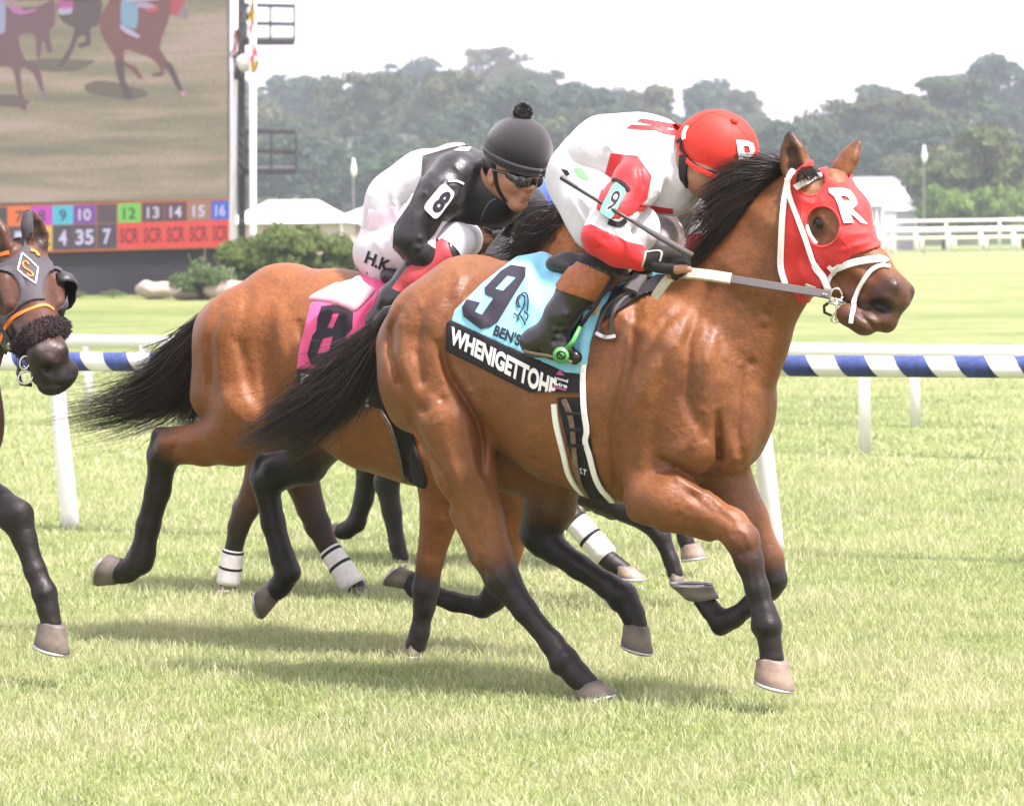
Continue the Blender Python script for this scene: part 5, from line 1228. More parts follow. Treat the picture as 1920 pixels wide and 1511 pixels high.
# girth
gi = thing('girth', 'black girth with white edging and brown straps round the leading bay horse', 'girth', F9.wor(F9.P(1090, 850, .3)))
GP = [(1044, 745), (1056, 800), (1068, 850), (1084, 895), (1105, 930), (1125, 950), (1150, 945), (1128, 910), (1112, 850), (1104, 800), (1098, 745)]
lo, hi = box_of(F9, GP, .36, .30)
_, bvh_g9 = shell('girth_band', S, F9, .006, lo, hi, .009, rg(GP), M_BLACKC, gi, 2)
sg = [bvh_g9, bvh_c9, bvh_d9, bvh9]
strap('edging', [(1040, 757), (1043, 790), (1050, 820), (1058, 850), (1066, 885), (1080, 910), (1095, 925)], .020, sg, M_WHITE, gi, .008, .002)
strap('edging', [(1093, 683), (1094, 730), (1095, 770), (1102, 810), (1097, 825), (1106, 850), (1115, 890), (1130, 920), (1148, 938)], .018, sg, M_WHITE, gi, .008, .002)
strap('buckle_strap', [(1058, 748), (1070, 775), (1076, 810), (1080, 860), (1090, 905), (1106, 934)], .018, sg, M_BRSTRAP, gi, .005, .006)
for y in (774, 803, 832): strap('loop', [(1062 + (y - 774) * .1, y - 1), (1092 + (y - 774) * .1, y + 1)], .010, sg, M_BLACKC, gi, .006, .012, 6)
text_decal('lettering', "S.T", [(1087, 876), (1100, 881), (1099, 892), (1085, 887)], sg, M_WCLOTH, gi, .02, .003, 5)
# saddle
sd = thing('saddle', 'small black racing saddle with chamois under the rider in white and red', 'saddle', F9.wor(F9.P(1130, 510, 0)))
Sd = Sdf()
for n in (-.10, 0, .10):
    Sd.cap(F9.P(1062, 488, n), F9.P(1120, 500, n), .030, .03, .05); Sd.cap(F9.P(1120, 500, n), F9.P(1215, 496, n), .035, .03, .05)
Sd.cap(F9.P(1042, 495, .13), F9.P(1066, 500, .13), .034, .03, .03, F9.R @ np.array([0, 0, 1.]), .8)
_f = finish_body('seat', Sd, F9, .008, M_BLEATHER, sd)
shell('flap', S, F9, .006, *box_of(F9, [(1040, 480), (1240, 700)], .36, .1), .020, rg([(1120, 500), (1190, 505), (1160, 525), (1128, 560), (1095, 600), (1062, 662), (1052, 690), (1066, 640), (1080, 580), (1100, 540)]), M_BLACKC, sd)
shell('front_flap', S, F9, .006, *box_of(F9, [(1100, 470), (1260, 640)], .36, .1), .016, rg([(1150, 540), (1190, 525), (1262, 512), (1245, 540), (1200, 555), (1150, 590), (1122, 602)]), M_BLACKC, sd)
shell('chamois', S, F9, .005, *box_of(F9, [(1100, 470), (1260, 640)], .36, .1), .022, rg([(1145, 531), (1190, 512), (1225, 502), (1222, 515), (1180, 524)]), M_CHAM, sd)
shell('chamois', S, F9, .005, *box_of(F9, [(1090, 500), (1160, 640)], .36, .1), .022, rg([(1127, 546), (1126, 570), (1118, 594), (1108, 586), (1110, 568)]), M_CHAM, sd)
strap('neck_strap', [(1196, 545), (1185, 553), (1165, 560), (1142, 580), (1128, 605), (1126, 625), (1134, 634), (1155, 640)], .010, [bvh9], M_RUBBER, sd, .006, .012)
strap('neck_strap', [(1184, 556), (1164, 572), (1150, 600), (1150, 625), (1154, 640)], .010, [bvh9], M_RUBBER, sd, .006, .012)
strap('buckle', [(1122, 628), (1138, 637), (1158, 634)], .014, [bvh9], M_STEEL, sd, .008, .016, 8)
strap('keeper', [(1200, 530), (1182, 556)], .05, [bvh9], M_RUBBER, sd, .018, .018, 6)
# ------------------------------------------------------------------ jockey nine
M_SILK = principled('white_silk', (.66, .65, .67), .5, .35, noise=.03, nscale=10, bump=.45, bscale=20, sheen=.1)
M_SILKRED = principled('red_silk', (.62, .018, .022), .5, .35, noise=.06, nscale=10, bump=.45, bscale=22, sheen=.1)
M_PANTS = principled('white_breeches', (.68, .67, .70), .6, .3, noise=.03, nscale=10, bump=.2, bscale=14)
M_SKIN = principled('tan_skin', (.40, .19, .11), .5, .4, noise=.1, nscale=40, bump=.1, bscale=300, sss=.08)
M_CAPRED = principled('red_cap_cloth', (.66, .035, .022), .6, .3, noise=.05, nscale=10, bump=.1, bscale=600)
M_GLOVE = principled('black_glove', (.020, .018, .019), .8, .25, noise=.15, nscale=60, bump=.4, bscale=400)
M_TEAL = principled('teal_armband', (.16, .36, .31), .55, .35)
M_TAN = principled('tan_boot_sole', (.30, .24, .17), .6, .3)
def jp(F, *a): return F.P(*a)
def jr(F, p, r): return F.rm(p, r)
def jchain(Sx, F, pts, k=.03, w=1., grow=0., u=None):
    Pp = [F.P(x, y, n) for x, y, n, r in pts]; Sx.chain(Pp, [F.rm(p, r[3]) + grow for p, r in zip(Pp, pts)], k, LAT if u is None else u, w)
    return Pp
def split_mat(o, rules):
    """rules: (material slot, polygon in photo pixels): a printed area of the cloth"""
    me = o.data; nv = len(me.vertices); co = np.zeros(nv * 3, np.float32); me.vertices.foreach_get('co', co); co = co.reshape(-1, 3).astype(float)
    for slot, poly in rules:
        u, v, d = to_px(co); s0 = poly_sd(u, v, poly); m = np.abs(s0) < 2.6; um, vm = u[m], v[m]
        gx = poly_sd(um + .5, vm, poly) - poly_sd(um - .5, vm, poly); gy = poly_sd(um, vm + .5, poly) - poly_sd(um, vm - .5, poly); g = np.hypot(gx, gy) + 1e-6
        k_ = (-s0[m] * .95 * d[m] / FPX)[:, None]; co[m] += k_ * (gx / g)[:, None] * CR - k_ * (gy / g)[:, None] * CU
    me.vertices.foreach_set('co', co.astype(np.float32).ravel())
    n = len(me.polygons); c = np.zeros(n * 3, np.float32); me.polygons.foreach_get('center', c); u, v, d = to_px(c.reshape(-1, 3))
    mi = np.zeros(n, np.int32)
    for slot, poly in rules: mi[poly_sd(u, v, poly) < 0] = slot
    me.polygons.foreach_set('material_index', mi); me.update()
def wrinkle(Sx, F, lines, n, f, amp=.006, w=.010):
    for pts in lines: Sx.stroke([F.P(x, y, n) for x, y in pts], amp, w, f)
TOR9 = [(1092, 308, 0, 54), (1135, 292, 0, 70), (1195, 292, 0, 74), (1225, 300, 0, 74)]
ARM9 = [(1205, 322, .13, 44), (1188, 350, .21, 44), (1150, 400, .29, 41), (1128, 444, .33, 36), (1160, 466, .32, 33), (1200, 486, .29, 23)]
LEG9 = [(1088, 325, .02, 54), (1120, 378, .09, 54), (1190, 428, .14, 44)]
SHN9 = [(1185, 440, .14, 42), (1130, 502, .25, 40), (1085, 540, .295, 37), (1052, 590, .32, 29), (1036, 622, .32, 26)]
FOOT9 = [(1002, 642, .32, 24), (1046, 652, .32, 21), (1078, 670, .32, 14)]
FARM9 = [(1255, 320, -.16, 40), (1300, 380, -.22, 36), (1322, 440, -.22, 32), (1302, 480, -.12, 24)]
FLEG9 = [(1090, 330, -.08, 54), (1150, 390, -.18, 50), (1228, 445, -.2, 42)]
jk = thing('person', 'jockey in white silks with red sleeves and a red cap holding a whip', 'person', F9.wor(F9.P(1130, 330, 0)))
Sb = Sdf()
for ch, sh in ((TOR9, -12), (ARM9, -9), (LEG9, -10), (SHN9, -9), (FOOT9, -8), (FARM9, -9), (FLEG9, -10)):
    jchain(Sb, F9, [(x, y, n, r + sh) for x, y, n, r in ch], .03)
jchain(Sb, F9, [(1228, 445, -.2, 34), (1130, 540, -.31, 30), (1060, 620, -.33, 22), (1100, 650, -.33, 14)])
jchain(Sb, F9, [(1235, 300, 0, 40), (1300, 308, .02, 38), (1330, 318, .02, 44)], .03)                  # neck
Sb.ell(F9.P(1338, 300, .0), (.115, .085, .10), None, .03)
Sb.cap(F9.P(1330, 330, .02), F9.P(1362, 372, .02), .075, .052, .03)                                    # face towards the mane
Sb.ell(F9.P(1375, 352, .02), (.018, .016, .022), None, .015)
Sb.ell(F9.P(1297, 322, .085), (.020, .012, .032), None, .006); Sb.ell(F9.P(1296, 322, .10), (.009, .008, .018), None, .004, op='d')
def hand(Sx, F, wrist, knuck, fing, thumb, r=15):
    """palm plus four separately curled fingers and a thumb; pixels with n"""
    w = F.P(*wrist); k = [F.P(*q) for q in knuck]
    for q in k: Sx.cap(w, q, F.rm(w, r), F.rm(q, r * .72), .012)
    for ch in fing:
        Pf = [F.P(*q) for q in ch]; Sx.chain(Pf, [F.rm(Pf[0], r * .62), F.rm(Pf[0], r * .58), F.rm(Pf[0], r * .5), F.rm(Pf[0], r * .44)][:len(Pf)], .004)
    Pt = [F.P(*q) for q in thumb]; Sx.chain(Pt, [F.rm(Pt[0], r * .72), F.rm(Pt[0], r * .6), F.rm(Pt[0], r * .48)], .006)
K9 = [(1262, 480, 0.305), (1264, 488, 0.295), (1262, 496, 0.285), (1256, 502, 0.270)]
FG9 = [[(1262, 480, 0.305), (1284, 484, 0.305), (1288, 497, 0.295), (1276, 503, 0.285)], [(1264, 489, 0.305), (1282, 493, 0.310), (1283, 505, 0.300), (1270, 508, 0.290)], [(1260, 497, 0.300), (1276, 502, 0.310), (1275, 513, 0.300), (1262, 514, 0.290)], [(1254, 503, 0.290), (1268, 509, 0.305), (1266, 518, 0.295), (1254, 518, 0.285)]]
TH9 = [(1232, 500, 0.305), (1262, 506, 0.320), (1292, 505, 0.325)]
hand(Sb, F9, (1215, 489, .285), K9, FG9, TH9, 14)
hand(Sb, F9, (1306, 484, -.12), [(1275, 492, -.10), (1278, 500, -.09)], [[(1275, 490, -.1), (1262, 495, -.1), (1262, 506, -.09)], [(1278, 498, -.1), (1266, 504, -.1), (1268, 513, -.09)]], [(1300, 490, -.1), (1285, 485, -.08), (1270, 488, -.07)], 13)
body9, _, bvh_j9 = finish_body('body', Sb, F9, .007, M_SKIN, jk, 2)
# clothes
St = Sdf(); jchain(St, F9, TOR9, .05, .95); jchain(St, F9, [(1225, 300, 0, 72), (1268, 318, 0, 52), (1290, 322, 0, 40)], .04)
St.cap(F9.P(1195, 325, 0), F9.P(1262, 345, 0), .105, .085, .05); St.cap(F9.P(1205, 368, .03), F9.P(1268, 372, 0), .045, .045, .06)
jchain(St, F9, ARM9, .025); jchain(St, F9, FARM9, .03)
wrinkle(St, F9, [[(1250, 300), (1262, 340), (1255, 390)], [(1275, 310), (1282, 350), (1268, 395)], [(1232, 320), (1240, 365), (1228, 400)], [(1290, 320), (1290, 360)], [(1150, 300), (1120, 330), (1105, 360)], [(1175, 245), (1140, 270), (1112, 310)]], .2, F9.f, .007, .011)
wrinkle(St, F9, [[(1196, 300), (1204, 350), (1185, 395)], [(1150, 308), (1142, 350)], [(1105, 430), (1130, 452), (1150, 448)], [(1100, 445), (1120, 470), (1150, 472)], [(1135, 432), (1165, 445)], [(1160, 395), (1178, 408)]], .25, F9.f, -.007, .008)
sh, (Ash, losh, axsh, hsh), bvh_s9 = finish_body('shirt', St, F9, .0055, [M_SILK, M_SILKRED], jk, 2)
split_mat(sh, [(1, [(1145, 288), (1195, 292), (1222, 330), (1214, 372), (1185, 404), (1150, 412), (1118, 392), (1130, 340)]), (1, [(1085, 425), (1108, 420), (1152, 440), (1175, 452), (1214, 462), (1214, 520), (1080, 500)]), (1, [(1288, 440), (1345, 435), (1340, 480), (1280, 520)]), (1, [(1188, 382), (1262, 392), (1262, 402), (1190, 396)])])
zR1 = lambda pts: [(960 + x / 2.526, 180 + y / 2.526) for x, y in pts]
text_decal('letter', 'R', [(1288, 236), (1282, 266), (1174, 240), (1202, 222)], bvh_s9, M_SILKRED, jk, .05, .005, 6)
Sp = Sdf(); jchain(Sp, F9, [(1088, 318, 0, 55), (1095, 330, 0, 56)], .03); jchain(Sp, F9, LEG9, .04); jchain(Sp, F9, FLEG9, .04); jchain(Sp, F9, [(1190, 428, .14, 44), (1155, 470, .20, 43), (1132, 498, .245, 41)], .03); jchain(Sp, F9, [(1228, 445, -.2, 42), (1190, 500, -.26, 40)])
Sp.cap(F9.P(1074, 345, .0), F9.P(1112, 430, .11), .080, .07, .05)
wrinkle(Sp, F9, [[(1060, 360), (1100, 420), (1120, 460)], [(1040, 330), (1062, 385)], [(1085, 365), (1130, 420)], [(1180, 400), (1205, 450)], [(1215, 400), (1222, 455)]], .2, F9.f, .006, .010)
pants, _, bvh_p9 = finish_body('breeches', Sp, F9, .0075, M_PANTS, jk, 2)
decal('print', [zR1([(230, 345), (262, 352), (275, 372), (255, 380)])], [bvh_p9, bvh_s9], M_BLACKC, jk, .004, 6)
decal('print', [zR1([(290, 342), (330, 340), (365, 385), (355, 398), (310, 378)])], [bvh_p9, bvh_s9], principled('green_print', (.15, .42, .15), .7), jk, .004, 6)
def boot(F, shin, foot, mats, cuff, parent, label=None, sock=None):
    B = Sdf(); jchain(B, F, shin[1:], .03); jchain(B, F, foot, .03)
    jchain(B, F, [shin[-1], foot[0]], .03)
    wrinkle(B, F, [[(1022, 598), (1050, 612), (1075, 606)], [(1018, 612), (1045, 625), (1070, 622)], [(1030, 585), (1060, 598)], [(1010, 628), (1040, 640), (1062, 640)]], .33, F.f, -.010, .008)
    wrinkle(B, F, [[(1012, 604), (1040, 620), (1074, 614)], [(1035, 572), (1060, 590), (1078, 590)]], .33, F.f, .007, .008)
    B.stroke([F.P(972, 652, .34), F.P(1010, 658, .34), F.P(1050, 664, .34), F.P(1090, 680, .34)], -.007, .005, F.f)
    o, _, bv = finish_body('boot', B, F, .0055, mats, parent, 2)
    split_mat(o, cuff); return o, bv
CUFF = [(1, [(1075, 488), (1150, 520), (1118, 568), (1036, 540)]), (2, [(1075, 440), (1230, 420), (1180, 520), (1122, 504), (1075, 488)]), ]
bt, bvh_bt = boot(F9, [SHN9[0], (1158, 470, .19, 44)] + SHN9[1:], FOOT9, [M_SHINY, M_BROWN, M_BLACKC], CUFF, jk)
strap('boot_welt', [(976, 655), (1000, 662), (1040, 668), (1085, 684)], .010, [bvh_bt], M_TAN, bt, .004, .0, 12)
B = Sdf(); jchain(B, F9, [(1190, 500, -.26, 40), (1120, 560, -.31, 34), (1070, 620, -.33, 28), (1110, 650, -.33, 20)]); finish_body('boot', B, F9, .009, M_SHINY, jk, 2)
# stirrup
si = thing('stirrup', 'bright green stirrup iron under the black boot of the leading jockey', 'stirrup', F9.wor(F9.P(1065, 650, .35)))
mb = MB(); mb.tube([F9.wor(F9.P(1088, 612, .36)), F9.wor(F9.P(1075, 640, .385)), F9.wor(F9.P(1062, 655, .39))], [.006, .008, .008], 8); mb.build('arm', M_GREEN, si, True)
mb = MB(); mb.tube([F9.wor(F9.P(1052, 666, .385)), F9.wor(F9.P(1052, 666, .405))], [.027, .024], 16); eye = mb.build('foot_plate', M_GREEN, si, True)
mb = MB(); q = [F9.wor(F9.P(1052 + 8 * math.cos(a), 666 + 7 * math.sin(a), .41)) for a in np.linspace(0, 6.28, 16)]; mb.tube(q, .003, 5); mb.tube([F9.wor(F9.P(1046, 661, .41)), F9.wor(F9.P(1058, 671, .41))], .003, 5); mb.build('emblem', M_BLACKC, eye)
mb = MB(); mb.tube([F9.wor(F9.P(1150, 520, .30)), F9.wor(F9.P(1115, 575, .345)), F9.wor(F9.P(1088, 612, .36))], .007, 6); mb.build('stirrup_leather', M_BLACKC, si, True)
# cap
hc = F9.P(1348, 277, 0); Rcap = rot3(-.25, .55, 0)
Sc = Sdf(); AX = (F9.R @ Rcap).T
Sc.ell(hc, (.132, .112, .118), AX, .02)
Sc.cap(F9.P(1300, 270, .03), F9.P(1300, 290, .03), .06, .05, .03)
def cutcap(B, u, v, XYZ): return B
lo, hi = hc - .22, hc + .22
cap9, bvh_cap = shell('helmet', Sc, F9, .005, lo, hi, 0., lambda u, v, d, XYZ: poly_sd(u, v, [(1240, 250), (1272, 268), (1288, 296), (1318, 318), (1345, 332), (1370, 332), (1480, 330), (1480, 160), (1240, 160)]) * d / FPX, M_CAPRED, jk, 2)
RIM = [(1274, 262), (1284, 290), (1308, 311), (1344, 327)]
strap('rim_band', RIM, .020, [bvh_cap], M_BLACKC, cap9, .006, .002)
strap('rim', [(x + 1, y + 6) for x, y in RIM], .014, [bvh_cap, bvh_j9], M_CAPRED, cap9, .012, .0)
strap('goggle_strap', [(1290, 238), (1283, 252), (1284, 262)], .014, [bvh_cap], M_WHITE, cap9, .004, .003, 8)
for pts in ([(1374, 226), (1345, 250), (1330, 290), (1328, 312)], [(1374, 226), (1330, 212), (1290, 240)], [(1374, 226), (1405, 262), (1414, 290)], [(1374, 226), (1372, 270), (1366, 318)]):
    strap('seam', pts, .003, [bvh_cap], M_CAPRED, cap9, .0016, .0, 16)
pb, nb = hit(bvh_cap, 1376, 228); mb = MB(); mb.tube([pb, pb + nb * .008, pb + nb * .012], [.013, .012, .005], 12); mb.build('button', M_CAPRED, cap9, True)
decal('letter', [zR1([(1062, 208), (1115, 212), (1142, 225), (1152, 255), (1142, 280), (1128, 290), (1145, 325), (1152, 340), (1112, 338), (1102, 300), (1098, 300), (1104, 335), (1074, 332), (1072, 275)]), zR1([(1098, 235), (1122, 240), (1128, 262), (1116, 272), (1100, 268)])], bvh_cap, M_WCLOTH, cap9, .005, 5)
strap('chin_strap', [(1284, 292), (1283, 320), (1288, 350), (1300, 372), (1330, 385)], .030, [bvh_j9], M_BLACKC, jk, .010, .004, 14)
# gloves: knit backs over the hand, fingertips bare
Sg = Sdf(); hand(Sg, F9, (1218, 489, .285), K9, [c[:3] for c in FG9], TH9[:2], 16.5)
gl, _, bvh_gl = finish_body('glove', Sg, F9, .004, M_GLOVE, jk, 2)
strap('glove_trim', [(1212, 472), (1209, 488), (1204, 500)], .006, [bvh_gl, bvh_j9], M_CREAM, gl, .003, .002, 8)
strap('glove_trim', [(1214, 474), (1228, 472), (1243, 473), (1238, 490)], .006, [bvh_gl, bvh_j9], M_CREAM, gl, .003, .002, 10)
Sg = Sdf(); hand(Sg, F9, (1304, 484, -.12), [(1275, 492, -.10), (1278, 500, -.09)], [[(1275, 490, -.1), (1262, 495, -.1)], [(1278, 498, -.1), (1266, 504, -.1)]], [(1300, 490, -.1), (1285, 485, -.08), (1272, 487, -.07)], 15); finish_body('glove', Sg, F9, .006, M_GLOVE, jk, 2)
# armband with the number
def plate(name, quad, bvh, mat, parent, thick=.008, off=.01, rnd=.18):
    """a small stiff card lying on a sleeve: rounded rectangle through four photo corners"""
    TL, TR, BR, BL = [np.array(q, float) for q in quad]; pts = []
    for cx, cy, a0 in ((1, 0, -90), (1, 1, 0), (0, 1, 90), (0, 0, 180)):
        for a in (0, 30, 60, 90):
            q = math.radians(a0 + a); x = (1 - rnd if cx else rnd) + rnd * math.cos(q); y = (1 - rnd if cy else rnd) + rnd * math.sin(q)
            p = (TL * (1 - x) + TR * x) * (1 - y) + (BL * (1 - x) + BR * x) * y; pts.append(p)
    c = sum(quad_ := [TL, TR, BR, BL]) / 4; pc, nc = hit_any(bvh if isinstance(bvh, list) else [bvh], *c)
    nc = unit(nc * .5 - CF * .5); P3 = []
    for x, y in pts:
        r = ray(x, y); t = ((pc + nc * off - CP) @ nc) / (r @ nc); P3.append(CP + r * t)
    P3 = np.array(P3); mb = MB(); mb.prism(list(P3 + nc * thick), list(P3)); o = mb.build(name, mat, parent)
    V = np.array(mb.V); bv = BVHTree.FromPolygons([Vector(v) for v in V], mb.F); return o, bv
arm, bvh_arm = plate('armband', [(1152, 339), (1176, 358), (1147, 414), (1122, 398)], [bvh_s9], M_TEAL, jk, .006, .012, .2)
text_decal('numeral', '9', [(1152, 352), (1169, 362), (1147, 402), (1132, 393)], bvh_arm, M_WCLOTH, arm, .05, .001, 5)
text_decal('numeral', '9', [(1153, 354), (1167, 362), (1147, 399), (1134, 391)], bvh_arm, M_PRINT, arm, .01, .002, 5)
strap('armband_strap', [(1150, 338), (1165, 342), (1180, 358)], .012, [bvh_s9], M_BLACKC, arm, .004, .003, 8)
strap('armband_strap', [(1140, 416), (1160, 422), (1172, 412)], .018, [bvh_s9], M_BLACKC, arm, .004, .003, 8)
# whip
wh = thing('riding_whip', 'black riding whip held in the gloved hand of the jockey with red sleeves', 'whip', F9.wor(F9.P(1280, 480, .25)))
mb = MB(); q = [F9.wor(F9.P(x, y, .37)) for x, y in ((1054, 336), (1100, 364), (1160, 400), (1215, 432))]; mb.tube(q, [.005, .006, .006, .006], 8); mb.build('shaft', M_BLEATHER, wh, True)
mb = MB(); q = [F9.wor(F9.P(x, y, .37 - t)) for x, y, t in ((1190, 417, 0), (1230, 441, .0), (1270, 464, .02), (1298, 480, .04))]; mb.tube(q, [.007, .0095, .0105, .0105], 8); mb.build('grip', M_RUBBER, wh, True)
mb = MB(); q = [F9.wor(F9.P(x, y, .37)) for x, y in ((1052, 333), (1080, 351))]; mb.tube(q, [.008, .007], 6); mb.build('flap', M_BLEATHER, wh)
print('jockey 9', time.time() - T0)
# ------------------------------------------------------------------ the other horses
def trunk(S, F, M, sc, neck=None, wid=1.0, belly=0):
    P = lambda q: F.P(*M(q[0], q[1]), q[2]); 
    def cp(a, b, k=.035, w=.9): pa, pb = P(a), P(b); S.cap(pa, pb, F.rm(pa, a[3] * sc), F.rm(pb, b[3] * sc), k, LAT, w * wid)
    cp((812, 640, 0, 98), (885, 612, 0, 130), w=1.0); cp((885, 612, 0, 130), (990, 668, 0, 178), w=.85); cp((990, 668, 0, 178), (1090, 706, 0, 206), w=.80)
    cp((1090, 706, 0, 206), (1180, 724, 0, 216), w=.76); cp((1180, 724, 0, 216), (1275, 722, 0, 186), w=.70); cp((1275, 722, 0, 186), (1345, 770, 0, 110), w=.85)
    cp((1130, 545, 0, 50), (1270, 540, 0, 42), w=.8, k=.06)
    cp((820, 620, .10, 100), (800, 720, .10, 84)); cp((820, 620, -.10, 100), (800, 720, -.10, 84))
    cp((1275, 690, .12, 100), (1285, 830, .15, 66), w=.7); cp((1275, 690, -.12, 100), (1285, 830, -.15, 66), w=.7)
    if neck:
        for i in range(len(neck) - 1):
            a, b = neck[i], neck[i + 1]; pa, pb = F.P(*a[:3]), F.P(*b[:3]); S.cap(pa, pb, F.rm(pa, a[3]), F.rm(pb, b[3]), .04, LAT, .66)
BL = [0, .05, .5, .95, 1, 1, 1, 1, 1, 1, 1]
def quick_hoof(F, top, toe, heel, parent, mat, wid=.052): hoofmesh('hoof', F.P(*top), F.P(*toe), F.P(*heel), None, mat, parent, wid, F)
# number eight
F8 = Frame(780, 1222, 11.62, TH); M8 = lambda x, y: (370 + (x - 700) * .9, 491 + (y - 475) * .9)
S = Sdf(); P8 = F8.P
trunk(S, F8, M8, .9, [(915, 690, 0, 125), (1005, 590, 0, 100), (1072, 480, 0, 74), (1105, 425, 0, 60)])
S.cap(P8(455, 640, .11), P8(470, 745, .14), .19, .165, .04, LAT, .8); S.cap(P8(420, 620, .08), P8(405, 740, .12), .11, .10, .04, LAT, .9)
S.cap(P8(520, 640, .10), P8(560, 770, .14), .15, .09, .05, LAT, .75)
limb(S, F8, [(475, 770, .14, 82), (440, 815, .15, 58), (385, 832, .15, 46), (325, 838, .14, 36), (305, 862, .14, 34), (296, 920, .14, 30), (278, 985, .14, 28), (268, 1035, .14, 29), (262, 1052, .14, 31), (240, 1070, .14, 26), (226, 1074, .14, 27)], col=[0, 0, .05, .5, .85, 1, 1, 1, 1, 1, 1])
limb(S, F8, [(372, 818, .14, 26), (300, 816, .14, 18), (292, 850, .14, 22)], .02, [.1, .8, 1])
limb(S, F8, [(600, 800, -.13, 76), (575, 868, -.14, 44), (520, 888, -.14, 36), (498, 905, -.14, 32), (512, 980, -.14, 28), (530, 1045, -.14, 28), (540, 1072, -.14, 29), (528, 1095, -.14, 25), (518, 1106, -.14, 26)], col=[.5, .85, .95, 1, 1, 1, 1, 1, 1])
limb(S, F8, [(560, 856, -.14, 22), (490, 864, -.14, 16), (482, 895, -.14, 20)], .02, [.9, 1, 1])
limb(S, F8, [(840, 860, .13, 70), (826, 960, .13, 42), (806, 1050, .13, 32), (798, 1105, .13, 31), (796, 1135, .13, 25), (787, 1185, .13, 22), (780, 1208, .13, 26)], col=[0, .1, .45, .9, 1, 1, 1])
limb(S, F8, [(965, 880, -.12, 64), (960, 980, -.12, 42), (940, 1080, -.12, 32), (925, 1122, -.12, 30), (905, 1138, -.12, 25), (850, 1128, -.12, 22), (800, 1110, -.12, 23), (780, 1098, -.12, 25), (768, 1088, -.12, 22)], col=[0, .1, .5, .9, 1, 1, 1, 1, 1])
f8 = F8.f
def groove8(pts, amp, w): S.stroke([P8(x, y, .2) for x, y in pts], amp * 1.4, w * .92, f8, hi=np.array([np.inf, -.02, np.inf]))
groove8([(420, 560), (395, 640), (400, 720), (440, 790)], -.013, .02); groove8([(470, 540), (450, 640), (475, 740), (520, 800)], -.012, .022)
groove8([(560, 600), (590, 700), (610, 790)], -.022, .02); groove8([(520, 560), (530, 650), (545, 720)], .012, .03); groove8([(400, 800), (460, 830), (530, 835)], -.008, .014)
groove8([(340, 825), (320, 850), (315, 880)], -.006, .010); groove8([(318, 880), (300, 990)], -.005, .007); groove8([(655, 800), (720, 850), (800, 880)], -.006, .014)
H8 = Head(F8, 1165, 420, 11.0, -.75, .72, -.1, (1., 1., 1.08)); head_sdf(S, H8); S.cap(H8.p(.03, 0, -.10), P8(1082, 455, 0), .10, .12, .05, LAT, .6)
for sd_ in (-1, 1): ear(S, H8.p(.005, sd_ * .055, -.01), H8.p(-.08, sd_ * .09, .16), .04, H8.M @ np.array([.3, sd_ * 1., .1]))
h8 = thing('racehorse', 'golden bay racehorse with a pink saddle cloth and long black tail', 'horse', F8.wor(P8(700, 1240, 0)))
o_b8, fld8, bvh8 = finish_body('body', S, F8, .0105, M_COAT8, h8)
quick_hoof(F8, (228, 1072, .14), (182, 1098, .14), (205, 1036, .14), h8, M_HOOF, .056); quick_hoof(F8, (520, 1102, -.14), (492, 1160, -.14), (486, 1100, -.14), h8, M_HOOF)
quick_hoof(F8, (779, 1204, .13), (792, 1230, .13), (762, 1228, .13), h8, M_HOOF); quick_hoof(F8, (772, 1090, -.12), (724, 1098, -.12), (752, 1060, -.12), h8, M_HOOF)
eyeball(H8, F8, -1, h8); eyeball(H8, F8, 1, h8)
G8 = lambda pts: [F8.wor(P8(*p)) for p in pts]
hair('tail', [G8(g) for g in (
    [(402, 566, .0), (345, 625, .02), (290, 668, .03), (262, 722, .05)],
    [(400, 575, .0), (348, 652, .02), (292, 712, .04), (215, 752, .05), (112, 775, .04)],
    [(400, 584, .0), (356, 678, .02), (300, 744, .03), (220, 775, .04), (98, 800, .02)],
    [(403, 592, .0), (368, 695, .02), (315, 765, .02), (235, 798, .02), (130, 824, .0)],
    [(406, 602, -.01), (386, 690, .01), (360, 750, .01), (345, 798, .0)],
    [(409, 612, -.01), (398, 690, .0), (386, 740, .0), (380, 785, .0)])], 2000, M_HAIR, h8, 11, .0015, 13, .020, .020, .5, clump=80)
hair('tail_wisps', [G8(g) for g in ([(400, 580, 0), (330, 640, .05), (270, 680, .08), (200, 700, .1)], [(400, 585, 0), (320, 700, .04), (220, 745, .06), (90, 765, .06)], [(404, 592, 0), (350, 720, .0), (250, 800, .0), (120, 840, -.02)])], 150, M_HAIR, h8, 14, .0013, 33, .03, .05, .6)
mb = MB(); mb.tube(G8(spline([(445, 585, 0), (408, 588, 0), (382, 620, .01), (358, 672, .015), (325, 720, .02)], 9)), [.018, .026, .026, .024, .021, .018, .014, .010, .005], 10); mb.build('tail_dock', M_HAIR, h8, True)
hair('mane', [G8(g) for g in ([(1110, 385, .0), (1075, 385, .05), (1040, 400, .07), (1005, 430, .08)], [(1085, 405, .0), (1050, 405, .06), (1015, 425, .08), (975, 462, .08)], [(1055, 440, .0), (1020, 440, .05), (985, 455, .07), (950, 480, .06)], [(1015, 482, 0), (985, 472, .05), (955, 476, .06), (930, 486, .05)])], 1500, M_HAIR, h8, 10, .0016, 15, .02, .03, .6, clump=40)
M_PINKC = principled('pink_cloth', (.72, .10, .25), .7, .25, noise=.06, nscale=12, bump=.12, bscale=400, sheen=.1)
CL8 = [(592, 556), (640, 535), (700, 500), (760, 500), (800, 520), (790, 620), (750, 690), (556, 694), (560, 660), (580, 575)]
BD8 = [(556, 690), (752, 690), (745, 780), (700, 762), (556, 735)]
c8 = thing('saddle_cloth', 'bright pink saddle cloth numbered 8 folded back in the wind on the second horse', 'saddle cloth', F8.wor(P8(660, 620, .3)))
zc8 = P8(700, 660, 0)[2]
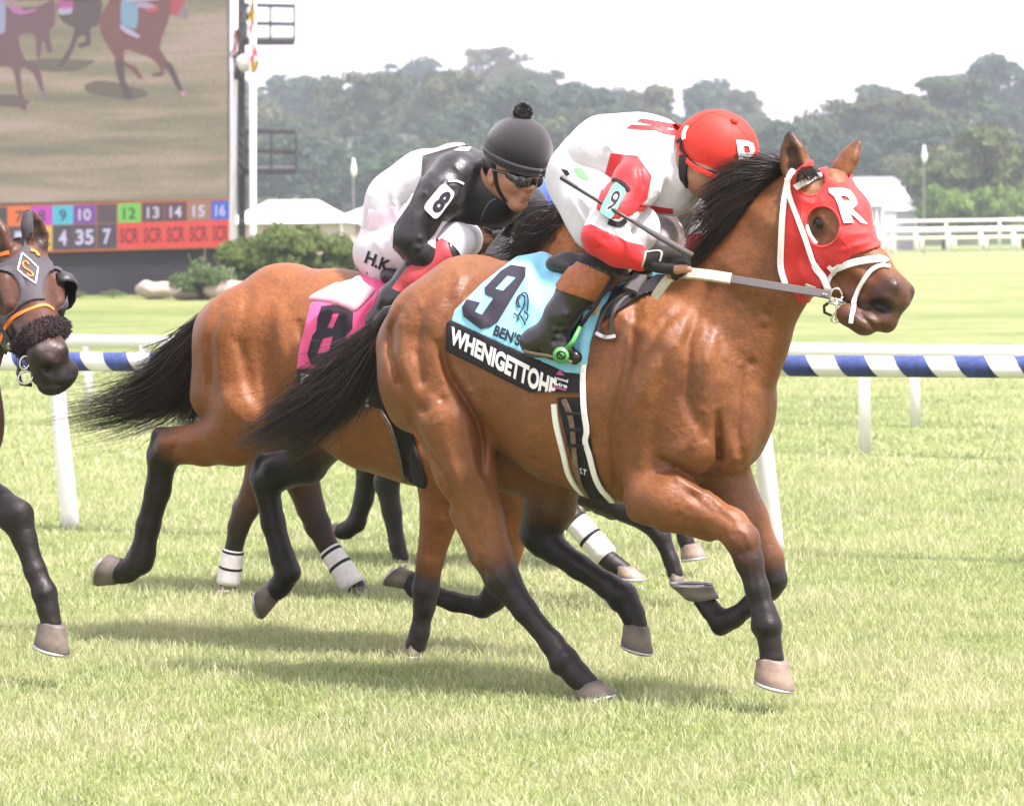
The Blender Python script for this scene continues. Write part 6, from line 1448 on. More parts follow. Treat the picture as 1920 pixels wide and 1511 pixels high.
rg8 = lambda poly: (lambda u, v, d, XYZ: np.maximum(poly_sd(u, v, poly) * d / FPX, np.where(XYZ[1] > .02, zc8 - XYZ[2], -9)))
_, bvh_c8 = shell('cloth', S, F8, .008, *box_of(F8, CL8, .36, .33), .011, rg8(CL8), M_PINKC, c8, 2, extra=fold([(700, 530, 690, 600, .012, 12), (735, 520, 700, 620, .012, 10), (600, 570, 570, 680, .004, 8), (650, 560, 625, 680, .007, 9), (770, 530, 720, 640, .01, 9)]))
_, bvh_d8 = shell('name_band', S, F8, .009, *box_of(F8, BD8, .36, .3), .014, rg8(BD8), M_BLACKC, c8, 2)
M_PINKL = principled('pink_cloth_sunlit', (.78, .36, .46), .7, .25, bump=.15, bscale=300)  # paler than the cloth: sun brightness on the fold put into the colour
Sfl = Sdf(); cc = [(584, 560, .29, 4), (628, 566, .32, 4), (664, 580, .34, 4)]; dd = [(632, 536, .25, 5), (672, 524, .27, 5), (698, 545, .30, 5)]
for a, b in zip(cc, dd): Sfl.cap(P8(*a[:3]), P8(*b[:3]), F8.rm(P8(*a[:3]), a[3]), F8.rm(P8(*b[:3]), b[3]), .03)
for L_ in (cc, dd): jchain_ = [Sfl.cap(P8(*L_[i][:3]), P8(*L_[i + 1][:3]), .007, .007, .015) for i in range(2)]
for t in np.linspace(.1, .9, 9):
    a = [(1 - t) * np.array(x) + t * np.array(y) for x, y in zip(cc, dd)]
    for i in range(2): Sfl.cap(P8(*a[i][:3]), P8(*a[i + 1][:3]), .008, .008, .015)
finish_body('fold', Sfl, F8, .006, M_PINKL, c8, 3)
z8 = lambda pts: [(100 + x / 2.07, 470 + y / 2.07) for x, y in pts]
decal('numeral', [z8([(1040, 215), (1120, 205), (1165, 225), (1160, 300), (1135, 330), (1140, 360), (1115, 440), (1060, 452), (1000, 440), (985, 400), (1005, 330), (1020, 310), (1025, 260)]), z8([(1085, 240), (1110, 240), (1085, 300), (1062, 300)]), z8([(1045, 340), (1085, 330), (1070, 390), (1022, 400)])], bvh_c8, M_PRINT, c8, .004, 8)
for q_ in ([(566, 700), (588, 704), (585, 728), (563, 724)], [(674, 736), (694, 741), (691, 764), (671, 759)]): text_decal('lettering', 'E', q_, bvh_d8, M_WCLOTH, c8, .05, .005, 8)
g8 = thing('girth', 'black elastic girth with a brown strap under the second horse', 'girth', F8.wor(P8(760, 850, .3)))
GP8 = [(706, 740), (728, 800), (748, 870), (768, 905), (795, 918), (800, 905), (780, 840), (765, 770), (762, 740)]
_, bvh_g8 = shell('girth_band', S, F8, .007, *box_of(F8, GP8, .36, .3), .012, rg8(GP8), M_BLACKC, g8, 2)
strap('buckle_strap', [(716, 770), (732, 800), (748, 850), (758, 900)], .018, [bvh_g8, bvh8], M_BRSTRAP, g8, .005, .004)
sd8 = thing('saddle', 'small dark racing saddle on the second horse under the black capped jockey', 'saddle', F8.wor(P8(745, 520, 0)))
Sd = Sdf()
for n in (-.1, 0, .1): Sd.cap(P8(700, 506, n), P8(820, 512, n), .03, .035, .05)
Sd.cap(P8(728, 518, .14), P8(744, 522, .14), .03, .03, .03); finish_body('seat', Sd, F8, .009, M_BLEATHER, sd8)
# bandaged horse, third
M_BAND = principled('white_bandage', (.72, .70, .69), .8, .25, noise=.08, nscale=40, bump=.35, bscale=220)
def bandage(F, a, b, ra, rb, parent, tapes=(0.03, .5)):
    pa, pb = F.P(*a), F.P(*b); ra, rb = F.rm(pa, ra), F.rm(pb, rb); mb = MB(); q = [F.wor(pa + (pb - pa) * t) for t in np.linspace(0, 1, 9)]
    mb.tube(q, [ra + (rb - ra) * t for t in np.linspace(0, 1, 9)], 16); o = mb.build('leg_bandage', M_BAND, parent, True)
    for t in tapes:
        mb = MB(); mb.tube([F.wor(pa + (pb - pa) * (t + e)) for e in (0, .07)], [(ra + (rb - ra) * t) * 1.03] * 2, 16); mb.build('tape', M_BLACKC, o, True)
FC = Frame(560, 1112, 13.6, TH); MC = lambda x, y: (402 + (x - 700) * .77, 505 + (y - 475) * .77)
S = Sdf(); trunk(S, FC, MC, .74, [(860, 640, 0, 110), (930, 540, 0, 86), (985, 480, 0, 64)])
PC = FC.P
S.cap(PC(480, 660, .1), PC(490, 760, .12), .17, .14, .04); S.cap(PC(480, 660, -.1), PC(540, 780, -.12), .17, .13, .04)
limb(S, FC, [(490, 770, .12, 60), (500, 860, .12, 42), (478, 925, .12, 34), (460, 955, .12, 30), (448, 985, .12, 25), (436, 1040, .12, 21), (430, 1078, .12, 21), (428, 1092, .12, 22)], col=[.2, .3, .4, .5, .6, .7, .7, .7])
limb(S, FC, [(540, 790, -.12, 60), (560, 880, -.12, 42), (582, 950, -.12, 33), (596, 985, -.12, 31), (612, 1018, -.12, 24), (645, 1070, -.12, 21), (668, 1098, -.12, 22)], col=[.2, .3, .5, .7, .7, .7, .8])
limb(S, FC, [(905, 820, .12, 60), (985, 890, .12, 42), (1055, 945, .12, 30), (1085, 985, .12, 26), (1130, 1040, .12, 22), (1150, 1058, .12, 23), (1168, 1068, .12, 22)], col=[.3, .4, .6, .8, .8, .9, .9])
limb(S, FC, [(930, 820, -.12, 60), (1060, 900, -.12, 40), (1215, 975, -.12, 28), (1240, 1005, -.12, 22), (1258, 1050, -.12, 18), (1266, 1075, -.12, 20)], col=[.4, .6, .9, 1, 1, 1])
HC = Head(FC, 1030, 480, 13.2, -.6, .8, 0, (.95, 1, 1.05)); head_sdf(S, HC)
hC = thing('racehorse', 'brown racehorse with white leg bandages, mostly hidden behind the pink clothed horse', 'horse', FC.wor(PC(560, 1112, 0)))
finish_body('body', S, FC, .014, M_COATC, hC)
bandage(FC, (438, 1030, .12), (428, 1094, .12), 20, 23, hC); bandage(FC, (618, 1030, -.12), (664, 1100, -.12), 21, 25, hC, (.05, .4)); bandage(FC, (1078, 976, .12), (1138, 1044, .12), 24, 23, hC, (-.02, .45))
quick_hoof(FC, (428, 1094, .12), (440, 1106, .12), (412, 1104, .12), hC, M_HOOFP, .05); quick_hoof(FC, (672, 1098, -.12), (700, 1122, -.12), (662, 1118, -.12), hC, M_HOOF); quick_hoof(FC, (1166, 1060, .12), (1210, 1086, .12), (1158, 1082, .12), hC, M_HOOFP); quick_hoof(FC, (1266, 1072, -.12), (1282, 1090, -.12), (1256, 1090, -.12), hC, M_HOOF, .045)
GC = lambda pts: [FC.wor(PC(*p)) for p in pts]
hair('tail', [GC(g) for g in ([(405, 570, 0), (350, 640, .0), (325, 700, .0), (318, 760, .0)], [(408, 580, 0), (365, 660, .0), (345, 730, .0), (335, 795, .0)], [(412, 590, 0), (385, 680, .0), (370, 740, .0), (372, 800, .0)])], 1300, M_HAIR, hC, 10, .0022, 17, .035, .04, .6, clump=30)
hair('mane', [GC(g) for g in ([(990, 430, 0), (960, 425, .05), (930, 440, .06), (905, 470, .06)], [(950, 470, 0), (925, 465, .05), (900, 478, .05), (880, 500, .05)])], 700, M_HAIR, hC, 8, .002, 19, .02, .03, .6)
# dark horse on the inside
FD = Frame(755, 1055, 14.85, TH); MD = lambda x, y: (645 + (x - 700) * .707, 500 + (y - 475) * .707); PD = FD.P
S = Sdf(); trunk(S, FD, MD, .68, [(1080, 620, 0, 100), (1140, 540, 0, 80), (1190, 480, 0, 60)])
S.cap(PD(725, 640, .1), PD(730, 720, .12), .17, .14, .04); S.cap(PD(725, 640, -.1), PD(730, 720, -.12), .17, .14, .04)
limb(S, FD, [(740, 730, .12, 55), (745, 830, .12, 40), (725, 905, .12, 30), (735, 960, .12, 23), (745, 1020, .12, 19), (752, 1046, .12, 20)], col=[.5, .7, .9, 1, 1, 1])
limb(S, FD, [(725, 730, -.12, 55), (715, 830, -.12, 40), (692, 880, -.12, 30), (682, 935, -.12, 23), (668, 980, -.12, 22), (650, 994, -.12, 20), (640, 996, -.12, 20)], col=[.5, .7, .9, 1, 1, 1, 1])
limb(S, FD, [(1140, 780, .12, 50), (1200, 860, .12, 38), (1262, 930, .12, 28), (1272, 965, .12, 20), (1285, 1010, .12, 18), (1290, 1024, .12, 19)], col=[.4, .6, .9, 1, 1, 1])
limb(S, FD, [(1130, 780, -.12, 50), (1150, 880, -.12, 36), (1190, 930, -.12, 28), (1150, 960, -.12, 18), (1120, 950, -.12, 18)], col=[.4, .6, .9, 1, 1])
HD = Head(FD, 1260, 470, 14.4, -.6, .8, 0, (.95, 1, 1.05)); head_sdf(S, HD)
hD = thing('racehorse', 'dark racehorse seen only as dark legs between the nearer horses', 'horse', FD.wor(PD(755, 1055, 0)))
finish_body('body', S, FD, .014, M_COATD, hD)
quick_hoof(FD, (752, 1040, .12), (766, 1056, .12), (744, 1056, .12), hD, M_HOOF, .045); quick_hoof(FD, (640, 994, -.12), (622, 1004, -.12), (630, 978, -.12), hD, M_HOOFP, .045); quick_hoof(FD, (1292, 1020, .12), (1324, 1044, .12), (1276, 1050, .12), hD, M_HOOFP, .055); quick_hoof(FD, (1122, 948, -.12), (1100, 940, -.12), (1104, 960, -.12), hD, M_HOOF, .045)
# horse at the left edge
FE = Frame(-190, 1250, 11.3, TH); ME = lambda x, y: (-240 + (x - 1190) * .95, 520 + (y - 475) * .95); PE = FE.P
S = Sdf(); trunk(S, FE, ME, .95, [(-140, 720, 0, 140), (-90, 620, 0, 112), (-40, 530, 0, 86)])
for sd_ in (1, -1): S.cap(FE.P(*ME(820, 660), sd_ * .12), FE.P(*ME(860, 800), sd_ * .14), .17, .12, .04)
limb(S, FE, [(*ME(870, 820), .14, 70), (*ME(880, 900), .14, 52), (*ME(890, 1020), .14, 38), (*ME(900, 1090), .14, 32), (*ME(930, 1190), .14, 28), (*ME(950, 1240), .14, 30), (*ME(975, 1275), .14, 27)], col=BL)
limb(S, FE, [(*ME(850, 820), -.14, 70), (*ME(800, 900), -.14, 52), (*ME(740, 980), -.14, 38), (*ME(720, 1050), -.14, 30), (*ME(690, 1150), -.14, 27), (*ME(670, 1190), -.14, 28)], col=BL)
limb(S, FE, [(-150, 850, .15, 74), (-80, 905, .15, 52), (-10, 945, .15, 40), (30, 968, .15, 36), (46, 1010, .15, 28), (66, 1070, .15, 25), (84, 1112, .15, 28), (90, 1140, .15, 24), (96, 1168, .15, 26)], col=[.2, .4, .8, .95, 1, 1, 1, 1, 1])
limb(S, FE, [(-140, 850, -.13, 66), (-170, 960, -.13, 44), (-190, 1060, -.13, 34), (-230, 1120, -.13, 26), (-280, 1090, -.13, 24)], col=[.3, .6, 1, 1, 1])
HE = Head(FE, 6, 548, 10.75, -1.217, .689, .012, (1.058, 1.03, 1.08)); head_sdf(S, HE, .5)
dE = to_px(FE.wor(HE.p(.52, -.03, -.07)))[2]; NE = lambda x, y, dd=0.: FE.loc(at(x, y, dE + dd))
S.ell(NE(88, 690, .03), (.040, .04, .036), None, .02, c=.9); S.ell(NE(127, 694, .06), (.034, .04, .034), None, .02, c=.9); S.ell(NE(96, 722, .05), (.048, .045, .036), None, .025, c=.9); S.ell(NE(116, 708, .05), (.04, .04, .036), None, .03, c=.9)
nostril(S, FE, (82, 687), (98, 694), 12, dE); S.stroke([NE(128, 690), NE(135, 706)], -.010, .009, FE.f, fw=5); S.stroke([NE(70, 712), NE(90, 724), NE(118, 722), NE(128, 716)], -.008, .005, FE.f, fw=5); S.stroke([NE(112, 680), NE(112, 705)], -.005, .009, FE.f, fw=5)
for sx in (84, 90, 97): S.spots.append((NE(sx, 690), 10, ('px', sx, 690, 1.6)))
S.cap(HE.p(.03, 0, -.10), PE(-60, 560, 0), .10, .15, .05, LAT, .6)
ear(S, HE.p(.005, .055, -.012), FE.loc(at(52, 390, 10.85)), .044, HE.M @ np.array([.9, .5, .1]), .2, .7)
ear(S, HE.p(.005, -.055, -.012), HE.p(-.15, -.13, .06), .044, HE.M @ np.array([.5, -.9, .1]), .2, .7)
S.stroke([PE(55, 1020, .2), PE(78, 1090, .2)], -.004, .006, FE.f)
hE = thing('racehorse', 'dark bay racehorse in a grey hood with only head and foreleg in view', 'horse', FE.wor(PE(-190, 1250, 0)))
o_bE, fldE, bvhE = finish_body('body', S, FE, .0105, coat('brown_bay_coat', (.075, .028, .013)), hE)
quick_hoof(FE, (97, 1166, .15), (127, 1228, .15), (64, 1204, .15), hE, M_HOOF, .056)
eyeball(HE, FE, -1, hE); eyeball(HE, FE, 1, hE)
GE = lambda pts: [FE.wor(PE(*p)) for p in pts]
hair('mane', [GE(g) for g in ([(20, 455, 0), (-20, 450, .05), (-60, 470, .08), (-95, 520, .1)], [(-30, 490, 0), (-70, 490, .06), (-110, 520, .08), (-140, 570, .1)], [(-80, 540, 0), (-120, 545, .06), (-150, 575, .08), (-175, 620, .09)], [(-130, 590, 0), (-165, 595, .05), (-190, 620, .06), (-210, 655, .07)])], 1100, M_HAIR, hE, 9, .0017, 41, .015, .02, .6, clump=40)
hair('tail', [GE(g) for g in ([(*ME(716, 596), .0), (*ME(660, 680), .02), (*ME(560, 745), .04), (*ME(430, 790), .05)], [(*ME(720, 605), .0), (*ME(690, 680), .0), (*ME(620, 770), .0), (*ME(500, 840), .0)], [(*ME(726, 612), .0), (*ME(706, 690), -.02), (*ME(670, 790), -.02), (*ME(600, 850), -.02)])], 900, M_HAIR, hE, 10, .002, 43, .03, .03, .6, clump=30)
M_GREYH = principled('grey_hood_cloth', (.050, .044, .052), .65, .35, noise=.12, nscale=14, bump=.2, bscale=400, sheen=.1)
M_ORANGE = principled('orange_trim', (.78, .19, .03), .55, .4)
def hoodE_region(u, v, d, XYZ):
    q = HE.inv(np.stack([c.ravel() for c in XYZ], 1)); X, Y, Z = [q[:, i].reshape(u.shape) for i in range(3)]
    r = np.maximum(X - .285 - .10 * (Z + .02) - .0 * Y, -X - .07 - .15 * Z)
    holes = 99.
    for s_ in (-1, 1):
        e = (np.sqrt(((X - .17) / .062) ** 2 + ((Z + .065) / .050) ** 2) - 1) * .05; holes = np.minimum(holes, np.where(Y * s_ > .02, e, 99))
        cx, cy, ex, ey = ((104, 543, 22, 37), (2, 550, 36, 42))[s_ < 0]
        holes = np.minimum(holes, np.where(Y * s_ > .0, (np.hypot((u - cx) / ex, (v - cy) / ey) - 1) * .05, 99))
        e = np.sqrt((X - .012) ** 2 + (Y - s_ * .062) ** 2 + (Z - .0) ** 2) - .058; holes = np.minimum(holes, e)
    r = np.maximum(r, -(Z + .235) - .25 * (X - .1))
    return np.maximum(np.maximum(r, -holes), np.where(np.abs(Y) > .03, Z - .012, -9))
lo, hi = [f(np.array([FE.loc(at(x, y, d)) for x in (-120, 160) for y in (400, 720) for d in (10.5, 11.3)]), 0) for f in (np.min, np.max)]
hoodE, bvh_hE = shell('hood', S, FE, .0055, lo, hi, .008, hoodE_region, M_GREYH, hE, 2)
sE = [bvh_hE, bvhE]
zE = lambda pts: [(x / 3.973, 380 + y / 3.976) for x, y in pts]
for a, b in (((166, 380), (282, 490)), ((282, 490), (264, 608)), ((264, 608), (136, 506)), ((136, 506), (166, 380))): strap('diamond_line', zE([a, b]), .005, sE, M_WCLOTH, hoodE, .002, .003, 10)
strap('emblem', zE([(214, 468), (196, 436), (168, 450), (176, 486), (214, 510), (240, 528), (250, 548), (228, 558), (204, 536)]), .006, sE, M_ORANGE, hoodE, .002, .003, 18)
strap('hem', zE([(28, 960), (60, 900), (110, 850), (200, 808), (300, 770), (350, 768), (396, 800)]), .014, sE, M_ORANGE, hoodE, .003, .002)
strap('hem', zE([(10, 1030), (30, 960)]), .016, sE, M_ORANGE, hoodE, .003, .002, 6)
# blinker cup behind the far eye
mb = MB(); V = []; F_ = []
for i, (r_, z_) in enumerate(((.058, -.005), (.064, .022), (.054, .046), (.034, .058), (.010, .063))):
    for j in range(16): a = math.pi * (.38 + 1.25 * j / 15) ; V.append(FE.wor(HE.p(.175 + r_ * math.cos(a) * .9, .088 + z_, -.06 + r_ * math.sin(a))))
for i in range(4):
    for j in range(15): F_.append((i * 16 + j, i * 16 + j + 1, (i + 1) * 16 + j + 1, (i + 1) * 16 + j))
mb.add(V, F_); cup = mb.build('blinker_cup', M_BLEATHER, hE, True); sm = cup.modifiers.new('thickness', 'SOLIDIFY'); sm.thickness = .004
brE = thing('bridle', 'black leather bridle with a dark sheepskin noseband on the grey hooded horse', 'bridle', FE.wor(HE.p(.3, 0, 0)))
M_FLEECE = principled('dark_sheepskin', (.045, .032, .034), .95, .15, noise=.3, nscale=60, bump=1., bscale=160)
Sn = Sdf(); pts = [(44, 650), (62, 632), (88, 618), (112, 616), (127, 632)]
NP = [hit(bvhE, x, y) for x, y in pts]; NP = [FE.loc(p) for p, n in NP if p is not None]
for i in range(len(NP) - 1): Sn.cap(NP[i], NP[i + 1], .036, .036, .02)
fo, (An, lon, axn, hn), _b = finish_body('noseband', Sn, FE, .006, M_FLEECE, brE, 1)
rng = np.random.default_rng(4); Vn = np.array([v.co for v in fo.data.vertices]); Nn = np.array([v.normal for v in fo.data.vertices]); k = rng.permutation(len(Vn))[:2600]
V = []; F_ = []
for i in k:
    d_ = Nn[i] + rng.normal(size=3) * .6; d_ /= np.linalg.norm(d_); L = rng.uniform(.006, .013); a = np.cross(d_, rng.normal(size=3)); a /= np.linalg.norm(a) + 1e-9; m_ = len(V)
    b_ = np.cross(d_, a); w_ = .0022
    V += [Vn[i] + a * w_, Vn[i] - a * w_ * .5 + b_ * w_, Vn[i] - a * w_ * .5 - b_ * w_, Vn[i] + d_ * L + rng.normal(size=3) * .004]; F_ += [(m_, m_ + 1, m_ + 3), (m_ + 1, m_ + 2, m_ + 3), (m_ + 2, m_, m_ + 3)]
mb = MB(); mb.V = [tuple(v) for v in V]; mb.F = F_; mb.build('fleece', M_FLEECE, fo)
strap('cheekpiece', zE([(-20, 890), (40, 960), (90, 1060), (150, 1130), (180, 1180)]), .022, sE, M_BLEATHER, brE, .006, .004)
strap('cheek_buckle', zE([(60, 1060), (100, 1050), (90, 1085)]), .006, sE, M_STEEL, brE, .006, .010, 8)
strap('flash_strap', zE([(-10, 1060), (60, 1140), (120, 1200), (150, 1290)]), .018, sE, M_BLEATHER, brE, .006, .004)
pE, _ = hit_any(sE, 47, 690); pE = at(47, 690, 10.6) if pE is None else pE; dbit = (pE - CP) @ CF - .02
ringtube('bit_ring', 47, 680, 9, 13, .004, M_STEEL, brE, .3)
ringtube('bit_loop', 48, 708, 14, 11, .004, M_STEEL, brE, -.4); mb = MB(); mb.tube([A_(44, 686), A_(58, 694, .02)], .005, 6); mb.tube([A_(36, 700), A_(52, 696), A_(66, 690, .02)], .004, 6); mb.build('bit_bar', M_STEEL, brE, True)
mb = MB(); mb.tube([A_(38, 676, .02), A_(34, 700, .03), A_(40, 720, .02), A_(60, 722, .02)], .007, 6); mb.build('curb_strap', M_BLEATHER, brE, True)
strap('browband', zE([(-10, 395), (40, 380), (72, 372)]), .014, sE, M_ORANGE, brE, .003, .004, 8)
strap('browband', zE([(225, 362), (262, 372), (286, 405)]), .014, sE, M_ORANGE, brE, .003, .004, 8)
print('horses', time.time() - T0)
# ------------------------------------------------------------------ jockeys behind
M_SILKBLK = principled('black_silk', (.011, .010, .012), .42, .45, noise=.1, nscale=12, bump=.5, bscale=22, sheen=.1)
M_SILKPINK = principled('pale_pink_silk', (.78, .66, .74), .5, .35, noise=.05, nscale=10, bump=.25, bscale=18)
M_SILKBLUE = principled('blue_silk', (.07, .14, .62), .5, .4, noise=.06, nscale=10, bump=.25, bscale=18)
M_FACE = principled('face_skin', (.46, .22, .135), .48, .4, noise=.08, nscale=50, bump=.08, bscale=400, sss=.08)
M_LENS = principled('dark_lens', (.012, .010, .014), .05, .7, coat=1.)
M_CAPBLK = principled('black_knit_cap', (.012, .010, .013), .8, .3, noise=.1, nscale=40, bump=.3, bscale=500, sheen=.3)
M_LIP = principled('lip', (.40, .15, .12), .45, .4)
M_GREYC = principled('grey_cloth', (.24, .23, .27), .7, .3, noise=.1, nscale=20, bump=.15, bscale=300)
class Hf:
    def __init__(s, fr, px, py, n, yaw, pitch, roll, sc=1.):
        s.M = fr.R @ rot3(yaw, pitch, roll); s.o = fr.P(px, py, n); s.sc = sc; s.fr = fr
    def p(s, x, y, z): return s.o + s.M @ (np.array([x, y, z]) * s.sc)
    def axes(s): return s.M.T
def face_sdf(Sx, H):
    q, c, A = H.p, H.sc, H.axes(); e = lambda p, r, k=.02: Sx.ell(q(*p), tuple(v * c for v in r), A, k)
    e((0, 0, .02), (.096, .076, .112)); Sx.cap(q(.01, 0, -.05), q(.052, 0, -.092), .058 * c, .036 * c, .03, A[1], .95)
    e((.066, 0, -.102), (.026, .026, .020)); e((.074, 0, -.02), (.030, .050, .05), .03)
    Sx.cap(q(.094, 0, .012), q(.112, 0, -.030), .009 * c, .014 * c, .014)
    for s_ in (-1, 1):
        e((.056, s_ * .040, -.026), (.030, .026, .026)); e((.104, s_ * .010, -.036), (.012, .010, .009), .008)
        Sx.cap(q(.084, s_ * .012, .030), q(.072, s_ * .046, .028), .014 * c, .012 * c, .014)
        e((-.012, s_ * .078, -.018), (.019, .010, .033), .006); Sx.ell(q(-.006, s_ * .088, -.014), (.009 * c, .007 * c, .018 * c), A, .004, op='d')
        Sx.ell(q(.086, s_ * .032, .004), (.018 * c, .020 * c, .012 * c), A, .01, op='d')
    Sx.cap(q(.096, -.016, -.0625), q(.096, .016, -.0625), .0068 * c, .0068 * c, .010); Sx.cap(q(.091, -.015, -.0785), q(.092, .015, -.0785), .0078 * c, .0078 * c, .010)
    Sx.stroke([q(.104, -.024, -.071), q(.108, 0, -.070), q(.104, .024, -.071)], -.007 * c, .004 * c)
    Sx.stroke([q(.09, -.028, -.035), q(.085, -.034, -.06)], -.003 * c, .006 * c)
    Sx.stroke([q(.085, -.02, -.09), q(.088, 0, -.09), q(.085, .02, -.09)], -.004 * c, .006 * c)
def glasses(H, fr, mat, parent, name='goggles'):
    G = Sdf(); q, c, A = H.p, H.sc, H.axes()
    for s_ in (-1, 1):
        G.cap(q(.112, s_ * .010, -.004), q(.098, s_ * .040, -.006), .025 * c, .029 * c, .008, A[0], .45); G.cap(q(.098, s_ * .040, -.006), q(.062, s_ * .070, .002), .028 * c, .013 * c, .008, A[1], .45)
        G.cap(q(.062, s_ * .072, .012), q(-.005, s_ * .083, .006), .006 * c, .005 * c, .006)
    return finish_body(name, G, fr, .0045, mat, parent, 2)[0]
# ---- number eight
TOR8 = [(722, 462, 0, 54), (752, 385, 0, 64), (800, 352, 0, 66), (850, 340, .02, 62)]
ARM8 = [(858, 330, .14, 46), (822, 370, .22, 44), (784, 420, .27, 39), (772, 446, .29, 36), (790, 474, .28, 29), (812, 496, .25, 21)]
FARM8 = [(940, 345, -.10, 46), (985, 390, -.16, 40), (985, 430, -.14, 34), (930, 480, -.02, 22)]
LEG8 = [(722, 466, .03, 54), (790, 462, .12, 50), (856, 452, .17, 33)]
SHN8 = [(856, 454, .17, 32), (830, 480, .22, 34), (778, 520, .27, 32), (738, 562, .30, 28), (712, 600, .31, 24)]
j8 = thing('person', 'jockey in black silks and a black pompom cap wearing armband 8', 'person', F8.wor(P8(760, 430, 0)))
H8j = Hf(F8, 957, 322, .12, -.80, .26, .03)
Sb = Sdf(); face_sdf(Sb, H8j)
for ch, sh in ((TOR8, -12), (ARM8, -8), (FARM8, -9), (LEG8, -9), (SHN8, -8)): jchain(Sb, F8, [(x, y, n, r + sh) for x, y, n, r in ch], .03)
jchain(Sb, F8, [(722, 466, -.06, 40), (800, 460, -.14, 36), (870, 450, -.18, 28), (760, 560, -.3, 20)], .03)
jchain(Sb, F8, [(860, 342, .03, 44), (915, 340, .08, 32), (945, 335, .11, 30)], .03)
K8 = [(842, 500, .24), (842, 507, .23), (838, 512, .22)]
hand(Sb, F8, (816, 498, .25), K8, [[(842, 500, .24), (860, 504, .24), (862, 514, .23), (850, 516, .22)], [(842, 507, .24), (856, 512, .24), (856, 521, .23), (846, 522, .22)], [(836, 512, .23), (850, 518, .23), (850, 526, .22), (840, 526, .21)]], [(826, 496, .22), (842, 494, .2), (858, 498, .19)], 12)
hand(Sb, F8, (928, 482, -.02), [(905, 492, 0), (908, 498, 0)], [[(905, 492, 0), (892, 496, .01), (892, 505, .01)], [(908, 498, 0), (896, 503, .01), (897, 511, .01)]], [(920, 484, .02), (906, 482, .03), (894, 486, .03)], 12)
b8j, _, bvh_f8 = finish_body('body', Sb, F8, .0055, M_FACE, j8, 2, )
glasses(H8j, F8, M_LENS, j8)
mb = MB(); mb.tube([F8.wor(H8j.p(.099, -.021, -.0715)), F8.wor(H8j.p(.1045, -.008, -.0705)), F8.wor(H8j.p(.1045, .008, -.0705)), F8.wor(H8j.p(.099, .021, -.0715))], .0026, 6); mb.build('mouth', M_LIP, j8, True)
Sh = Sdf(); Sh.ell(H8j.p(-.028, 0, .012), (.082, .083, .070), H8j.axes(), .02); finish_body('hair', Sh, F8, .007, M_HAIR, j8, 1)
St = Sdf(); jchain(St, F8, [(860, 342, .03, 52), (905, 342, .06, 40), (922, 350, .08, 32)], .03); jchain(St, F8, TOR8, .05, .95); jchain(St, F8, ARM8, .025); jchain(St, F8, FARM8, .03)
St.cap(P8(850, 350, .05), P8(930, 372, .04), .125, .105, .06); St.cap(P8(862, 318, .03), P8(905, 325, .06), .085, .06, .04)
St.cap(P8(750, 420, .02), P8(775, 470, .06), .10, .07, .05)
wrinkle(St, F8, [[(820, 330), (795, 365), (768, 395)], [(870, 350), (840, 385), (815, 420)], [(765, 430), (790, 450), (812, 445)], [(760, 455), (785, 468), (805, 462)], [(800, 320), (835, 345), (865, 350)], [(880, 300), (905, 330), (900, 370)], [(905, 360), (925, 400), (905, 420)], [(775, 475), (800, 485)], [(845, 300), (870, 330)], [(780, 395), (805, 415)]], .24, F8.f, .008, .010)
wrinkle(St, F8, [[(700, 420), (730, 450), (770, 470)], [(735, 340), (740, 400), (760, 440)]], .12, F8.f, .006, .012)
s8, _, bvh_s8 = finish_body('shirt', St, F8, .0068, [M_SILK, M_SILKBLK, M_SILKPINK, M_SILKBLUE], j8, 2)
split_mat(s8, [(2, [(690, 395), (770, 380), (775, 460), (800, 520), (680, 470)]), (3, [(682, 440), (700, 446), (745, 474), (765, 500), (700, 510), (676, 460)]),
               (1, [(792, 292), (846, 276), (880, 270), (1080, 260), (1080, 500), (900, 424), (830, 415), (815, 440), (800, 455), (850, 490), (800, 520), (735, 480), (738, 425), (768, 380), (790, 330)]), (0, [(850, 282), (862, 276), (884, 276), (878, 283)])])
Sp = Sdf(); jchain(Sp, F8, LEG8, .04); jchain(Sp, F8, [(722, 466, -.06, 50), (800, 460, -.14, 46), (870, 450, -.18, 36)], .04); jchain(Sp, F8, [(856, 454, .17, 34), (838, 474, .21, 34)]); Sp.cap(P8(708, 478, .03), P8(725, 500, .07), .085, .075, .04)
wrinkle(Sp, F8, [[(820, 430), (850, 470)], [(700, 450), (740, 500)], [(850, 425), (885, 460)]], .15, F8.f, .006, .010)
_, _, bvh_p8 = finish_body('breeches', Sp, F8, .008, M_PANTS, j8, 2)
text_decal('lettering', 'H.K', [(690, 470), (734, 490), (727, 513), (682, 493)], [bvh_p8, bvh_s8], M_PRINT, j8, .03, .006, 6)
B = Sdf(); jchain(B, F8, [(834, 478, .22, 35)] + SHN8[2:], .03); jchain(B, F8, [(712, 604, .31, 24), (735, 622, .31, 20), (752, 634, .31, 14)], .03)
o8, _, bvb8 = finish_body('boot', B, F8, .0065, [M_SHINY, principled('red_boot_cuff', (.45, .05, .06), .5, .4, noise=.15, nscale=50)], j8, 2)
split_mat(o8, [(1, [(835, 440), (760, 505), (735, 540), (770, 556), (860, 520)])])
B = Sdf(); jchain(B, F8, [(850, 480, -.2, 30), (780, 540, -.29, 28), (730, 600, -.31, 22), (755, 630, -.31, 14)]); finish_body('boot', B, F8, .009, M_SHINY, j8, 2)
lo, hi = H8j.o - .26, H8j.o + .26
Sc = Sdf(); Sc.ell(H8j.p(.025, 0, .088), (.126, .112, .112), H8j.axes(), .02)
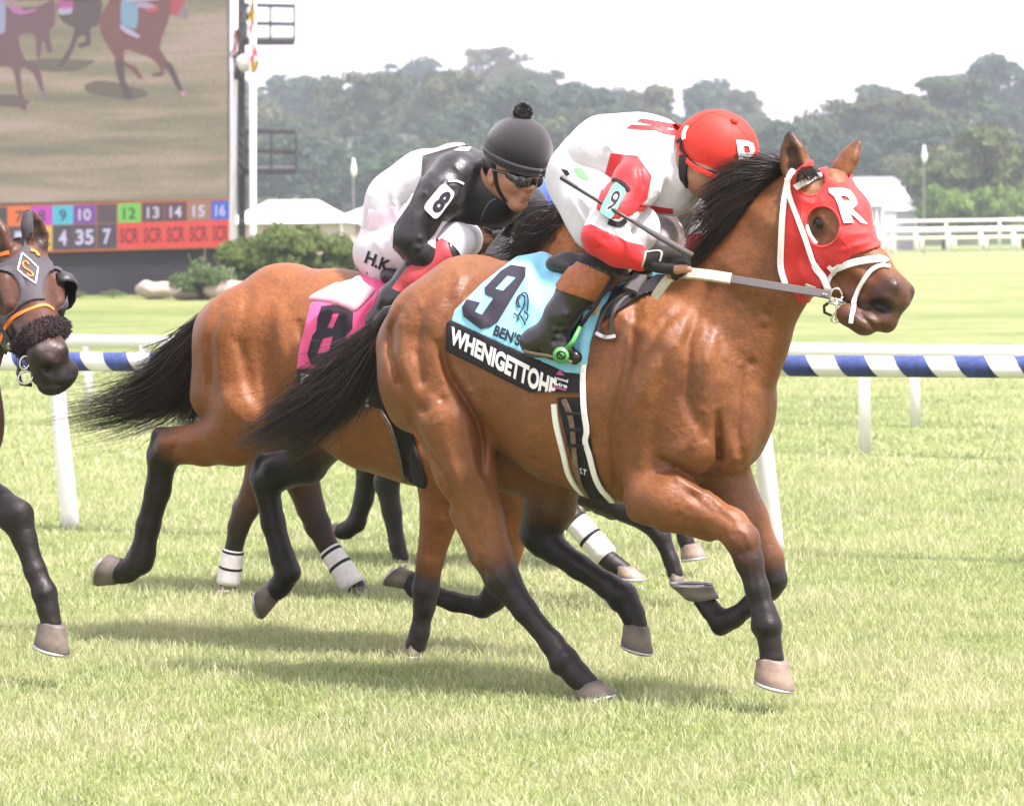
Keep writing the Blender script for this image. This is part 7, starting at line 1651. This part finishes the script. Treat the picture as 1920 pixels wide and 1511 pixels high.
def capcut(H, z0, sl, x0=0.):
    def f(u, v, d, XYZ):
        q = (np.stack([c.ravel() for c in XYZ], 1) - H.o) @ H.M; X, Y, Z = [q[:, i].reshape(u.shape) for i in range(3)]
        return (z0 + sl * X) - Z
    return f
cap8, bvh_cap8 = shell('helmet', Sc, F8, .005, lo, hi, 0, capcut(H8j, .040, -.18), M_CAPBLK, j8, 2)
mb = MB(); ring = []; ring2 = []
for i in range(41):
    a = 2 * math.pi * i / 40; ex = .025 + .122 * math.cos(a); ring.append(F8.wor(H8j.p(ex, .108 * math.sin(a), .050 - .18 * ex))); ring2.append(F8.wor(H8j.p(.025 + .126 * math.cos(a), .1115 * math.sin(a), .066 - .18 * ex)))
mb.tube(ring, .0085, 8); mb.tube(ring2, .007, 8); mb.build('rim', M_CAPBLK, cap8, True)
V = []; F_ = []; rng = np.random.default_rng(6); pc = H8j.p(.018, 0, .215)
for i in range(1500):
    d_ = rng.normal(size=3); d_ /= np.linalg.norm(d_); L = .033 * rng.uniform(.8, 1.1); a = np.cross(d_, rng.normal(size=3)); a /= np.linalg.norm(a); b_ = np.cross(d_, a); m_ = len(V); p0 = pc + d_ * .006; p1 = pc + d_ * L
    V += [p0 + a * .002, p0 - a * .002, p1 + b_ * .003, p1 - b_ * .003 + a * .002]; F_ += [(m_, m_ + 1, m_ + 3, m_ + 2)]
mb = MB(); mb.V = [tuple(v) for v in F8.wor(np.array(V))]; mb.F = F_; mb.build('pompom', M_CAPBLK, cap8)
strap('chin_strap', [(926, 300), (928, 330), (936, 358), (950, 378)], .014, [bvh_f8], M_BLACKC, j8, .004, .002, 12)
Sg = Sdf(); hand(Sg, F8, (818, 498, .25), K8, [[(842, 500, .24), (858, 504, .24), (860, 512, .23)], [(842, 507, .24), (855, 512, .24), (855, 519, .23)], [(836, 512, .23), (849, 518, .23), (849, 525, .22)]], [(826, 496, .22), (842, 494, .2)], 14); finish_body('glove', Sg, F8, .005, M_GLOVE, j8, 2)
Sg = Sdf(); jchain(Sg, F8, [(806, 488, .255, 24), (816, 496, .25, 23)]); finish_body('cuff', Sg, F8, .006, M_SILK, j8, 2)
a8, bvh_a8 = plate('armband', [(832, 341), (855, 364), (818, 414), (792, 389)], [bvh_s8], principled('white_armband', (.80, .72, .74), .55, .35), j8, .006, .016, .2)
text_decal('numeral', '8', [(835, 355), (850, 366), (822, 404), (806, 391)], bvh_a8, M_PRINT, a8, .05, .001, 5)
strap('armband_strap', [(840, 342), (855, 341), (868, 346)], .008, [bvh_s8], M_WHITE, a8, .003, .004, 8)
strap('zip', [(930, 373), (918, 378), (908, 395), (902, 412)], .003, [bvh_s8], M_GREYC, j8, .002, .002, 12)
# ---- third jockey, low between the two
jC = thing('person', 'jockey in goggles peering out below the arm of the black capped jockey', 'person', FC.wor(PC(760, 460, 0)))
HCj = Hf(FC, 903, 428, .05, -.5, .15, .03); Sb = Sdf(); face_sdf(Sb, HCj)
TORC = [(742, 452, -.02, 36), (790, 436, -.02, 42), (842, 436, -.02, 40)]
jchain(Sb, FC, [(x, y, n, r - 8) for x, y, n, r in TORC], .04); jchain(Sb, FC, [(842, 440, 0, 26), (890, 436, .04, 26)], .03); jchain(Sb, FC, [(742, 470, -.02, 34), (820, 480, .1, 26), (800, 540, .2, 20), (760, 590, .25, 16)], .03)
jchain(Sb, FC, [(850, 445, -.15, 22), (900, 470, -.2, 18), (890, 500, -.1, 14)], .03)
finish_body('body', Sb, FC, .007, M_FACE, jC, 2); glasses(HCj, FC, M_LENS, jC)
St = Sdf(); jchain(St, FC, TORC, .05); jchain(St, FC, [(842, 436, -.15, 30), (895, 462, -.2, 25), (888, 492, -.1, 18)], .03); finish_body('shirt', St, FC, .008, M_SILKPINK, jC, 2)
Sp = Sdf(); jchain(Sp, FC, [(742, 470, -.02, 38), (820, 482, .1, 30), (806, 520, .16, 26)], .03); finish_body('breeches', Sp, FC, .009, M_PANTS, jC, 2)
B = Sdf(); jchain(B, FC, [(806, 520, .16, 25), (760, 590, .25, 19), (785, 605, .25, 12)], .03); finish_body('boot', B, FC, .009, M_SHINY, jC, 2)
Sc = Sdf(); Sc.ell(HCj.p(.015, 0, .085), (.126, .108, .105), HCj.axes(), .02)
hcC, _ = shell('helmet', Sc, FC, .007, HCj.o - .26, HCj.o + .26, 0, capcut(HCj, .045, -.1), M_SILK, jC, 2)
mb = MB(); mb.tube([FC.wor(HCj.p(.015 + .126 * math.cos(a), .108 * math.sin(a), .045 - .013 * math.cos(a))) for a in np.linspace(0, 6.283, 33)], .010, 8); mb.build('rim', M_GREYC, hcC, True)
# ---- fourth jockey, blue silks behind the white one
jD = thing('person', 'jockey in bright blue silks mostly hidden behind the leading jockey', 'person', FD.wor(PD(960, 460, 0)))
TORD = [(950, 452, 0, 30), (985, 408, 0, 36), (1030, 378, 0, 38), (1065, 372, 0, 34)]
Sb = Sdf(); HDj = Hf(FD, 1120, 372, 0, -.5, .4, 0); face_sdf(Sb, HDj)
jchain(Sb, FD, [(x, y, n, r - 7) for x, y, n, r in TORD], .04); jchain(Sb, FD, [(1060, 378, 0, 24), (1115, 378, 0, 24)]); jchain(Sb, FD, [(955, 465, .02, 26), (1040, 470, .12, 22), (1000, 520, .2, 16), (975, 560, .25, 12)], .03)
finish_body('body', Sb, FD, .009, M_FACE, jD, 2)
St = Sdf(); jchain(St, FD, TORD, .05); jchain(St, FD, [(1055, 385, .12, 26), (1022, 412, .18, 22), (1050, 445, .15, 16)], .03); jchain(St, FD, [(1055, 385, -.14, 26), (1075, 430, -.2, 20), (1090, 460, -.08, 14)], .03)
wrinkle(St, FD, [[(1005, 370), (1020, 410)], [(985, 390), (1005, 430)], [(1035, 350), (1045, 400)]], .1, FD.f, .008, .014)
M_MAROON = principled('maroon_cloth', (.22, .025, .05), .6, .3, bump=.2, bscale=60)
sD, _, _b = finish_body('shirt', St, FD, .008, [M_SILKBLUE, M_SILKRED, M_SILK, M_MAROON], jD, 2)
split_mat(sD, [(1, [(915, 440), (962, 430), (962, 470), (915, 480)]), (2, [(915, 410), (950, 405), (962, 430), (915, 440)]), (3, [(1004, 386), (1026, 392), (1030, 416), (1008, 424)])])
Sp = Sdf(); jchain(Sp, FD, [(955, 470, .02, 29), (1040, 472, .12, 25), (1015, 505, .17, 21)], .03); finish_body('breeches', Sp, FD, .009, M_PANTS, jD, 2)
B = Sdf(); jchain(B, FD, [(1012, 508, .18, 20), (975, 560, .25, 15), (995, 572, .25, 10)], .03); finish_body('boot', B, FD, .009, M_SHINY, jD, 2)
Sc = Sdf(); Sc.ell(HDj.p(.015, 0, .085), (.126, .108, .105), HDj.axes(), .02); shell('helmet', Sc, FD, .008, HDj.o - .26, HDj.o + .26, 0, capcut(HDj, .045, -.1), M_SILKBLUE, jD, 2)
rn = thing('reins', 'black leather rein in the hand of the black capped jockey', 'reins', F8.wor(P8(860, 505, .24)))
flatband('rein', [F8.wor(P8(x, y, n)) for x, y, n in ((855, 512, .235), (950, 500, .19), (1060, 495, .14), (1190, 520, .1))], .022, .006, M_RUBBER, rn)
print('jockeys', time.time() - T0)
